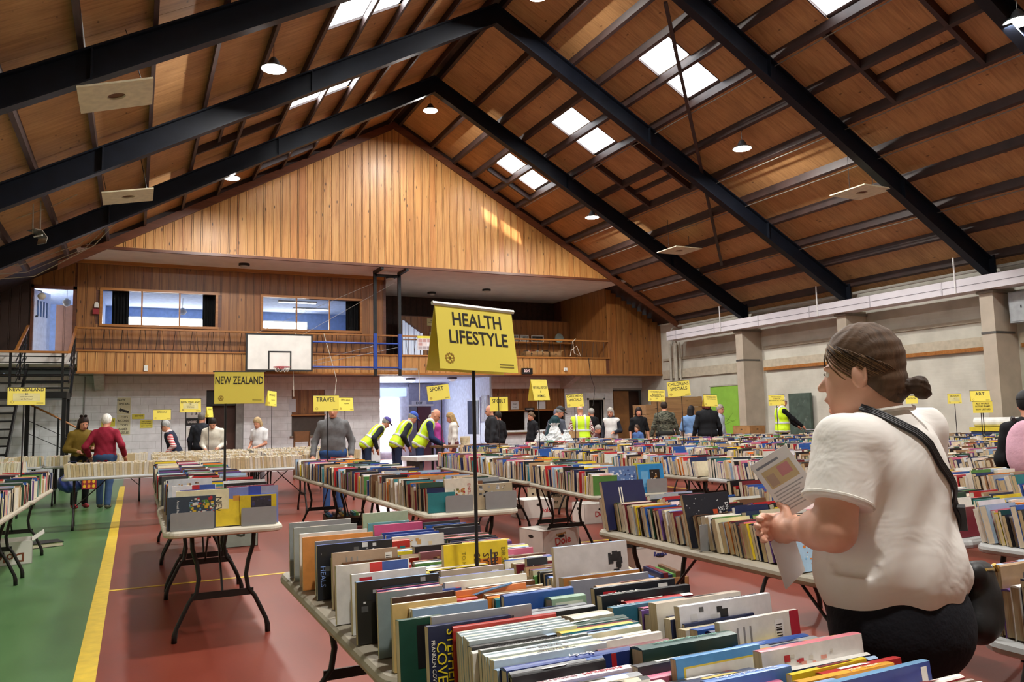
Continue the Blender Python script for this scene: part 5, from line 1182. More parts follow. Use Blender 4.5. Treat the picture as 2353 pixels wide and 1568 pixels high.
    if jacket or vest:
        f = Field(0.035); torso(f, 0.026 if not vest else 0.03); hem = 0.80 if vest else 0.74; pp = up((0, 0, hem if vest else hem + 0.1)); f.cut(nrm, nrm @ pp); n2 = -nrm; f.cut(n2, n2 @ up((0, 0, 1.44)))
        if vest:
            for s_ in (-1, 1): n3 = B @ np.array([s_, 0, 0.0]); f.cut(n3, n3 @ up((s_ * 0.185 * W, 0, 1.3)))
        v = scale(f); o = v.build('vest' if vest else 'jacket', HIVIS if vest else cloth(jacket), t, res)
        if vest:
            for a0, a1 in ((0.86, 0.915), (1.06, 1.115)):
                g = Field(0.035); torso(g, 0.037); g.cut(nrm, nrm @ up((0, 0, a0))); g.cut(-nrm, -nrm @ up((0, 0, a1)))
                for s_ in (-1, 1): n3 = B @ np.array([s_, 0, 0.0]); g.cut(n3, n3 @ up((s_ * 0.187 * W, 0, 1.3)))
                scale(g).build('reflective_band', HIVIS_B, o, res * 0.8)
            for s_ in (-1, 1):
                g = Field(0.035); torso(g, 0.036); g.cut(nrm, nrm @ up((0, 0, 1.10))); n3 = B @ np.array([1.0, 0, 0]); xc = n3 @ up((s_ * 0.105, 0, 1.2)); g.cut(n3, xc + 0.024); g.cut(-n3, -xc + 0.024)
                scale(g).build('reflective_band', HIVIS_B, o, res * 0.8)
    # hair
    st, hx = hair
    if st != 'none':
        f = Field(0.02); n = HR @ np.array([0, 0.62, -0.785])
        f.el(hd((0, -0.014, 0.034)), (0.086, 0.104, 0.111), HR); off = {'short': 0.012, 'long': 0.012, 'bob': 0.02, 'bun': 0.01, 'curly': 0.02, 'bald': -0.075, 'pony': 0.012}[st]
        f.cut(n, n @ hd((0, 0, 0.0)) + off)
        if st == 'bald': n2 = HR @ np.array([0, 0.25, 0.97]); f.cut(n2, n2 @ hd((0, 0, 0.035)))
        if st == 'curly': f.wr = lambda P: 0.012 * np.sin(P[..., 0] * 90) * np.sin(P[..., 1] * 85) * np.sin(P[..., 2] * 80)
        hobj = scale(f).build('hair', hair_mat(hx), t, res * 0.8)
        g = Field(0.025)
        if st in ('long', 'bob', 'curly'):
            ln = -0.30 if st == 'long' else -0.12
            for q in range(7):
                a = PI + PI * (q / 6.0) * 1.05 - 0.08; px_, py_ = 0.074 * math.cos(a), 0.088 * math.sin(a) - 0.012
                g.rc(hd((px_, py_, 0.04)), hd((px_ * 1.12, py_ * 1.05 - 0.01, ln * (1.0 - 0.25 * abs(math.cos(a))))), 0.028, 0.022)
        if st == 'bun': g.el(hd((0, -0.125, 0.0)), (0.04, 0.038, 0.04), HR)
        if st == 'pony': g.rc(hd((0, -0.1, 0.05)), hd((0, -0.17, -0.02)), 0.022, 0.03); g.rc(hd((0, -0.17, -0.02)), hd((0, -0.14, -0.2)), 0.03, 0.012)
        if g.p: scale(g).build('hair_length', hair_mat(hx), hobj, res * 0.8)
    if cap:
        f = Field(0.015); f.el(hd((0, -0.012, 0.045)), (0.092, 0.11, 0.106), HR); n = HR @ np.array([0, 0.1, -0.99]); f.cut(n, n @ hd((0, 0, 0.052)))
        c = scale(f).build('cap', plain(cap, 0.7), t, res * 0.8)
        f = Field(0.01); f.el(hd((0, 0.115, 0.05)), (0.07, 0.075, 0.012), HR); scale(f).build('brim', plain(cap, 0.7), c, res * 0.7)
    if backpack:
        f = Field(0.05); f.el(up((0, -0.2, 1.2)), (0.17, 0.1, 0.25), Bm); f.el(up((0, -0.23, 1.1)), (0.16, 0.1, 0.18), Bm)
        scale(f).build('backpack', cloth(backpack), t, res)
        for s_ in (-1, 1): MB().tube([tuple(up((s_ * 0.1, -0.12, 1.45)) * S), tuple(up((s_ * 0.13, 0.06, 1.47)) * S), tuple(up((s_ * 0.14, 0.13, 1.3)) * S), tuple(up((s_ * 0.15, 0.0, 1.05)) * S)], 0.018, 6).build('strap', BLACK, t)
    return t, dict(shirt=shirt, up=up, S=S, hd=hd, wL=wL * S, wR=wR * S, eL=eL * S, shL=shL * S, shR=shR * S, HR=HR)
P_ = person
P_(-0.86, 16.35, 205, 1.66, 'person with dark hair in an olive jumper facing the stairs-side paperbacks', top='6f5a1e', bottom='1d1d22', hair=('long', '2e211c'), hp=0.35, al=(-0.12, 0.22, 1.1), ar=(0.15, 0.2, 1.05), glasses=False, shoes='a8323c')
P_(-0.46, 16.0, 345, 1.68, 'person with white hair in a dark red cardigan and jeans', top='8a1f34', bottom='3a5278', hair=('short', 'e6e2da'), build=1.15, hp=0.15, al=(-0.3, 0.1, 0.95), ar=(0.32, 0.05, 0.95), stride=0.07, shoes='4c4a3c')
P_(0.82, 18.25, 80, 1.6, 'grey-haired person in a navy gilet with red striped sleeves', top='c2404a', kind='stripe', jacket='262c3f', bottom='20232c', hair=('short', 'a9a9a8'), bend=0.35, glasses=True)
P_(1.38, 19.3, 330, 1.74, 'person in a dark jacket turned away beside the white hoodie', top='2b2e36', bottom='20222a', hair=('short', '6f6a66'), build=1.1)
P_(1.57, 18.35, 168, 1.66, 'dark-haired person in a cream hoodie bending over paperbacks', top='ddd8cb', bottom='2a2c34', hair=('bun', '241c1a'), bend=0.32, hp=0.45, build=1.15, al=(-0.14, 0.34, 0.98), ar=(0.14, 0.34, 0.96))
P_(2.5, 18.2, 135, 1.6, 'blonde person in a white T-shirt behind the paperback tables', top='e6e6ea', bottom='8f8f96', hair=('bob', 'b49a72'), sleeve='short', hp=0.35, al=(-0.1, 0.25, 1.0), ar=(0.16, 0.2, 0.95))
P_(2.9, 12.75, 163, 1.76, 'person in a grey quarter-zip sweater standing behind the TRAVEL sign', top='6b6b6d', bottom='3f629c', hair=('short', '8a8784'), build=1.22, al=(-0.28, 0.06, 0.88), ar=(0.3, 0.12, 0.88))
VG = 'volunteers in yellow vests'
P_(4.7, 17.4, 272, 1.72, 'volunteer in a hi-vis vest bending low with a purple cap', top='262a33', bottom='2c3a58', vest=True, cap='4a3f8c', bend=0.75, hp=0.3, group=VG, hair=('short', '8d8b88'))
P_(5.15, 16.6, 272, 1.75, 'volunteer in a hi-vis vest with a blue cap', top='23262f', bottom='2a3550', vest=True, cap='2a4fb0', bend=0.55, hp=0.35, group=VG, build=1.1, hair=('short', '8d8b88'))
P_(5.4, 15.8, 255, 1.76, 'grey-haired volunteer in a hi-vis vest and navy sleeves', top='253056', bottom='2d3d60', vest=True, bend=0.5, hp=0.25, group=VG, hair=('bald', 'b9b5ae'), glasses=True, ar=(0.2, 0.45, 0.9), al=(-0.2, 0.4, 0.92))
P_(6.15, 16.6, 75, 1.6, 'person in a magenta fleece facing the volunteers', top='a8408c', bottom='3a3a44', hair=('short', 'a39c94'), bend=0.15, hp=0.4, glasses=True, al=(-0.1, 0.3, 1.1), ar=(0.1, 0.3, 1.1))
P_(6.75, 17.3, 70, 1.62, 'person with long fair hair in a white hooded top', top='dcdad2', bottom='6a3c42', hair=('long', 'a88a5c'), hp=0.35)
P_(7.6, 17.0, 72, 1.76, 'bald person in a black sweater behind the SPORT sign', top='26272b', bottom='22232a', hair=('none', '000000'), build=1.25, glasses=True)
P_(8.35, 18.2, 30, 1.62, 'dark figure half hidden behind the black sweater', top='1d1e22', bottom='1d1e22', hair=('short', '2b2523'))
P_(9.8, 19.2, 95, 1.6, 'person with tied-back hair in black beside the wrapped hampers', top='1e1f23', bottom='1e1f24', hair=('bun', '6a5440'))
P_(8.78, 16.3, 245, 1.74, 'person in a dark green polo and black cap holding a paper bag', top='1f3c42', bottom='1d2230', cap='17181b', hair=('short', '8d8b88'), sleeve='short', bend=0.3, hp=0.35, build=1.12, al=(-0.06, 0.34, 0.98), ar=(0.14, 0.34, 0.98))
P_(9.8, 16.6, 335, 1.72, 'volunteer in a hi-vis vest over a checked shirt', top='8a4a50', kind='check', bottom='5a4a6a', vest=True, hair=('bald', 'b4b0aa'), build=1.25, bend=0.1, group=VG)
P_(9.6, 17.5, 320, 1.66, 'person in a grey hooded top half hidden by the checked-shirt volunteer', top='4c4f5c', bottom='2a2c34', hair=('short', '6b6c80'), bend=0.2)
P_(11.7, 19.0, 215, 1.62, 'seated grey-haired person near the open doorway', top='5a3a3c', bottom='2a2a30', hair=('short', 'a29c96'), seat=True, hp=0.4)
P_(12.05, 19.75, 15, 1.68, 'person in a long black coat near the open doorway', top='18191c', bottom='18191c', hair=('short', '98948e'))
P_(11.25, 17.5, 130, 1.66, 'grey-haired person in a white cardigan holding a phone', top='2a2d36', jacket='dcdcda', bottom='c9c9c8', hair=('bob', 'a8a39c'), glasses=True, al=(-0.14, 0.2, 1.05))
P_(11.45, 16.6, 105, 1.2, 'curly-haired child in a blue top', top='4f6fa8', bottom='2a3444', hair=('curly', '4a3426'), tone='d8a488')
P_(12.05, 17.4, 155, 1.66, 'person in a black T-shirt with a white print', top='17181b', bottom='1c1d22', hair=('bob', '2a1f1d'), sleeve='half')
P_(12.15, 16.4, 330, 1.78, 'person in a camouflage hooded jacket', top='4a4c3f', kind='camo', bottom='2a2a28', hair=('short', '30241f'), build=1.35)
P_(12.98, 16.4, 330, 1.66, 'person with long black hair in a denim jacket', top='6d8fbc', bottom='c9b8b0', hair=('long', '1c1819'), hy=-0.9, build=1.15, al=(-0.16, 0.22, 1.05))
P_(12.62, 16.75, 210, 0.95, 'toddler in pink carried on an arm', top='e0a89c', bottom='cfc6c4', hair=('curly', 'a87f56'), seat=True, z0=0.72, tone='dcae94')
P_(11.9, 14.45, 335, 1.80, 'person with auburn hair in a long black coat', top='15161a', jacket='15161a', bottom='15161a', hair=('bob', '5a241f'), build=1.2)
P_(14.0, 16.5, 200, 1.68, 'person in a pale blue shirt with hands on hips', top='a9b4c4', bottom='8f949c', hair=('short', '9b8f86'), al=(-0.2, 0.02, 0.98), ar=(0.2, 0.02, 0.98), glasses=True)
P_(14.82, 15.1, 245, 1.84, 'white-haired volunteer in a hi-vis vest by the blackboard', top='141519', bottom='1d1e24', vest=True, hair=('short', 'd8d6d0'), build=1.15, hp=0.1, glasses=True, group=VG, al=(-0.15, 0.42, 1.0), ar=(0.15, 0.42, 1.0))
P_(10.12, 9.1, 30, 1.60, 'dark-haired person hidden behind the white T-shirt', top='2b2c33', bottom='22232a', hair=('curly', '38302c'), build=1.1)
P_(6.75, 4.09, 295, 1.56, 'person wearing a pink backpack at the photo edge', top='1a1b1e', bottom='26272e', hair=('short', '17171a'), backpack='d8a9bc', cap='1a1a1d')
# ---- the woman in the white T-shirt, closest to the camera
def big_woman():
    X0, Y0, face = 1.86, 1.53, 14.0
    t = empty('person', (X0, Y0, 0), math.radians(face)); tag(t, 'person in a white T-shirt with hair in a low bun reading a leaflet', 'person')
    A = lambda *p: np.array(p, float)
    SK = skin('d6a68e'); hx = '5a4433'
    HR = rotz(math.radians(13)) @ rotx(-0.05); hc = A(-0.015, 0.035, 1.525)
    hd = lambda p: hc + HR @ A(*p)
    shL, shR = A(-0.2, -0.005, 1.335), A(0.2, -0.01, 1.36)
    eL, wL = A(-0.285, 0.0, 1.125), A(-0.175, 0.175, 1.10)
    eR, wR = A(0.28, 0.05, 1.06), A(-0.06, 0.22, 1.085)
    b = Field(0.03)
    b.el((0, 0, 1.2), (0.17, 0.115, 0.2)); b.el((0, 0.0, 0.95), (0.17, 0.13, 0.2))
    for s_ in (-1, 1): b.rc((s_ * 0.1, 0, 0.85), (s_ * 0.1, 0.02, 0.46), 0.08, 0.055); b.rc((s_ * 0.1, 0.02, 0.46), (s_ * 0.1, -0.02, 0.07), 0.055, 0.04)
    b.rc(shL, shR, 0.055)
    for sh, e, w in ((shL, eL, wL), (shR, eR, wR)): b.rc(sh, e, 0.06, 0.05); b.rc(e, e + (w - e) * 0.35, 0.05, 0.047); b.rc(e + (w - e) * 0.35, w, 0.046, 0.03)
    # hands: palm, four curled fingers, thumb against the paper
    for w, e, sg in ((wL, eL, 1), (wR, eR, -1)):
        d = (w - e); d = d / np.linalg.norm(d); up_ = A(0, 0, 1); sd_ = np.cross(d, up_); sd_ /= np.linalg.norm(sd_); v = np.cross(sd_, d)
        b.rc(w, w + d * 0.07, 0.03, 0.034, 0.015); b.el(w + d * 0.055, (0.022, 0.045, 0.042), np.stack([sd_, d, v], 1), 0.012)
        for q, (ln, off) in enumerate(((0.075, 0.032), (0.083, 0.012), (0.078, -0.008), (0.06, -0.027))):
            p0 = w + d * 0.085 + v * off; p1 = p0 + d * ln * 0.5 - sd_ * 0.004 * sg; p2 = p1 + d * ln * 0.32 + sd_ * 0.022 * sg - v * 0.004; p3 = p2 + d * 0.004 + sd_ * 0.022 * sg
            b.rc(p0, p1, 0.0105, 0.0098, 0.006); b.rc(p1, p2, 0.0098, 0.009, 0.005); b.rc(p2, p3, 0.009, 0.0078, 0.005)
        p0 = w + d * 0.03 + v * 0.03; p1 = p0 + d * 0.03 + v * 0.028 + sd_ * 0.012 * sg; p2 = p1 + d * 0.028 + v * 0.012 + sd_ * 0.012 * sg
        b.rc(p0, p1, 0.014, 0.0115, 0.012); b.rc(p1, p2, 0.0115, 0.009, 0.006)
    b.rc((0, -0.015, 1.37), hd((0, -0.02, -0.06)), 0.068, 0.06, 0.03)
    b.el(hd((0, -0.012, 0.03)), (0.074, 0.094, 0.098), HR); b.el(hd((0, 0.032, -0.035)), (0.061, 0.066, 0.078), HR); b.el(hd((0.0, 0.02, -0.07)), (0.058, 0.06, 0.05), HR); b.el(hd((0, 0.064, -0.095)), (0.028, 0.024, 0.024), HR)
    b.rc(hd((0, 0.088, 0.0)), hd((0, 0.112, -0.033)), 0.008, 0.0125, 0.012); b.el(hd((0, 0.097, -0.068)), (0.024, 0.01, 0.008), HR, 0.008)
    for s_ in (-1, 1):
        b.el(hd((s_ * 0.034, 0.082, 0.02)), (0.022, 0.01, 0.007), HR, 0.01)
        b.el(hd((s_ * 0.078, -0.012, -0.012)), (0.009, 0.022, 0.036), HR @ rotz(s_ * -0.5), 0.006); b.rc(hd((s_ * 0.08, -0.03, 0.012)), hd((s_ * 0.082, -0.028, -0.022)), 0.0055, 0.0055, 0.005)
    b.build('body', SK, t, 0.0065)
    for s_ in (-1, 1): MB().lathe([(0.0, -0.011), (0.008, -0.008), (0.0115, 0), (0.008, 0.008), (0.0, 0.011)], n=10).build('eye', plain('f0ece6', 0.2), t, True, tuple(hd((s_ * 0.033, 0.0795, 0.004)))); MB().lathe([(0.0, -0.005), (0.005, 0), (0.0, 0.005)], n=8).build('iris', plain('3a2a20', 0.2), t, True, tuple(hd((s_ * 0.033, 0.0895, 0.004))))
    # hair drawn back into a low bun
    f = Field(0.018); f.el(hd((0, -0.012, 0.036)), (0.084, 0.106, 0.107), HR); f.el(hd((0, -0.055, -0.035)), (0.07, 0.062, 0.07), HR); n = HR @ A(0, 0.72, -0.69); f.cut(n, n @ hd((0, 0, 0.0)) + 0.006)
    f.wr = lambda P: 0.0012 * np.sin(((P - hc) @ HR)[..., 2] * 190 + ((P - hc) @ HR)[..., 1] * 120 + 3 * np.sin(((P - hc) @ HR)[..., 1] * 40))
    ho = f.build('hair', hair_mat(hx), t, 0.006)
    f = Field(0.016); f.el(hd((0, -0.075, -0.055)), (0.052, 0.04, 0.035), HR); f.rc(hd((0, -0.1, -0.045)), hd((0.004, -0.128, -0.05)), 0.026, 0.016); f.el(hd((0.004, -0.143, -0.045)), (0.026, 0.022, 0.024), HR); f.el(hd((0.008, -0.148, -0.068)), (0.022, 0.02, 0.018), HR)
    f.wr = lambda P: 0.002 * np.sin(P[..., 2] * 330 + P[..., 0] * 200); f.build('hair_bun', hair_mat('433124'), ho, 0.006)
    # strands drawn back from the hairline to the bun
    rs = np.random.RandomState(5); end = A(0.0, -0.86, -0.62); end /= np.linalg.norm(end); rad = A(0.0845, 0.1065, 0.1075)
    for name_, hx_, cnt in (('hair_strands', '6b5039', 100), ('hair_strands', '3a2a1e', 130), ('hair_strands', '876a49', 34)):
        m = MB()
        for k in range(cnt):
            th = rs.uniform(-1.0, 1.0) * 2.4; s0 = A(math.sin(th), 0.85 * math.cos(th) + 0.12, 0.55 * math.cos(th * 0.8) + 0.06); s0 /= np.linalg.norm(s0)
            om = math.acos(np.clip(s0 @ end, -1, 1)); lift = rs.uniform(1.0, 1.022); a0 = rs.uniform(0.0, 0.25); w_ = rs.uniform(-0.05, 0.05)
            path = []
            for q in np.linspace(a0, 0.97, 9):
                d = (math.sin((1 - q) * om) * s0 + math.sin(q * om) * end) / math.sin(om); d = d + A(0, 0, w_ * math.sin(q * PI)); d /= np.linalg.norm(d)
                path.append(tuple(hd(A(0, -0.012, 0.036) + d * rad * lift)))
            m.tube(path, [0.0006] + [rs.uniform(0.0014, 0.0026)] * 7 + [0.0008], 4)
        tag(m.build(name_, hair_mat(hx_), ho, True), kind='stuff')
    # trousers
    f = Field(0.04); f.el((0, -0.01, 0.9), (0.205, 0.165, 0.17)); f.el((0, -0.06, 0.84), (0.19, 0.13, 0.13))
    for s_ in (-1, 1): f.rc((s_ * 0.105, -0.01, 0.83), (s_ * 0.105, 0.02, 0.46), 0.118, 0.075); f.rc((s_ * 0.105, 0.02, 0.46), (s_ * 0.105, -0.02, 0.09), 0.075, 0.06)
    f.build('trousers', cloth('14151d'), t, 0.011)
    for s_ in (-1, 1):
        f = Field(0.02); f.rc((s_ * 0.105, -0.04, 0.045), (s_ * 0.105, 0.13, 0.04), 0.045, 0.04); f.cut((0, 0, -1), -0.001); f.build('shoe', plain('e0ded8', 0.6), t, 0.01)
    q_ = NT('white_jersey'); nn = q_.noise(q_.coords((1, 1, 1.6), False), 4.0, 3, 0.5, 1.2); q_.set(q_.ramp(nn, [(0.2, lin('e6e2dc')), (0.8, lin('f2efeb'))]), 0.9, spec=0.2); q_.bump(nn, 0.5, 0.02); SHIRT = q_.m
    # T-shirt, loose, hem at the hip, short sleeves
    f = Field(0.045); f.el((0, -0.005, 1.24), (0.2, 0.148, 0.17)); f.el((0, 0.0, 1.1), (0.205, 0.165, 0.2)); f.el((0, 0.0, 0.97), (0.222, 0.188, 0.16)); f.rc(shL + A(0.02, 0, 0.0), shR - A(0.02, 0, 0), 0.07, 0.07); f.rc((0, -0.02, 1.33), (0, -0.005, 1.40), 0.1, 0.066)
    for sh, e in ((shL, eL), (shR, eR)): f.rc(sh, sh + (e - sh) * 0.8, 0.076, 0.084)
    def sleeves(D, P):
        for sh, e in ((shL, eL), (shR, eR)):
            d = (e - sh) / np.linalg.norm(e - sh); h = (P - sh) @ d; ax = np.linalg.norm(P - sh - h[..., None] * d, axis=-1)
            out = (h > 0.155) & (ax < 0.13) & (np.abs(P[..., 0]) > 0.2) & (P[..., 2] > 1.0)
            D = np.where(out, np.maximum(D, h - 0.16), D)
        return D
    f.post = sleeves
    def wr(P):
        x, y, z = P[..., 0], P[..., 1], P[..., 2]
        a = 0.0065 * np.sin(z * 30 + x * 16 + 2.2 * np.sin(x * 9 + z * 4)) * np.clip((1.3 - z) * 3.5, 0.1, 1)
        c = 0.004 * np.sin(z * 17 - x * 47 + y * 20 + 1.5 * np.sin(z * 11)); d = 0.004 * np.sin(np.arctan2(y, x) * 5 + z * 9) * np.clip((1.05 - z) * 6, 0, 1)
        return a + c + d
    f.wr = wr; f.cut((0, 0.0, -1), -0.89); f.cut((0, 0, 1), 1.425)
    dl = (eL - shL) / np.linalg.norm(eL - shL)
    sf = f; shirt = f.build('t_shirt', SHIRT, t, 0.0075)
    # collar
    MB().tube([(0.078 * math.cos(a), -0.012 + 0.075 * math.sin(a), 1.415 - 0.012 * math.sin(a)) for a in np.linspace(0, 2 * PI, 25)[:-1]], 0.007, 6, closed=True).build('collar', cloth('e2ded6', 0.9), shirt)
    for sh, e in ((shL, eL), (shR, eR)):
        d = (e - sh); d = d / np.linalg.norm(d); u = np.cross(d, A(0, 1, 0)); u /= np.linalg.norm(u); v = np.cross(d, u); c = sh + d * 0.152
        MB().tube([tuple(c + (u * math.cos(a) + v * math.sin(a)) * 0.0845) for a in np.linspace(0, 2 * PI, 25)[:-1]], 0.005, 6, closed=True).build('sleeve_hem', cloth('e2ded6', 0.9), shirt)
    # crossbody strap pressed on the back, from one shoulder to the opposite hip
    pts = []
    for k in range(34):
        s_ = k / 33; p = A(-0.105, 0, 1.43) * (1 - s_) + A(0.27, 0, 0.88) * s_
        ys = np.linspace(-0.5, 0.1, 240); Q = np.stack([np.full(240, p[0]), ys, np.full(240, p[2])], 1); dd = sf.at(Q)
        i = int(np.argmax(dd < 0.006)) if (dd < 0.006).any() else 200
        pts.append((p[0], ys[i], p[2]))
    M = t.matrix_basis
    bag = empty('handbag', tuple(M @ Vector((0.285, -0.115, 0.865))), math.radians(face + 12)); tag(bag, 'black crossbody handbag hanging at the hip of the white T-shirt', 'handbag')
    st = MB(); inv = bag.matrix_basis.inverted() @ M
    pts = pts[:-3] + [(0.275, -0.13, 0.965)]
    for w_ in (-0.009, -0.003, 0.003, 0.009): st.tube([tuple(inv @ Vector((p[0] + w_ * 0.8, p[1] - 0.002, p[2] + w_ * 0.6))) for p in pts], 0.0042, 5)
    tag(st.build('strap', plain('17171a', 0.45), bag, True), kind='stuff')
    sl = MB(); p = Vector(pts[16]); q = Vector(pts[20]); d = (q - p)
    sl.box(tuple((p + q) / 2 - Vector((0, 0.006, 0))), (d.length, 0.012, 0.036), d.to_track_quat('X', 'Y').to_matrix()); sl.xform(inv); sl.build('strap_slider', plain('101012', 0.4), bag)
    f = Field(0.03); f.rc((-0.07, 0, 0.10), (0.07, 0, 0.085), 0.035, 0.03); f.rc((-0.075, 0, -0.04), (0.08, 0, -0.05), 0.05, 0.045); f.el((0, 0, 0.01), (0.1, 0.055, 0.09)); f.build('pouch', plain('121215', 0.5, 0, 0.05, 40, 0.2), bag, 0.01)
    MB().tube([(-0.08, -0.03, 0.115), (-0.02, -0.04, 0.108), (0.06, -0.036, 0.09)], 0.004, 6).build('zip', plain('c9a85c', 0.3, 0.9), bag)
    MB().tube([(0.0, -0.04, 0.118 + 0.0), (0.012, -0.045, 0.10), (0.02, -0.045, 0.112)], 0.006, 6).build('ring', plain('d2b068', 0.3, 0.9), bag)
    # leaflets in the hands
    c = Vector((1.672, 1.70, 1.225))
    lf = MB().box((0, 0, 0), (0.118, 0.0016, 0.178)).build('leaflet', plain('e4e4e6', 0.6, 0, 0.02)); lf.matrix_world = T(c) @ Matrix.Rotation(math.radians(-50), 4, 'Z') @ Matrix.Rotation(-0.55, 4, 'Y') @ Matrix.Rotation(0.2, 4, 'X'); tag(lf, 'white printed leaflet with a pink picture held up in one hand', 'leaflet')
    m = MB()
    def R_(u0, u1, v0, v1, hx_, l=0.0012):
        MB().add([(u0, -l, v0), (u1, -l, v0), (u1, -l, v1), (u0, -l, v1)], [(0, 1, 2, 3)]).build('print', plain(hx_, 0.6), lf)
    R_(-0.045, 0.045, 0.0, 0.055, 'cdb98f'); R_(0.0, 0.035, 0.018, 0.05, 'c98a90', 0.0016); R_(-0.04, -0.015, 0.005, 0.04, 'b9a08f', 0.0016); R_(-0.05, 0.02, 0.066, 0.073, '7f8390')
    for k in range(7): R_(-0.048, 0.046 - 0.012 * (k % 3), -0.014 - k * 0.0095, -0.0105 - k * 0.0095, 'a5a7ad')
    c = M @ Vector(tuple(wR + A(-0.03, 0.03, -0.08)))
    l2 = MB().box((0, 0, 0), (0.105, 0.002, 0.15)).build('leaflet', plain('e6e6e6', 0.6, 0, 0.02)); l2.matrix_world = T(c) @ Matrix.Rotation(math.radians(10), 4, 'Z') @ Matrix.Rotation(-0.4, 4, 'Y'); tag(l2, 'folded white sheet hanging below the other hand', 'leaflet')
big_woman()
# ================================================================ fittings and loose things
def thing(name, lab, cat, loc=(0, 0, 0), rz=0.0, group=None): return tag(empty(name, loc, rz), lab, cat, group)
# ---- basketball backboard on its swing frame
t = thing('basketball_backboard', 'white basketball backboard with a black border on a folding frame', 'backboard', (3.665, 22.75, 3.435))
MB().bb((-0.92, 0.0, -0.53), (0.92, 0.04, 0.53)).build('border', BLACK, t); MB().bb((-0.87, -0.012, -0.485), (0.87, 0.0, 0.485)).build('panel', plain('dcdad4', 0.4, 0, 0.04, 3), t)
m = MB(); [m.bb(a, b) for a, b in (((-0.32, -0.018, -0.48), (-0.28, -0.012, 0.01)), ((0.28, -0.018, -0.48), (0.32, -0.012, 0.01)), ((-0.32, -0.018, 0.0), (0.32, -0.012, 0.04)))]; m.build('target_square', BLACK, t)
MB().tube([(0.23 * math.cos(a), -0.38 + 0.23 * math.sin(a), -0.44) for a in np.linspace(0, 2 * PI, 25)[:-1]], 0.011, 6, closed=True).build('rim', plain('a03038', 0.4), t)
MB().bb((-0.1, -0.16, -0.47), (0.1, -0.01, -0.41)).build('rim_bracket', plain('a03038', 0.4), t)
m = MB()
for k in range(10):
    a, b = 2 * PI * k / 10, 2 * PI * (k + 1) / 10
    for s0, s1 in ((a, b), (b, a)): m.tube([(0.22 * math.cos(s0), -0.38 + 0.22 * math.sin(s0), -0.45), (0.16 * math.cos((s0 + s1) / 2), -0.38 + 0.16 * math.sin((s0 + s1) / 2), -0.57)], 0.005, 4)
tag(m.build('net', plain('cfc9c0', 0.8), t), kind='stuff')
fr = thing('backboard_frame', 'blue and black steel swing frame carrying the basketball backboard', 'frame', (0, 22.8, 0))
for x in (6.44, 7.2):
    MB().bb((x - 0.045, -0.04, 4.05), (x + 0.045, 0.04, 5.95)).build('post', BLACK_STEEL, fr); MB().bb((x - 0.05, -0.045, 2.98), (x + 0.05, 0.045, 4.05)).build('post_sleeve', BLUE_STEEL, fr); MB().bb((x - 0.04, -0.04, 2.78), (x + 0.04, 0.04, 2.98)).build('post_foot', BLACK_STEEL, fr)
    MB().bb((x - 0.045, -0.8, 5.86), (x + 0.045, 0.04, 5.94)).build('top_arm', BLACK_STEEL, fr)
MB().bb((6.44, -0.04, 5.78), (7.2, 0.04, 5.86)).build('top_bar', BLACK_STEEL, fr)
for z in (3.75, 3.03):
    MB().tube([(4.57, -0.02, z + 0.01), (7.25, 0, z)], 0.028, 8).build('arm', BLUE_STEEL, fr)
MB().tube([(4.57, 0.02, 3.0), (7.25, 0.03, 2.96)], 0.015, 6).build('arm', plain('c9ccd0', 0.3, 0.6), fr)
for a, b in (((4.6, 0, 3.1), (7.2, 0, 3.66)), ((4.6, 0.02, 3.2), (6.45, 0, 3.7))): MB().tube([a, b], 0.006, 5).build('stay', plain('8d8f94', 0.4, 0.5), fr)
for a, b in (((3.0, -0.05, 3.96), (6.44, 0, 5.6)), ((4.3, -0.05, 3.96), (7.1, 0, 5.65))): MB().tube([a, b], 0.004, 4).build('stay', plain('b9b4aa', 0.6), fr)
MB().bb((7.2, -0.03, 2.96), (7.75, 0.05, 3.02)).build('actuator', plain('9c9ea2', 0.4, 0.5), fr)
# ropes hanging from the gallery
for k, (P, lab) in enumerate((([(4.2, 23.238, 4.05), (4.05, 23.12, 3.6), (4.1, 23.1, 3.0), (4.12, 23.1, 2.2)], 'cord hanging below the backboard net'), ([(5.0, 23.2, 4.05), (5.2, 23.15, 3.3), (5.35, 23.1, 2.7), (5.3, 23.1, 2.25)], 'cord dangling behind the TRAVEL sign'), ([(7.95, 23.262, 3.0), (7.95, 23.25, 2.86), (7.96, 23.22, 2.5), (7.95, 23.2, 2.05)], 'white cord hanging beside the bright foyer'), ([(13.6, 23.2, 4.1), (13.45, 23.16, 4.0), (13.5, 23.16, 3.6), (13.75, 23.16, 3.5), (13.6, 23.16, 3.85), (13.4, 23.18, 3.7), (13.35, 23.18, 3.5)], 'white cable looped over the gallery rail'), ([(14.1, 23.22, 3.45), (14.15, 23.2, 2.8), (14.3, 23.2, 2.4), (14.2, 23.2, 1.8)], 'thin dark cable hanging past the gallery corner'))):
    tag(MB().tube(P, 0.011, 5).build('cord', plain('cfc8b8' if k < 4 else '2a2725', 0.7)), lab, 'cord')
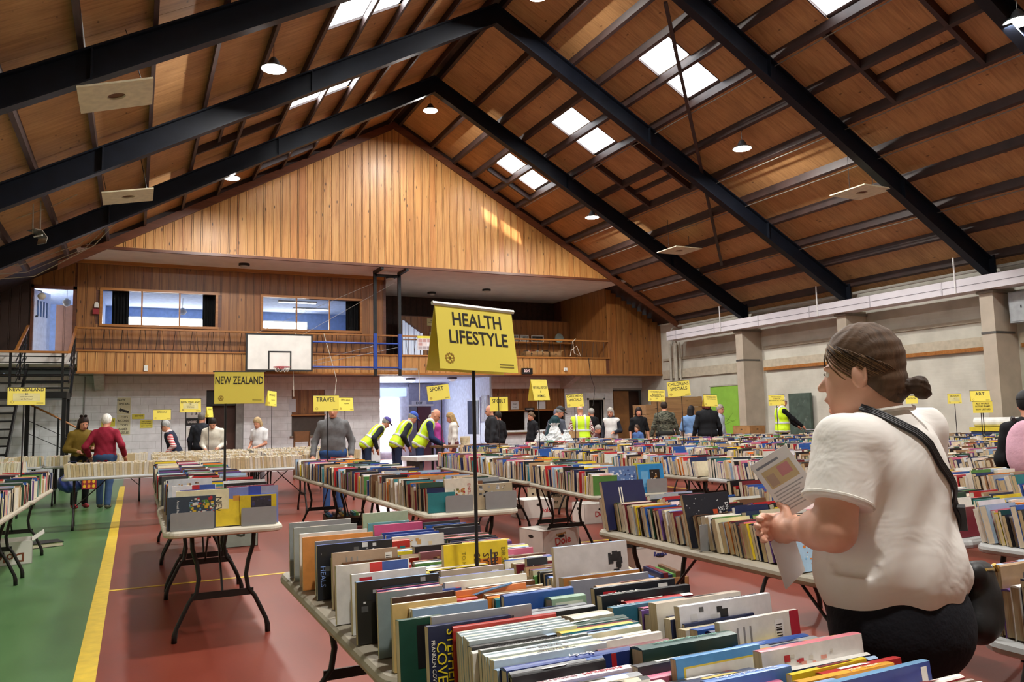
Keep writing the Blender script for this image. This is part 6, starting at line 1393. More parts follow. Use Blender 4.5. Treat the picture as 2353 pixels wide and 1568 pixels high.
# ---- gallery fittings
for x, y, z, lab in ((2.7, 22.9, 5.95, 'round ceiling light over the longer upstairs window'), (7.15, 23.5, 5.95, 'round ceiling light beside the black posts'), (9.4, 26.0, 5.95, 'round ceiling light deep in the gallery alcove'), (11.0, 24.8, 5.95, 'round ceiling light in the middle of the gallery soffit')):
    t = thing('ceiling_light', lab, 'ceiling light', (x, y, z)); MB().lathe([(0.15, 0), (0.15, -0.06), (0.12, -0.07)], n=20).build('base', BLACK, t); MB().lathe([(0.12, -0.06), (0.11, -0.1), (0.06, -0.125), (0.0, -0.13)], n=20).build('diffuser', plain('d6d2ca', 0.4), t, True)
for x, y, e, lab in ((8.6, 26.0, 6.0, 'lit round ceiling light in the foyer'), (9.9, 25.4, 0.3, 'round foyer ceiling light beside the lit one')):
    t = thing('ceiling_light', lab, 'ceiling light', (x, y, 2.9)); MB().lathe([(0.17, 0), (0.17, -0.06), (0.14, -0.07)], n=20).build('base', plain('6d7688', 0.5), t); MB().lathe([(0.14, -0.06), (0.12, -0.11), (0.06, -0.14), (0.0, -0.145)], n=20).build('diffuser', emissive('f6f8ff', e, 'foyer_light'), t, True)
t = thing('fire_alarm', 'red fire alarm call point with a white sounder by the upstairs window', 'alarm', (-0.98, 23.66, 4.6)); MB().bb((-0.09, -0.05, -0.13), (0.06, 0.0, 0.02)).build('call_point', plain('8f1f28', 0.4), t); MB().prism([(-0.055, 0.05), (0.055, 0.05), (0.055, 0.14), (0.03, 0.19), (-0.03, 0.19), (-0.055, 0.14)], -0.04, 0.0).build('sounder', WHITE_P, t)
t = thing('wall_socket', 'white wall switch on the pine gallery front', 'switch', (0.25, 23.28, 3.0)); MB().bb((-0.05, -0.02, -0.08), (0.05, 0.0, 0.08)).build('plate', WHITE_P, t); MB().bb((-0.015, -0.03, -0.02), (0.015, -0.02, 0.02)).build('rocker', plain('c9c9c6', 0.4), t)
t = thing('wall_socket', 'white power socket with a plug below the alcove', 'switch', (13.2, 23.28, 3.05)); MB().bb((-0.07, -0.02, -0.06), (0.07, 0.0, 0.06)).build('plate', WHITE_P, t); MB().bb((-0.03, -0.06, -0.03), (0.03, -0.02, 0.03)).build('plug', WHITE_P, t)
t = thing('scoreboard_clock', 'small black digital clock with red digits on the gallery front', 'clock', (11.7, 23.24, 2.98)); MB().bb((-0.19, -0.08, -0.1), (0.19, 0.0, 0.1)).build('case', BLACK, t); text_obj('00:9', 0.13, emissive('c0202a', 0.6, 'red_digits'), t, T((-0.02, -0.083, 0)) @ FACE_MY, name='digits'); 
o = notice(7.9, 9.4, 3.62, 4.06, 23.2, 'd6cfd2', [], 'collage banner with a yellow heading on the gallery rail', name='banner', cat='banner')
m = MB().bb((-0.75, -0.009, 0.15), (0.75, -0.006, 0.22)); m.build('heading', plain('d8cf3a', 0.6), o)
rg = random.Random(3)
for i in range(10):
    for j in range(3): MB().bb((-0.72 + i * 0.145, -0.009, -0.2 + j * 0.115), (-0.72 + i * 0.145 + 0.125, -0.0065, -0.2 + j * 0.115 + 0.1)).build('photo', plain(rg.choice(('c9a8a4', 'a89a9c', 'd8c8c6', '8f7f84', 'b98f8a', 'e2dcdc')), 0.5), o)
notice(9.2, 9.62, 4.75, 5.0, 25.96, 'c9bf8a', [('LIBRARY', 0.05, 0, 0.72, 0.9), ('MEMBERS COLLECTION', 0.035, 0, 0.45, 0.9)], 'cream card pinned on the alcove wall')
def framed(x, z, w, h, y, hexc, lab):
    t = thing('framed_picture', lab, 'picture', (x, y, z)); fr = MB()
    for a, b in (((-w / 2, -0.02, 0), (w / 2, 0, 0.04)), ((-w / 2, -0.02, h - 0.04), (w / 2, 0, h)), ((-w / 2, -0.02, 0.04), (-w / 2 + 0.04, 0, h - 0.04)), ((w / 2 - 0.04, -0.02, 0.04), (w / 2, 0, h - 0.04))): fr.bb(a, b)
    fr.build('frame', plain('c9c6bf', 0.5), t); MB().bb((-w / 2 + 0.03, -0.008, 0.03), (w / 2 - 0.03, 0, h - 0.03)).build('picture', plain(hexc, 0.4, 0, 0.5, 8), t)
sh = MB().bb((8.2, 25.55, 4.18), (14.9, 26.0, 4.22)).build('display_shelf', OAK_RAIL); tag(sh, 'timber shelf along the gallery alcove holding framed pictures', 'shelf')
framed(10.0, 4.22, 0.55, 0.75, 25.9, '3a4450', 'tall framed picture beside the HEALTH LIFESTYLE sign'); framed(9.5, 4.22, 0.5, 0.28, 25.85, '9a9a94', 'low pale framed print on the alcove shelf')
for k, x in enumerate((12.55, 12.95, 13.5)): framed(x, 4.22, 0.36 if k < 2 else 0.52, 0.28, 25.85, ('8f938f', '9aa2a0', '2b2e30')[k], ('small framed print first past the HEALTH LIFESTYLE sign', 'second small framed print with a white mount', 'wider dark framed print on the alcove shelf')[k])
t = thing('wall_clock', 'round patterned plate at the end of the alcove shelf', 'plate', (14.4, 25.8, 4.4)); MB().lathe([(0.0, 0), (0.17, 0.01), (0.18, 0.02), (0.0, 0.025)], n=20).xform(Matrix.Rotation(PI / 2, 4, 'X')).build('face', plain('5a7a78', 0.3, 0, 0.6, 30), t); MB().lathe([(0.17, 0.0), (0.19, 0.01), (0.17, 0.03)], n=20).xform(Matrix.Rotation(PI / 2, 4, 'X')).build('rim', plain('8fa09c', 0.4), t)
bl = thing('vertical_blind', 'pale vertical blind glowing with daylight in the gallery alcove', 'blind', (8.55, 25.6, 3.45)); [MB().bb((-0.36 + k * 0.105, -0.01 + 0.02 * (k % 2), 0), (-0.27 + k * 0.105, 0.0 + 0.02 * (k % 2), 1.4 - k * 0.07)).build('slat', emissive('a9c4ee', 0.45, 'blind_glow'), bl) for k in range(7)]; MB().box((0, 0, 1.22), (0.8, 0.04, 0.05), (0, 0.6, 0)).build('head_rail', PINE_TRIM, bl)  # slats emit weakly in place of daylight from behind
# ---- cartons
CARTON = plain('a37a4c', 0.8, 0, 0.08, 6); CARTON_W = plain('d8d4cc', 0.7, 0, 0.04, 6); CARTON_D = plain('5c4632', 0.8, 0, 0.1, 6)
def carton(x, y, z, rz, d, mat, lab, grp='cartons under and around the tables', open_=False, mark=None, fill=False, holes=True):
    w, l, h = d; t = thing('carton', lab, 'box', (x, y, z), rz, grp); th = 0.006
    MB().bb((-w / 2, -l / 2, 0), (w / 2, l / 2, th)).build('bottom', mat, t)
    for a, b in (((-w / 2, -l / 2, 0), (w / 2, -l / 2 + th, h)), ((-w / 2, l / 2 - th, 0), (w / 2, l / 2, h)), ((-w / 2, -l / 2, 0), (-w / 2 + th, l / 2, h)), ((w / 2 - th, -l / 2, 0), (w / 2, l / 2, h))): MB().bb(a, b).build('side', mat, t)
    if open_:
        for sg in (-1, 1): MB().box((sg * (w / 2 + 0.05), 0, h + 0.03), (0.13, l, th), (0, -sg * 0.6, 0)).build('flap', mat, t)
    elif not fill:
        MB().bb((-w / 2, -l / 2, h - th), (-0.002, l / 2, h)).build('flap', mat, t); MB().bb((0.002, -l / 2, h - th), (w / 2, l / 2, h)).build('flap', mat, t)
    if holes:
        for sy in (-1,): MB().prism([(0.045 * math.cos(a), 0.018 * math.sin(a)) for a in np.linspace(0, 2 * PI, 14)[:-1]], sy * l / 2 - 0.002, sy * l / 2 + 0.001).build('hand_hole', DARK, t, loc=(0, 0, h * 0.72))
        MB().prism([(0.018 * math.cos(a) * 2.4, 0.018 * math.sin(a)) for a in np.linspace(0, 2 * PI, 14)[:-1]], -w / 2 - 0.001, -w / 2 + 0.002, axis=0).build('hand_hole', DARK, t, loc=(0, 0, h * 0.72))
    if mark:
        for s, sz, hx, rot, side, dx, dz in mark:
            Mt = (T((dx, -l / 2 - 0.002, dz)) @ FACE_MY if side == 'f' else T((-w / 2 - 0.002, dx, dz)) @ FACE_MX) @ Matrix.Rotation(rot, 4, 'Z')
            text_obj(s, sz, plain(hx, 0.6), t, Mt, name='print', bold=sz * 0.02)
    if fill:
        rg2 = random.Random(int(abs(x * 100 + y * 10))); xx = -w / 2 + 0.02; k = 0
        while xx < w / 2 - 0.05:
            tt = rg2.uniform(0.02, 0.045); c = rcol(rg2)
            o = MB().bb((0, -l * 0.4, 0.01), (tt, l * 0.4, h + rg2.uniform(-0.03, 0.04)), 0, lin(c[1])).build('contents_book', BOOKP, t, loc=(xx, 0, 0)); xx += tt + 0.002
    return t
carton(-1.22, 10.15, 0, 0.1, (0.5, 0.4, 0.24), CARTON_W, 'white fruit carton with brown lettering under the green floor table', mark=[('Dole', 0.13, '7a3f24', PI, 'f', 0.05, 0.08), ('BANANAS', 0.03, '7a3f24', PI, 'f', 0.0, 0.16)], open_=True)
carton(5.25, 10.35, 0, 0.05, (0.5, 0.4, 0.26), CARTON_W, 'white egg-printed carton under the far tables', mark=[('Dole', 0.09, 'c2343a', 0, 'f', 0.1, 0.1)])
carton(5.7, 9.35, 0, -0.1, (0.5, 0.4, 0.26), CARTON_W, 'white carton with red lettering behind the dog book table', mark=[('Dole', 0.1, 'b5343a', 0, 'f', 0.0, 0.12)])
carton(4.05, 7.6, 0, 0.2, (0.5, 0.4, 0.25), CARTON_W, 'white carton with a red and yellow mark under the dog book table', mark=[('Dole', 0.11, 'c2403a', 0.1, 'f', 0.02, 0.13), ('BANANAS', 0.03, 'c28a2c', 0.1, 'f', 0.0, 0.2)])
carton(5.95, 11.2, 0, 0.0, (0.5, 0.4, 0.32), plain('cfc4a4', 0.7), 'cream carton lettered SOUTHERN under the far tables', mark=[('SOUTHERN', 0.06, '24402c', 0, 'f', 0.0, 0.2), ('CROSS', 0.06, '24402c', 0, 'f', 0.0, 0.1)])
carton(4.25, 6.05, 0, -0.12, (0.5, 0.4, 0.26), CARTON_W, 'white carton with a blue stripe under the table ahead of the dog book', mark=[('Bonita', 0.05, '2a3a8a', 0, 'f', 0.0, 0.2)])
carton(9.35, 9.9, 0, 0.05, (0.5, 0.4, 0.28), CARTON, 'brown carton under the third far row'); carton(8.8, 9.2, 0, 0.0, (0.45, 0.4, 0.26), CARTON_W, 'white carton beside the brown one under the third far row')
carton(2.35, 7.7, 0, 0.1, (0.55, 0.4, 0.24), CARTON_D, 'dark carton of books under the bookend table', fill=True); carton(2.3, 8.7, 0, 0.0, (0.5, 0.4, 0.22), CARTON_D, 'dark carton of books under the second travel table', fill=True); carton(2.4, 9.9, 0, -0.1, (0.5, 0.4, 0.28), CARTON_D, 'dark carton of books under the TRAVEL sign', fill=True)
carton(2.9, 4.9, 0, 0.2, (0.55, 0.42, 0.2), CARTON, 'open brown carton of books between the health and bookend tables', fill=True); carton(3.55, 5.1, 0, -0.2, (0.5, 0.4, 0.22), CARTON, 'brown carton of books beside the open one behind the health table', fill=True); carton(2.25, 5.0, 0, 0.1, (0.5, 0.4, 0.2), CARTON_D, 'shallow dark tray of books behind the health table', fill=True)
carton(2.75, 0.9, 0, 0.1, (0.5, 0.4, 0.3), CARTON, 'brown carton on the floor under the table behind the handbag'); carton(1.15, 10.0, 0, 0.0, (0.4, 0.3, 0.34), plain('8a9488', 0.7), 'grey-green carton with a dark swirl near the paperbacks', mark=[('G', 0.16, '2a3428', 0, 'f', 0.0, 0.17)])
for k, (x, y, z) in enumerate(((15.9, 19.3, 0.0), (15.9, 19.3, 0.36), (15.9, 19.3, 0.72), (15.85, 18.4, 0.0), (15.85, 18.4, 0.36), (15.9, 17.5, 0.0), (15.9, 17.5, 0.36), (15.9, 17.5, 0.72))):
    carton(x, y, z, 0.0, (0.55, 0.7, 0.35), CARTON, 'brown fruit carton, %s of the %s stack along the cream wall' % (('lowest', 'middle', 'topmost')[(0, 1, 2, 0, 1, 0, 1, 2)[k]], ('first', 'first', 'first', 'second', 'second', 'third', 'third', 'third')[k]))
for k, (x, z, lab) in enumerate(((12.75, 3.48, 'brown carton of books behind the gallery rail'), (13.25, 3.48, 'open brown carton behind the gallery rail'), (12.3, 3.48, 'carton of record sleeves behind the gallery rail'))):
    carton(x, 24.2, z - 0.06, 0.0, (0.45, 0.4, 0.3), CARTON, lab, fill=k != 1, open_=k == 1)
# ---- closed book lying on the green floor
t = thing('floor_book', 'black album lying flat on the green floor', 'book', (-0.98, 11.3, 0), 0.3); MB().bb((-0.2, -0.15, 0), (0.2, 0.15, 0.006)).build('back_cover', BLACK, t); MB().bb((-0.19, -0.14, 0.006), (0.19, 0.14, 0.05)).build('pages', PAGES, t); MB().bb((-0.2, -0.15, 0.05), (0.2, 0.15, 0.056)).build('front_cover', BLACK, t)
# ---- grey metal bookends
ST = plain('a3a6a8', 0.45, 0.3, 0.03)
for x, y, rz, w, h, lab in ((0.36, 5.655, 0, 0.27, 0.115, 'grey bookend before the annual report'), (0.78, 5.655, 0, 0.23, 0.12, 'grey bookend before the yellow picture book'), (2.2, 5.535, 0, 0.22, 0.12, 'grey bookend below the cream food book'), (2.54, 5.53, 0, 0.26, 0.13, 'grey bookend below the wide dark photo book'), (3.92, 5.86, -0.14, 0.2, 0.12, 'grey bookend below the pebble photo book'), (4.2, 5.82, -0.14, 0.2, 0.12, 'grey bookend below the blue dog book'), (2.62, 1.60, 0.0, 0.2, 0.2, 'tall steel bookend behind the handbag'), (2.62, 3.2, 0.0, 0.13, 0.13, 'small dark bookend halfway along the table by the T-shirt')):
    t = thing('bookend', lab, 'bookend', (x, y, TH), rz, 'grey metal bookends')
    P = round_rect(w, h * 2, 0.012, 3); m = MB().prism([(p[0], p[1]) for p in round_rect(w, h, 0.012, 3)], -0.001, 0.001); m.xform(T((0, 0, h / 2 + 0.001))); m.build('plate', ST, t); MB().bb((-w / 2, 0.0, 0.0), (w / 2, 0.012, 0.0012)).build('foot', ST, t)
# ---- stair to the gallery
st = thing('steel_stair', 'black open steel stair with a landing and timber handrails', 'stair')
SB = BLACK_STEEL
MB().bb((-3.5, 21.2, 2.14), (-1.45, 22.5, 2.30)).build('landing', SB, st)
for x, y in ((-1.5, 21.3), (-2.35, 22.4), (-1.5, 22.4), (-3.4, 21.3)): MB().bb((x - 0.045, y - 0.045, 0), (x + 0.045, y + 0.045, 2.14)).build('post', SB, st)
for k in range(6):   # upper flight to the gallery door
    MB().bb((-2.45, 22.5 + k * 0.24, 2.42 + k * 0.18), (-1.5, 22.76 + k * 0.24, 2.46 + k * 0.18)).build('tread', SB, st)
for x in (-2.5, -1.45): MB().prism([(22.4, 2.2), (23.9, 3.3), (23.9, 3.48), (22.4, 2.38)], x - 0.025, x + 0.025, axis=0).build('stringer', SB, st)
for k in range(11):  # lower flight, treads seen end on
    MB().bb((-3.5, 19.0 + k * 0.2, 0.16 + k * 0.18), (-2.45, 19.26 + k * 0.2, 0.20 + k * 0.18)).build('tread', SB, st)
MB().prism([(18.95, 0.0), (21.25, 2.06), (21.25, 2.28), (18.95, 0.2)], -2.45, -2.41, axis=0).build('stringer', SB, st)
for x0 in (-3.5,):
    for z in (2.5, 2.66, 2.82, 2.98, 3.12): MB().tube([(x0, 21.22, z), (-1.52, 21.22, z)], 0.014, 6).build('rail', SB, st)
MB().bb((-3.5, 21.16, 3.2), (-1.45, 21.26, 3.25)).build('handrail', OAK_RAIL, st)
for x in (-2.6, -1.55): MB().bb((x - 0.025, 21.2, 2.3), (x + 0.025, 21.25, 3.2)).build('baluster', SB, st)
for x in (-2.5, -1.42):
    MB().prism([(21.2, 3.2), (23.3, 4.03), (23.3, 4.09), (21.2, 3.26)], x - 0.03, x + 0.03, axis=0).build('handrail', OAK_RAIL, st)
    for k in range(4): MB().tube([(x, 21.3, 2.5 + k * 0.17), (x, 23.2, 3.25 + k * 0.17)], 0.013, 6).build('rail', SB, st)
    for yy in (22.0, 22.8): MB().bb((x - 0.02, yy, 2.3 + (yy - 21.2) * 0.39), (x + 0.02, yy + 0.04, 3.22 + (yy - 21.2) * 0.4)).build('baluster', SB, st)
MB().tube([(-2.4, 21.9, 2.15), (-2.25, 21.9, 2.02), (-1.9, 21.9, 1.83), (-1.1, 21.9, 1.35), (-0.6, 21.9, 1.05)], 0.022, 8).build('handrail', OAK_RAIL, st)
for dz in (0.3, 0.6): MB().tube([(-2.3, 21.9, 1.95 - dz), (-1.1, 21.9, 1.32 - dz), (-0.6, 21.9, 1.03 - dz)], 0.009, 6).build('rail', SB, st)
for x, z in ((-2.15, 1.96), (-1.65, 1.68), (-1.15, 1.38), (-0.85, 1.2)): MB().bb((x - 0.02, 21.88, 0.0), (x + 0.02, 21.92, z)).build('baluster', SB, st)
t = thing('globe_lamp', 'globe wall lamp by the white upstairs door', 'lamp', (-2.3, 23.62, 5.0)); MB().tube([(-0.12, 0.04, 0.06), (-0.12, -0.02, 0.06), (0.05, -0.06, 0.02), (0.05, -0.06, -0.03)], 0.012, 6).build('arm', BLACK, t); MB().lathe([(0.0, -0.2), (0.06, -0.19), (0.1, -0.13), (0.1, -0.09), (0.05, -0.03), (0.0, -0.03)], (0.05, -0.06, 0), 14).build('globe', plain('d9d0bc', 0.3), t, True)
t = thing('globe_lamp', 'globe pendant inside the doorway above the stairs', 'lamp', (-1.75, 24.6, 5.3)); MB().tube([(0, 0, -0.3), (0, 0, 0.35)], 0.006, 5).build('cord', BLACK, t); MB().lathe([(0.0, -0.52), (0.07, -0.5), (0.11, -0.42), (0.1, -0.36), (0.04, -0.3), (0.0, -0.3)], n=14).build('globe', plain('cfc8b8', 0.3), t, True)
t = thing('globe_lamp', 'white globe pendant behind the upstairs window pane', 'lamp', (1.25, 25.6, 5.3)); MB().tube([(0, 0, -0.3), (0, 0, 0.35)], 0.006, 5).build('cord', BLACK, t); MB().lathe([(0.0, -0.52), (0.07, -0.5), (0.12, -0.42), (0.1, -0.36), (0.04, -0.3), (0.0, -0.3)], n=14).build('globe', plain('e0e4ea', 0.3), t, True)
# ---- hung speaker baffles
for x, y, z, rx, ry, lab in ((-0.3, 10.9, 5.66, 0.0, -0.3, 'pale square baffle with a round hole hung under the closest rafters'), (-0.2, 16.2, 5.78, 0.0, -0.2, 'pale square baffle hung beside the trailing ropes'), (13.55, 11.2, 5.95, 0.0, 0.0, 'pale square baffle hung over the hair bun'), (13.55, 17.3, 5.97, 0.0, 0.0, 'pale square baffle hung beside the far duct')):
    t = thing('speaker_baffle', lab, 'speaker', (x, y, z)); t.rotation_euler = (rx, ry, 0)
    m = MB(); n = 20; sq = []
    for i in range(n * 4):
        a = 2 * PI * i / (n * 4); c, s_ = math.cos(a), math.sin(a); k = 0.44 / max(abs(c), abs(s_)); sq.append((k * c, k * s_))
    ci = [(0.11 * math.cos(2 * PI * i / (n * 4)), 0.11 * math.sin(2 * PI * i / (n * 4))) for i in range(n * 4)]; N = n * 4
    V = [(p[0], p[1], -0.012) for p in sq] + [(p[0], p[1], -0.012) for p in ci] + [(p[0], p[1], 0.012) for p in sq] + [(p[0], p[1], 0.012) for p in ci]
    F = []
    for i in range(N):
        j = (i + 1) % N; F += [(i, N + i, N + j, j), (2 * N + i, 2 * N + j, 3 * N + j, 3 * N + i), (i, j, 2 * N + j, 2 * N + i), (N + j, N + i, 3 * N + i, 3 * N + j)]
    m.add(V, F); m.build('board', plain('cdc3a4', 0.6), t); MB().lathe([(0.0, 0.03), (0.06, 0.02), (0.13, 0.014), (0.13, 0.05), (0.0, 0.06)], n=18).build('cone', plain('6b4a30', 0.7), t)
    for sx in (-0.35, 0.35): MB().tube([(sx, 0.0, 0.01), (sx, 0.0, zroof(x + sx, -0.12) - z)], 0.006, 5).build('hanger', BLACK, t)
# ---- reflector flood lamp on cables and the trailing ropes
t = thing('flood_reflector', 'tilted metal reflector lamp hanging on two cables above the stairs', 'lamp', (-1.75, 17.0, 5.05)); t.rotation_euler = (0.2, 0.9, 0.5)
MB().prism([(-0.16, 0.0), (-0.08, 0.09), (0.08, 0.09), (0.16, 0.0), (0.15, 0.0), (0.075, 0.08), (-0.075, 0.08), (-0.15, 0.0)], -0.3, 0.3).build('reflector', plain('b9b7ae', 0.25, 0.8), t); MB().tube([(0, -0.27, 0.04), (0, 0.27, 0.04)], 0.015, 8).build('tube', plain('e9e9ea', 0.3), t)
for dx in (-0.06, 0.06):
    tag(MB().tube([(-1.75 + dx, 17.0, 5.1), (-1.75 + dx, 16.9, 6.05)], 0.012, 6).build('suspension_cable', plain('9d9788', 0.6)), 'pale cable holding the reflector lamp, %s of the pair' % ('stair-wall one' if dx < 0 else 'gable-side one'), 'cable')
for k, P in enumerate(([(-0.35, 19.2, 6.3), (-1.2, 20.0, 5.6), (-2.4, 20.6, 5.15), (-3.5, 20.8, 5.0)], [(-0.3, 19.2, 6.3), (-1.1, 20.0, 5.5), (-2.3, 20.6, 4.98), (-3.5, 20.8, 4.86)], [(-0.1, 19.0, 6.4), (-0.9, 19.6, 5.5), (-2.1, 20.3, 4.85), (-3.5, 20.6, 4.7)], [(-1.1, 17.2, 6.0), (-1.6, 17.3, 5.7), (-2.6, 17.6, 5.3), (-3.5, 17.8, 5.05)])):
    tag(MB().tube(P, 0.009, 5).build('rope', plain('a59a86', 0.8)), 'pale rope sagging from the rafters towards the stair wall, %s' % ('upper of three', 'middle of three', 'lowest of three', 'single one by the reflector lamp')[k], 'rope')
# ---- boards and boxes along the cream wall
t = thing('green_board', 'bright green pinboard on the cream wall', 'board', (17.1, 19.85, 1.53)); MB().bb((-0.02, -0.66, -0.79), (0.06, 0.66, 0.79)).build('panel', plain('8fc24a', 0.6, 0, 0.04, 4), t)
for a, b in (((-0.04, -0.7, 0.78), (0.06, 0.7, 0.82)), ((-0.04, -0.7, -0.82), (0.06, 0.7, -0.78))): MB().bb(a, b).build('frame', plain('b0ab9c', 0.5), t)
rg = random.Random(9)
for k in range(9): MB().tube([(-0.023, rg.uniform(-0.5, 0.5), rg.uniform(-0.6, 0.0)) for _ in range(2)], 0.003, 4).build('scribble', plain('3a4a20', 0.8), t) if k < 3 else None
t = thing('blackboard', 'green-grey chalkboard with faint chalk marks beside the volunteer', 'board', (17.1, 16.7, 1.36)); MB().bb((-0.02, -0.4, -0.6), (0.06, 0.4, 0.6)).build('panel', plain('46564e', 0.7, 0, 0.12, 6), t); MB().bb((-0.03, -0.42, -0.64), (0.06, 0.42, -0.6)).build('ledge', plain('5a5f58', 0.5), t)
for k in range(8):
    a = rg.uniform(-0.3, 0.3); z = rg.uniform(-0.45, 0.45); MB().tube([(-0.023, a, z), (-0.023, a + rg.uniform(-0.12, 0.12), z + rg.uniform(-0.15, 0.15))], 0.003, 4).build('chalk_mark', plain('9aa8a0', 0.9), t)
t = thing('yellow_bench', 'low yellow bench under the green pinboard', 'bench', (16.75, 19.8, 0)); MB().bb((-0.2, -0.75, 0.62), (0.2, 0.75, 0.69)).build('seat', plain('d8c22c', 0.5), t); MB().bb((-0.18, -0.7, 0), (-0.13, -0.6, 0.62)).build('leg', plain('4a4c50', 0.5), t); MB().bb((-0.18, 0.6, 0), (-0.13, 0.7, 0.62)).build('leg', plain('4a4c50', 0.5), t); MB().bb((0.13, -0.7, 0), (0.18, -0.6, 0.62)).build('leg', plain('4a4c50', 0.5), t); MB().bb((0.13, 0.6, 0), (0.18, 0.7, 0.62)).build('leg', plain('4a4c50', 0.5), t)
t = thing('electrical_cabinet', 'grey electrical cabinet high on the cream wall past the pillar', 'cabinet', (17.05, 10.1, 3.2)); MB().bb((-0.3, -0.25, 0), (0.2, 0.25, 0.66)).build('case', plain('8d9296', 0.5), t); MB().bb((-0.31, -0.22, 0.03), (-0.3, 0.22, 0.63)).build('door', plain('9ca1a5', 0.5), t); MB().bb((-0.12, -0.26, 0.42), (0.1, -0.25, 0.56)).build('vent', plain('3a3d40', 0.5), t); MB().bb((-0.325, -0.02, 0.3), (-0.31, 0.0, 0.36)).build('latch', BLACK, t)
MB_ = MB().tube([(16.95, 9.85, 3.2), (16.95, 9.8, 2.4), (16.98, 9.82, 1.4), (16.95, 9.8, 0.8)], 0.02, 6).build('cable', plain('3a3834', 0.6), t, loc=(-17.05, -10.1, -3.2))
t = thing('wall_heater', 'long wooden-cased strip heater at the photo edge by the duct', 'heater', (16.75, 8.9, 3.78)); MB().bb((-0.12, -0.9, 0.0), (0.12, 0.9, 0.06)).build('case', plain('a08a6c', 0.6), t); MB().tube([(-0.05, -0.85, -0.02), (-0.05, 0.85, -0.02)], 0.018, 6).build('element', plain('dcd8d0', 0.4), t)
t = thing('rolled_mat', 'white roll lying on a blue mat behind the ART sign', 'mat', (15.9, 9.6, 0.0), 0.1); MB().bb((-0.3, -1.0, 0), (0.3, 1.0, 0.95)).build('crate', plain('4a5a78', 0.7), t); MB().bb((-0.32, -1.02, 0.95), (0.32, 1.02, 1.03)).build('lid', plain('d2bc34', 0.5), t); MB().tube([(-0.1, -1.0, 1.13), (-0.1, 1.0, 1.13)], 0.1, 14).build('roll', plain('d6d6d2', 0.6), t)
notice(0, 0, 0, 0, 0, 'ffffff', [], 'x') if False else None
o = MB().bb((-0.6, -0.02, -0.11), (0.6, 0.0, 0.11)).build('shop_sign', plain('1f8a5c', 0.5), loc=(13.6, 8.0, 1.0), rot=(0, 0, -1.0)); tag(o, 'green sign board standing behind the art books', 'sign'); text_obj('ESHP', 0.2, plain('16503a', 0.5), o, T((0, -0.022, 0)) @ FACE_MY)
# ---- big timber fruit crates lettered SISI
def crate(x, y, rz, w, h, d, lab, text=None):
    t = thing('timber_crate', lab, 'crate', (x, y, 0), rz); n = 6; ph = h / n; cm = pine('crate_timber', (lin('7a5c3c'), lin('94714a'), lin('a98658')), axis=0, knot=True, gloss=0.7, hue=0.2) if 'crate' not in MATS else MATS['crate']; MATS['crate'] = cm
    for i in range(n):
        MB().bb((-w / 2, -d / 2, i * ph + 0.008), (w / 2, -d / 2 + 0.022, (i + 1) * ph - 0.008)).build('plank', cm, t); MB().bb((-w / 2, -d / 2 + 0.022, i * ph + 0.008), (-w / 2 + 0.022, d / 2, (i + 1) * ph - 0.008)).build('plank', cm, t)
    for x_ in (-w / 2 + 0.06, 0, w / 2 - 0.06): MB().bb((x_ - 0.05, -d / 2 + 0.022, 0), (x_ + 0.05, -d / 2 + 0.07, h)).build('batten', cm, t)
    MB().bb((-w / 2, d / 2 - 0.02, 0), (w / 2, d / 2, h)).build('back', cm, t)
    if text: text_obj(text, 0.24, plain('8a3226', 0.8), t, T((-0.15, -d / 2 - 0.002, h * 0.45)) @ FACE_MY, bold=0.004)
crate(14.4, 19.6, -0.15, 1.45, 1.75, 0.9, 'tall timber crate lettered in red behind the black T-shirt', 'SISI'); crate(15.75, 20.6, -0.15, 1.35, 2.0, 0.9, 'timber crate standing behind the lettered one', 'SISI')
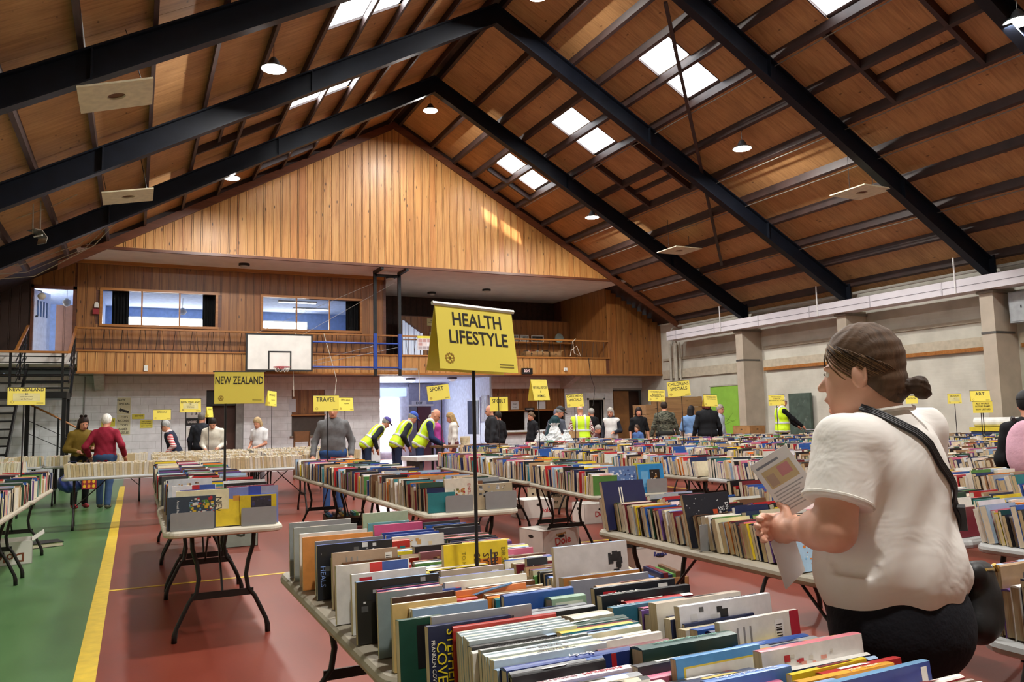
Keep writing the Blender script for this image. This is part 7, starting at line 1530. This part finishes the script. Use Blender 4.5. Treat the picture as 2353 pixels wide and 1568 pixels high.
# ---- wrapped hampers and paper bag
CELLO = NT('cellophane'); n = CELLO.noise(CELLO.coords(rnd=False), 22, 4, 0.7); CELLO.set(CELLO.ramp(n, [(0.3, lin('9ea4aa')), (0.5, lin('e4e8ea')), (0.7, lin('f4f6f6'))]), 0.12); CELLO.bump(n, 1.0, 0.03); CELLO = CELLO.m
ht = thing('hamper_table', 'cloth-covered side table carrying the wrapped hampers', 'table', (8.3, 15.2, 0)); MB().bb((-0.55, -0.35, 0.70), (0.55, 0.35, 0.74)).build('tabletop', TABLE_TOP, ht)
for sx in (-1, 1):
    for sy in (-1, 1): MB().tube([(sx * 0.48, sy * 0.28, 0), (sx * 0.48, sy * 0.28, 0.7)], 0.018, 6).build('leg', LEG, ht)
for k, (x, z, r) in enumerate(((7.95, 0.74, 0.16), (8.3, 0.74, 0.24), (8.6, 0.74, 0.16))):
    t = thing('gift_hamper', ('small cellophane hamper with red ribbon', 'largest of the cellophane-wrapped hampers on the side table', 'cellophane hamper beside the paper bag')[k], 'hamper', (x, 15.2, z)); MB().prism(round_rect(r * 1.7, r * 1.4, 0.03, 3), 0, 0.12, axis=2).build('basket', plain('a3703f', 0.7), t)
    rgk = random.Random(20 + k); m = MB(); V = []; F = []; n1, n2 = 9, 16
    for i in range(n1 + 1):
        for j in range(n2):
            a = 2 * PI * j / n2; q = i / n1; rr = r * (0.9 - 0.75 * q ** 1.6 + (0.35 if i == n1 else 0)) * rgk.uniform(0.75, 1.2); V.append((rr * math.cos(a), rr * math.sin(a), 0.1 + q * r * 1.9 + rgk.uniform(-0.015, 0.015)))
    for i in range(n1):
        for j in range(n2): F.append((i * n2 + j, i * n2 + (j + 1) % n2, (i + 1) * n2 + (j + 1) % n2, (i + 1) * n2 + j))
    m.add(V, F); m.build('wrapping', CELLO, t); MB().tube([(r * 0.25 * math.cos(a), r * 0.25 * math.sin(a), 0.1 + r * 1.5) for a in np.linspace(0, 2 * PI, 13)[:-1]], 0.012, 5, closed=True).build('ribbon', plain('b5323c' if k == 0 else 'd8dce0', 0.4), t)
t = thing('paper_bag', 'brown paper carrier bag held by the dark green polo', 'bag', (9.05, 15.75, 0.76), 0.3)
for a, b in (((-0.17, -0.08, 0), (0.17, -0.076, 0.34)), ((-0.17, 0.076, 0), (0.17, 0.08, 0.34)), ((-0.17, -0.08, 0), (-0.166, 0.08, 0.34)), ((0.166, -0.08, 0), (0.17, 0.08, 0.34)), ((-0.17, -0.08, 0), (0.17, 0.08, 0.004))): MB().bb(a, b).build('side', plain('b08a5e', 0.8, 0, 0.06), t)
MB().tube([(-0.06, -0.083, 0.3), (-0.05, -0.085, 0.4), (0.05, -0.085, 0.4), (0.06, -0.083, 0.3)], 0.006, 5).build('handle', plain('a37f55', 0.8), t)
# ---- checkout table in front of the volunteers and things on it
t = thing('checkout_table', 'brown checkout table in front of the hi-vis volunteers', 'table', (6.5, 15.4, 0)); MB().bb((-0.9, -0.35, 0.86), (0.6, 0.35, 0.9)).build('tabletop', plain('6a4a30', 0.5), t)
for sx in (-0.85, 0.55):
    for sy in (-0.3, 0.3): MB().bb((sx - 0.02, sy - 0.02, 0), (sx + 0.02, sy + 0.02, 0.86)).build('leg', BLACK_STEEL, t)
for k in range(5):
    o = MB().bb((-0.06, -0.09, 0), (0.06, 0.09, 0.035)).build('book', PAGES, loc=(6.25, 15.35, 0.90 + k * 0.0355), rot=(0, 0, 0.2 * k)); tag(o, 'cream paperback, %s in the pile on the checkout table' % ('lowest', 'second', 'third', 'fourth', 'topmost')[k], 'book')
wt = thing('white_bench_table', 'long white-topped table behind the TRAVEL books', 'table', (4.5, 12.0, 0), 0.1); MB().bb((-0.6, -0.3, 0.80), (0.55, 0.3, 0.86)).build('tabletop', plain('e0e0de', 0.4), wt)
for sx in (-0.5, 0.45): MB().bb((sx - 0.03, -0.25, 0), (sx + 0.03, 0.25, 0.8)).build('leg', plain('3a3c40', 0.5), wt)
# ---- bags carried by the red cardigan
f = Field(0.05); f.el((0, 0, 0.16), (0.2, 0.13, 0.16)); f.el((0.03, 0, 0.1), (0.19, 0.13, 0.1)); f.wr = lambda P: 0.008 * np.sin(P[..., 0] * 50 + P[..., 2] * 30)
t = thing('shopping_bag', 'bulging dark blue shopping bag beside the jeans', 'bag', (-0.98, 15.75, 0.33)); f.build('sack', plain('1f2f6b', 0.35, 0, 0.15, 14, 0.3), t, 0.015); MB().tube([(-0.1, 0, 0.28), (-0.03, 0.02, 0.52), (0.08, 0.02, 0.52), (0.1, 0, 0.28)], 0.01, 5).build('handle', plain('1a2450', 0.5), t)
t = thing('tote_bag', 'red tote bag with yellow spots beside the blue bag', 'bag', (-0.68, 15.6, 0.38)); MB().bb((-0.11, -0.06, 0), (0.11, 0.06, 0.34)).build('sack', plain('8f2430', 0.6), t); MB().tube([(-0.06, -0.06, 0.33), (-0.04, -0.05, 0.5), (0.04, -0.05, 0.5), (0.06, -0.06, 0.33)], 0.008, 5).build('handle', plain('3a1a20', 0.6), t)
rg = random.Random(4)
for i in range(3):
    for j in range(4): MB().prism([(0.024 * math.cos(a), 0.03 * math.sin(a)) for a in np.linspace(0, 2 * PI, 12)[:-1]], -0.0625, -0.06).build('spot', plain(rg.choice(('e2b52c', 'd88f2c', '2a3a7a')), 0.6), t, loc=(-0.07 + i * 0.07, 0, 0.05 + j * 0.08))
t = thing('sunglasses', 'dark sunglasses pushed up on the olive jumper\'s hair', 'sunglasses', (-0.83, 16.17, 1.645), 3.4); MB().lathe([(0.0, -0.004), (0.03, 0.0), (0.0, 0.004)], (-0.035, 0, 0), 10).xform(Matrix.Rotation(1.1, 4, 'X')).build('lens', BLACK, t); MB().lathe([(0.0, -0.004), (0.03, 0.0), (0.0, 0.004)], (0.035, 0, 0), 10).xform(Matrix.Rotation(1.1, 4, 'X')).build('lens', BLACK, t)
# ---- folded chair and trolley
t = thing('wooden_chair', 'wooden chair back standing by the dark hatch', 'chair', (3.95, 20.6, 0), 0.2)
MB().bb((-0.22, -0.2, 0.43), (0.22, 0.2, 0.47)).build('seat', plain('8a6238', 0.5), t)
for sx in (-0.2, 0.2):
    MB().bb((sx - 0.02, 0.16, 0), (sx + 0.02, 0.2, 1.2)).build('leg', plain('6a4526', 0.5), t); MB().bb((sx - 0.02, -0.2, 0), (sx + 0.02, -0.16, 0.43)).build('leg', plain('6a4526', 0.5), t)
MB().bb((-0.22, 0.16, 0.95), (0.22, 0.2, 1.22)).build('backrest', plain('6a4526', 0.5), t); MB().bb((-0.2, 0.17, 0.6), (0.2, 0.19, 0.7)).build('backrest_rail', plain('8a6238', 0.5), t)
t = thing('trolley', 'wire shopping trolley pushed by the white-haired volunteer', 'trolley', (15.35, 14.5, 0), 2.1)
MB().tube([(-0.25, 0, 0.98), (0.25, 0, 0.98)], 0.014, 8).build('handle', plain('8d9094', 0.3, 0.6), t)
for sx in (-0.25, 0.25): MB().tube([(sx, 0, 0.98), (sx, -0.08, 0.8), (sx, -0.5, 0.75), (sx, -0.45, 0.15)], 0.012, 6).build('side_frame', plain('8d9094', 0.3, 0.6), t)
m = MB(); [m.tube([(-0.25, -0.1 - 0.1 * k, 0.78), (0.25, -0.1 - 0.1 * k, 0.76)], 0.006, 5) for k in range(5)]; tag(m.build('basket_wire', plain('8d9094', 0.3, 0.6), t), kind='stuff')
for sx in (-0.22, 0.22): MB().lathe([(0.0, -0.015), (0.07, -0.015), (0.07, 0.015), (0.0, 0.015)], n=14).xform(Matrix.Rotation(PI / 2, 4, 'Y')).build('wheel', BLACK, t, loc=(sx, -0.45, 0.07))
st_ = thing('stool', 'dark stool under the seated grey-haired person', 'stool', (11.7, 19.05, 0)); MB().lathe([(0.17, 0.34), (0.18, 0.36), (0.17, 0.38)], n=16).build('seat', BLACK, st_); [MB().tube([(0.12 * math.cos(a), 0.12 * math.sin(a), 0.34), (0.17 * math.cos(a), 0.17 * math.sin(a), 0)], 0.012, 6).build('leg', BLACK_STEEL, st_) for a in (0.8, 2.4, 3.9, 5.5)]
# ================================================================ pendant high-bay lamps
def high_bay(x, y, z, lab):
    t = empty('high_bay_lamp', (x, y, z)); tag(t, lab, 'lamp', 'high bay lamps hanging from the roof')
    top = zroof(x, -0.1) - z
    MB().tube([(0, 0, 0.2), (0, 0, top)], 0.006, 5).build('cord', BLACK, t)
    MB().lathe([(0.03, 0.2), (0.05, 0.18), (0.09, 0.12), (0.1, 0.07), (0.2, 0.02), (0.215, 0.0), (0.2, 0.0)], n=24).build('housing', plain('55585c', 0.4, 0.5), t, smooth=True)
    MB().lathe([(0.0, -0.012), (0.12, -0.011), (0.195, -0.002), (0.195, 0.004), (0.0, 0.004)], n=24).build('diffuser', emissive('fffbe9', 26.0, 'lamp_diffuser'), t)
    ld = bpy.data.lights.new('lamp_light', 'AREA'); ld.shape = 'DISK'; ld.size = 0.36; ld.energy = LAMP_W; ld.color = (1.0, 0.965, 0.91)
    lo = bpy.data.objects.new('lamp_light', ld); COL.objects.link(lo); lo.parent = t; lo.location = (0, 0, -0.03)
LAMPS = [(1.93, 12.75, 7.2, 'lit lamp between the two steel rafters nearest the backboard side'), (1.93, 19.0, 7.2, 'lit lamp over the top of the pine gable on the stair side'),
 (7.05, 19.4, 9.78, 'lit lamp hanging at the ridge in front of the gable peak'), (7.05, 13.1, 9.77, 'lit lamp at the ridge cut by the top edge of the photo'),
 (11.81, 12.75, 7.16, 'lit lamp on the wide roof slope above the green pinboard'), (11.81, 19.0, 7.16, 'lit lamp low on the roof slope beside the pine gable'), (11.81, 6.8, 7.16, 'lit lamp in the top corner over the white duct'),
 (1.93, 6.5, 7.2, None), (7.05, 6.8, 9.77, None), (1.93, 0.3, 7.2, None), (7.05, 0.5, 9.77, None), (11.81, 0.5, 7.16, None)]
for x, y, z, lab in LAMPS: high_bay(x, y, z, lab or 'lit high bay lamp hanging over the hall behind the photographer')
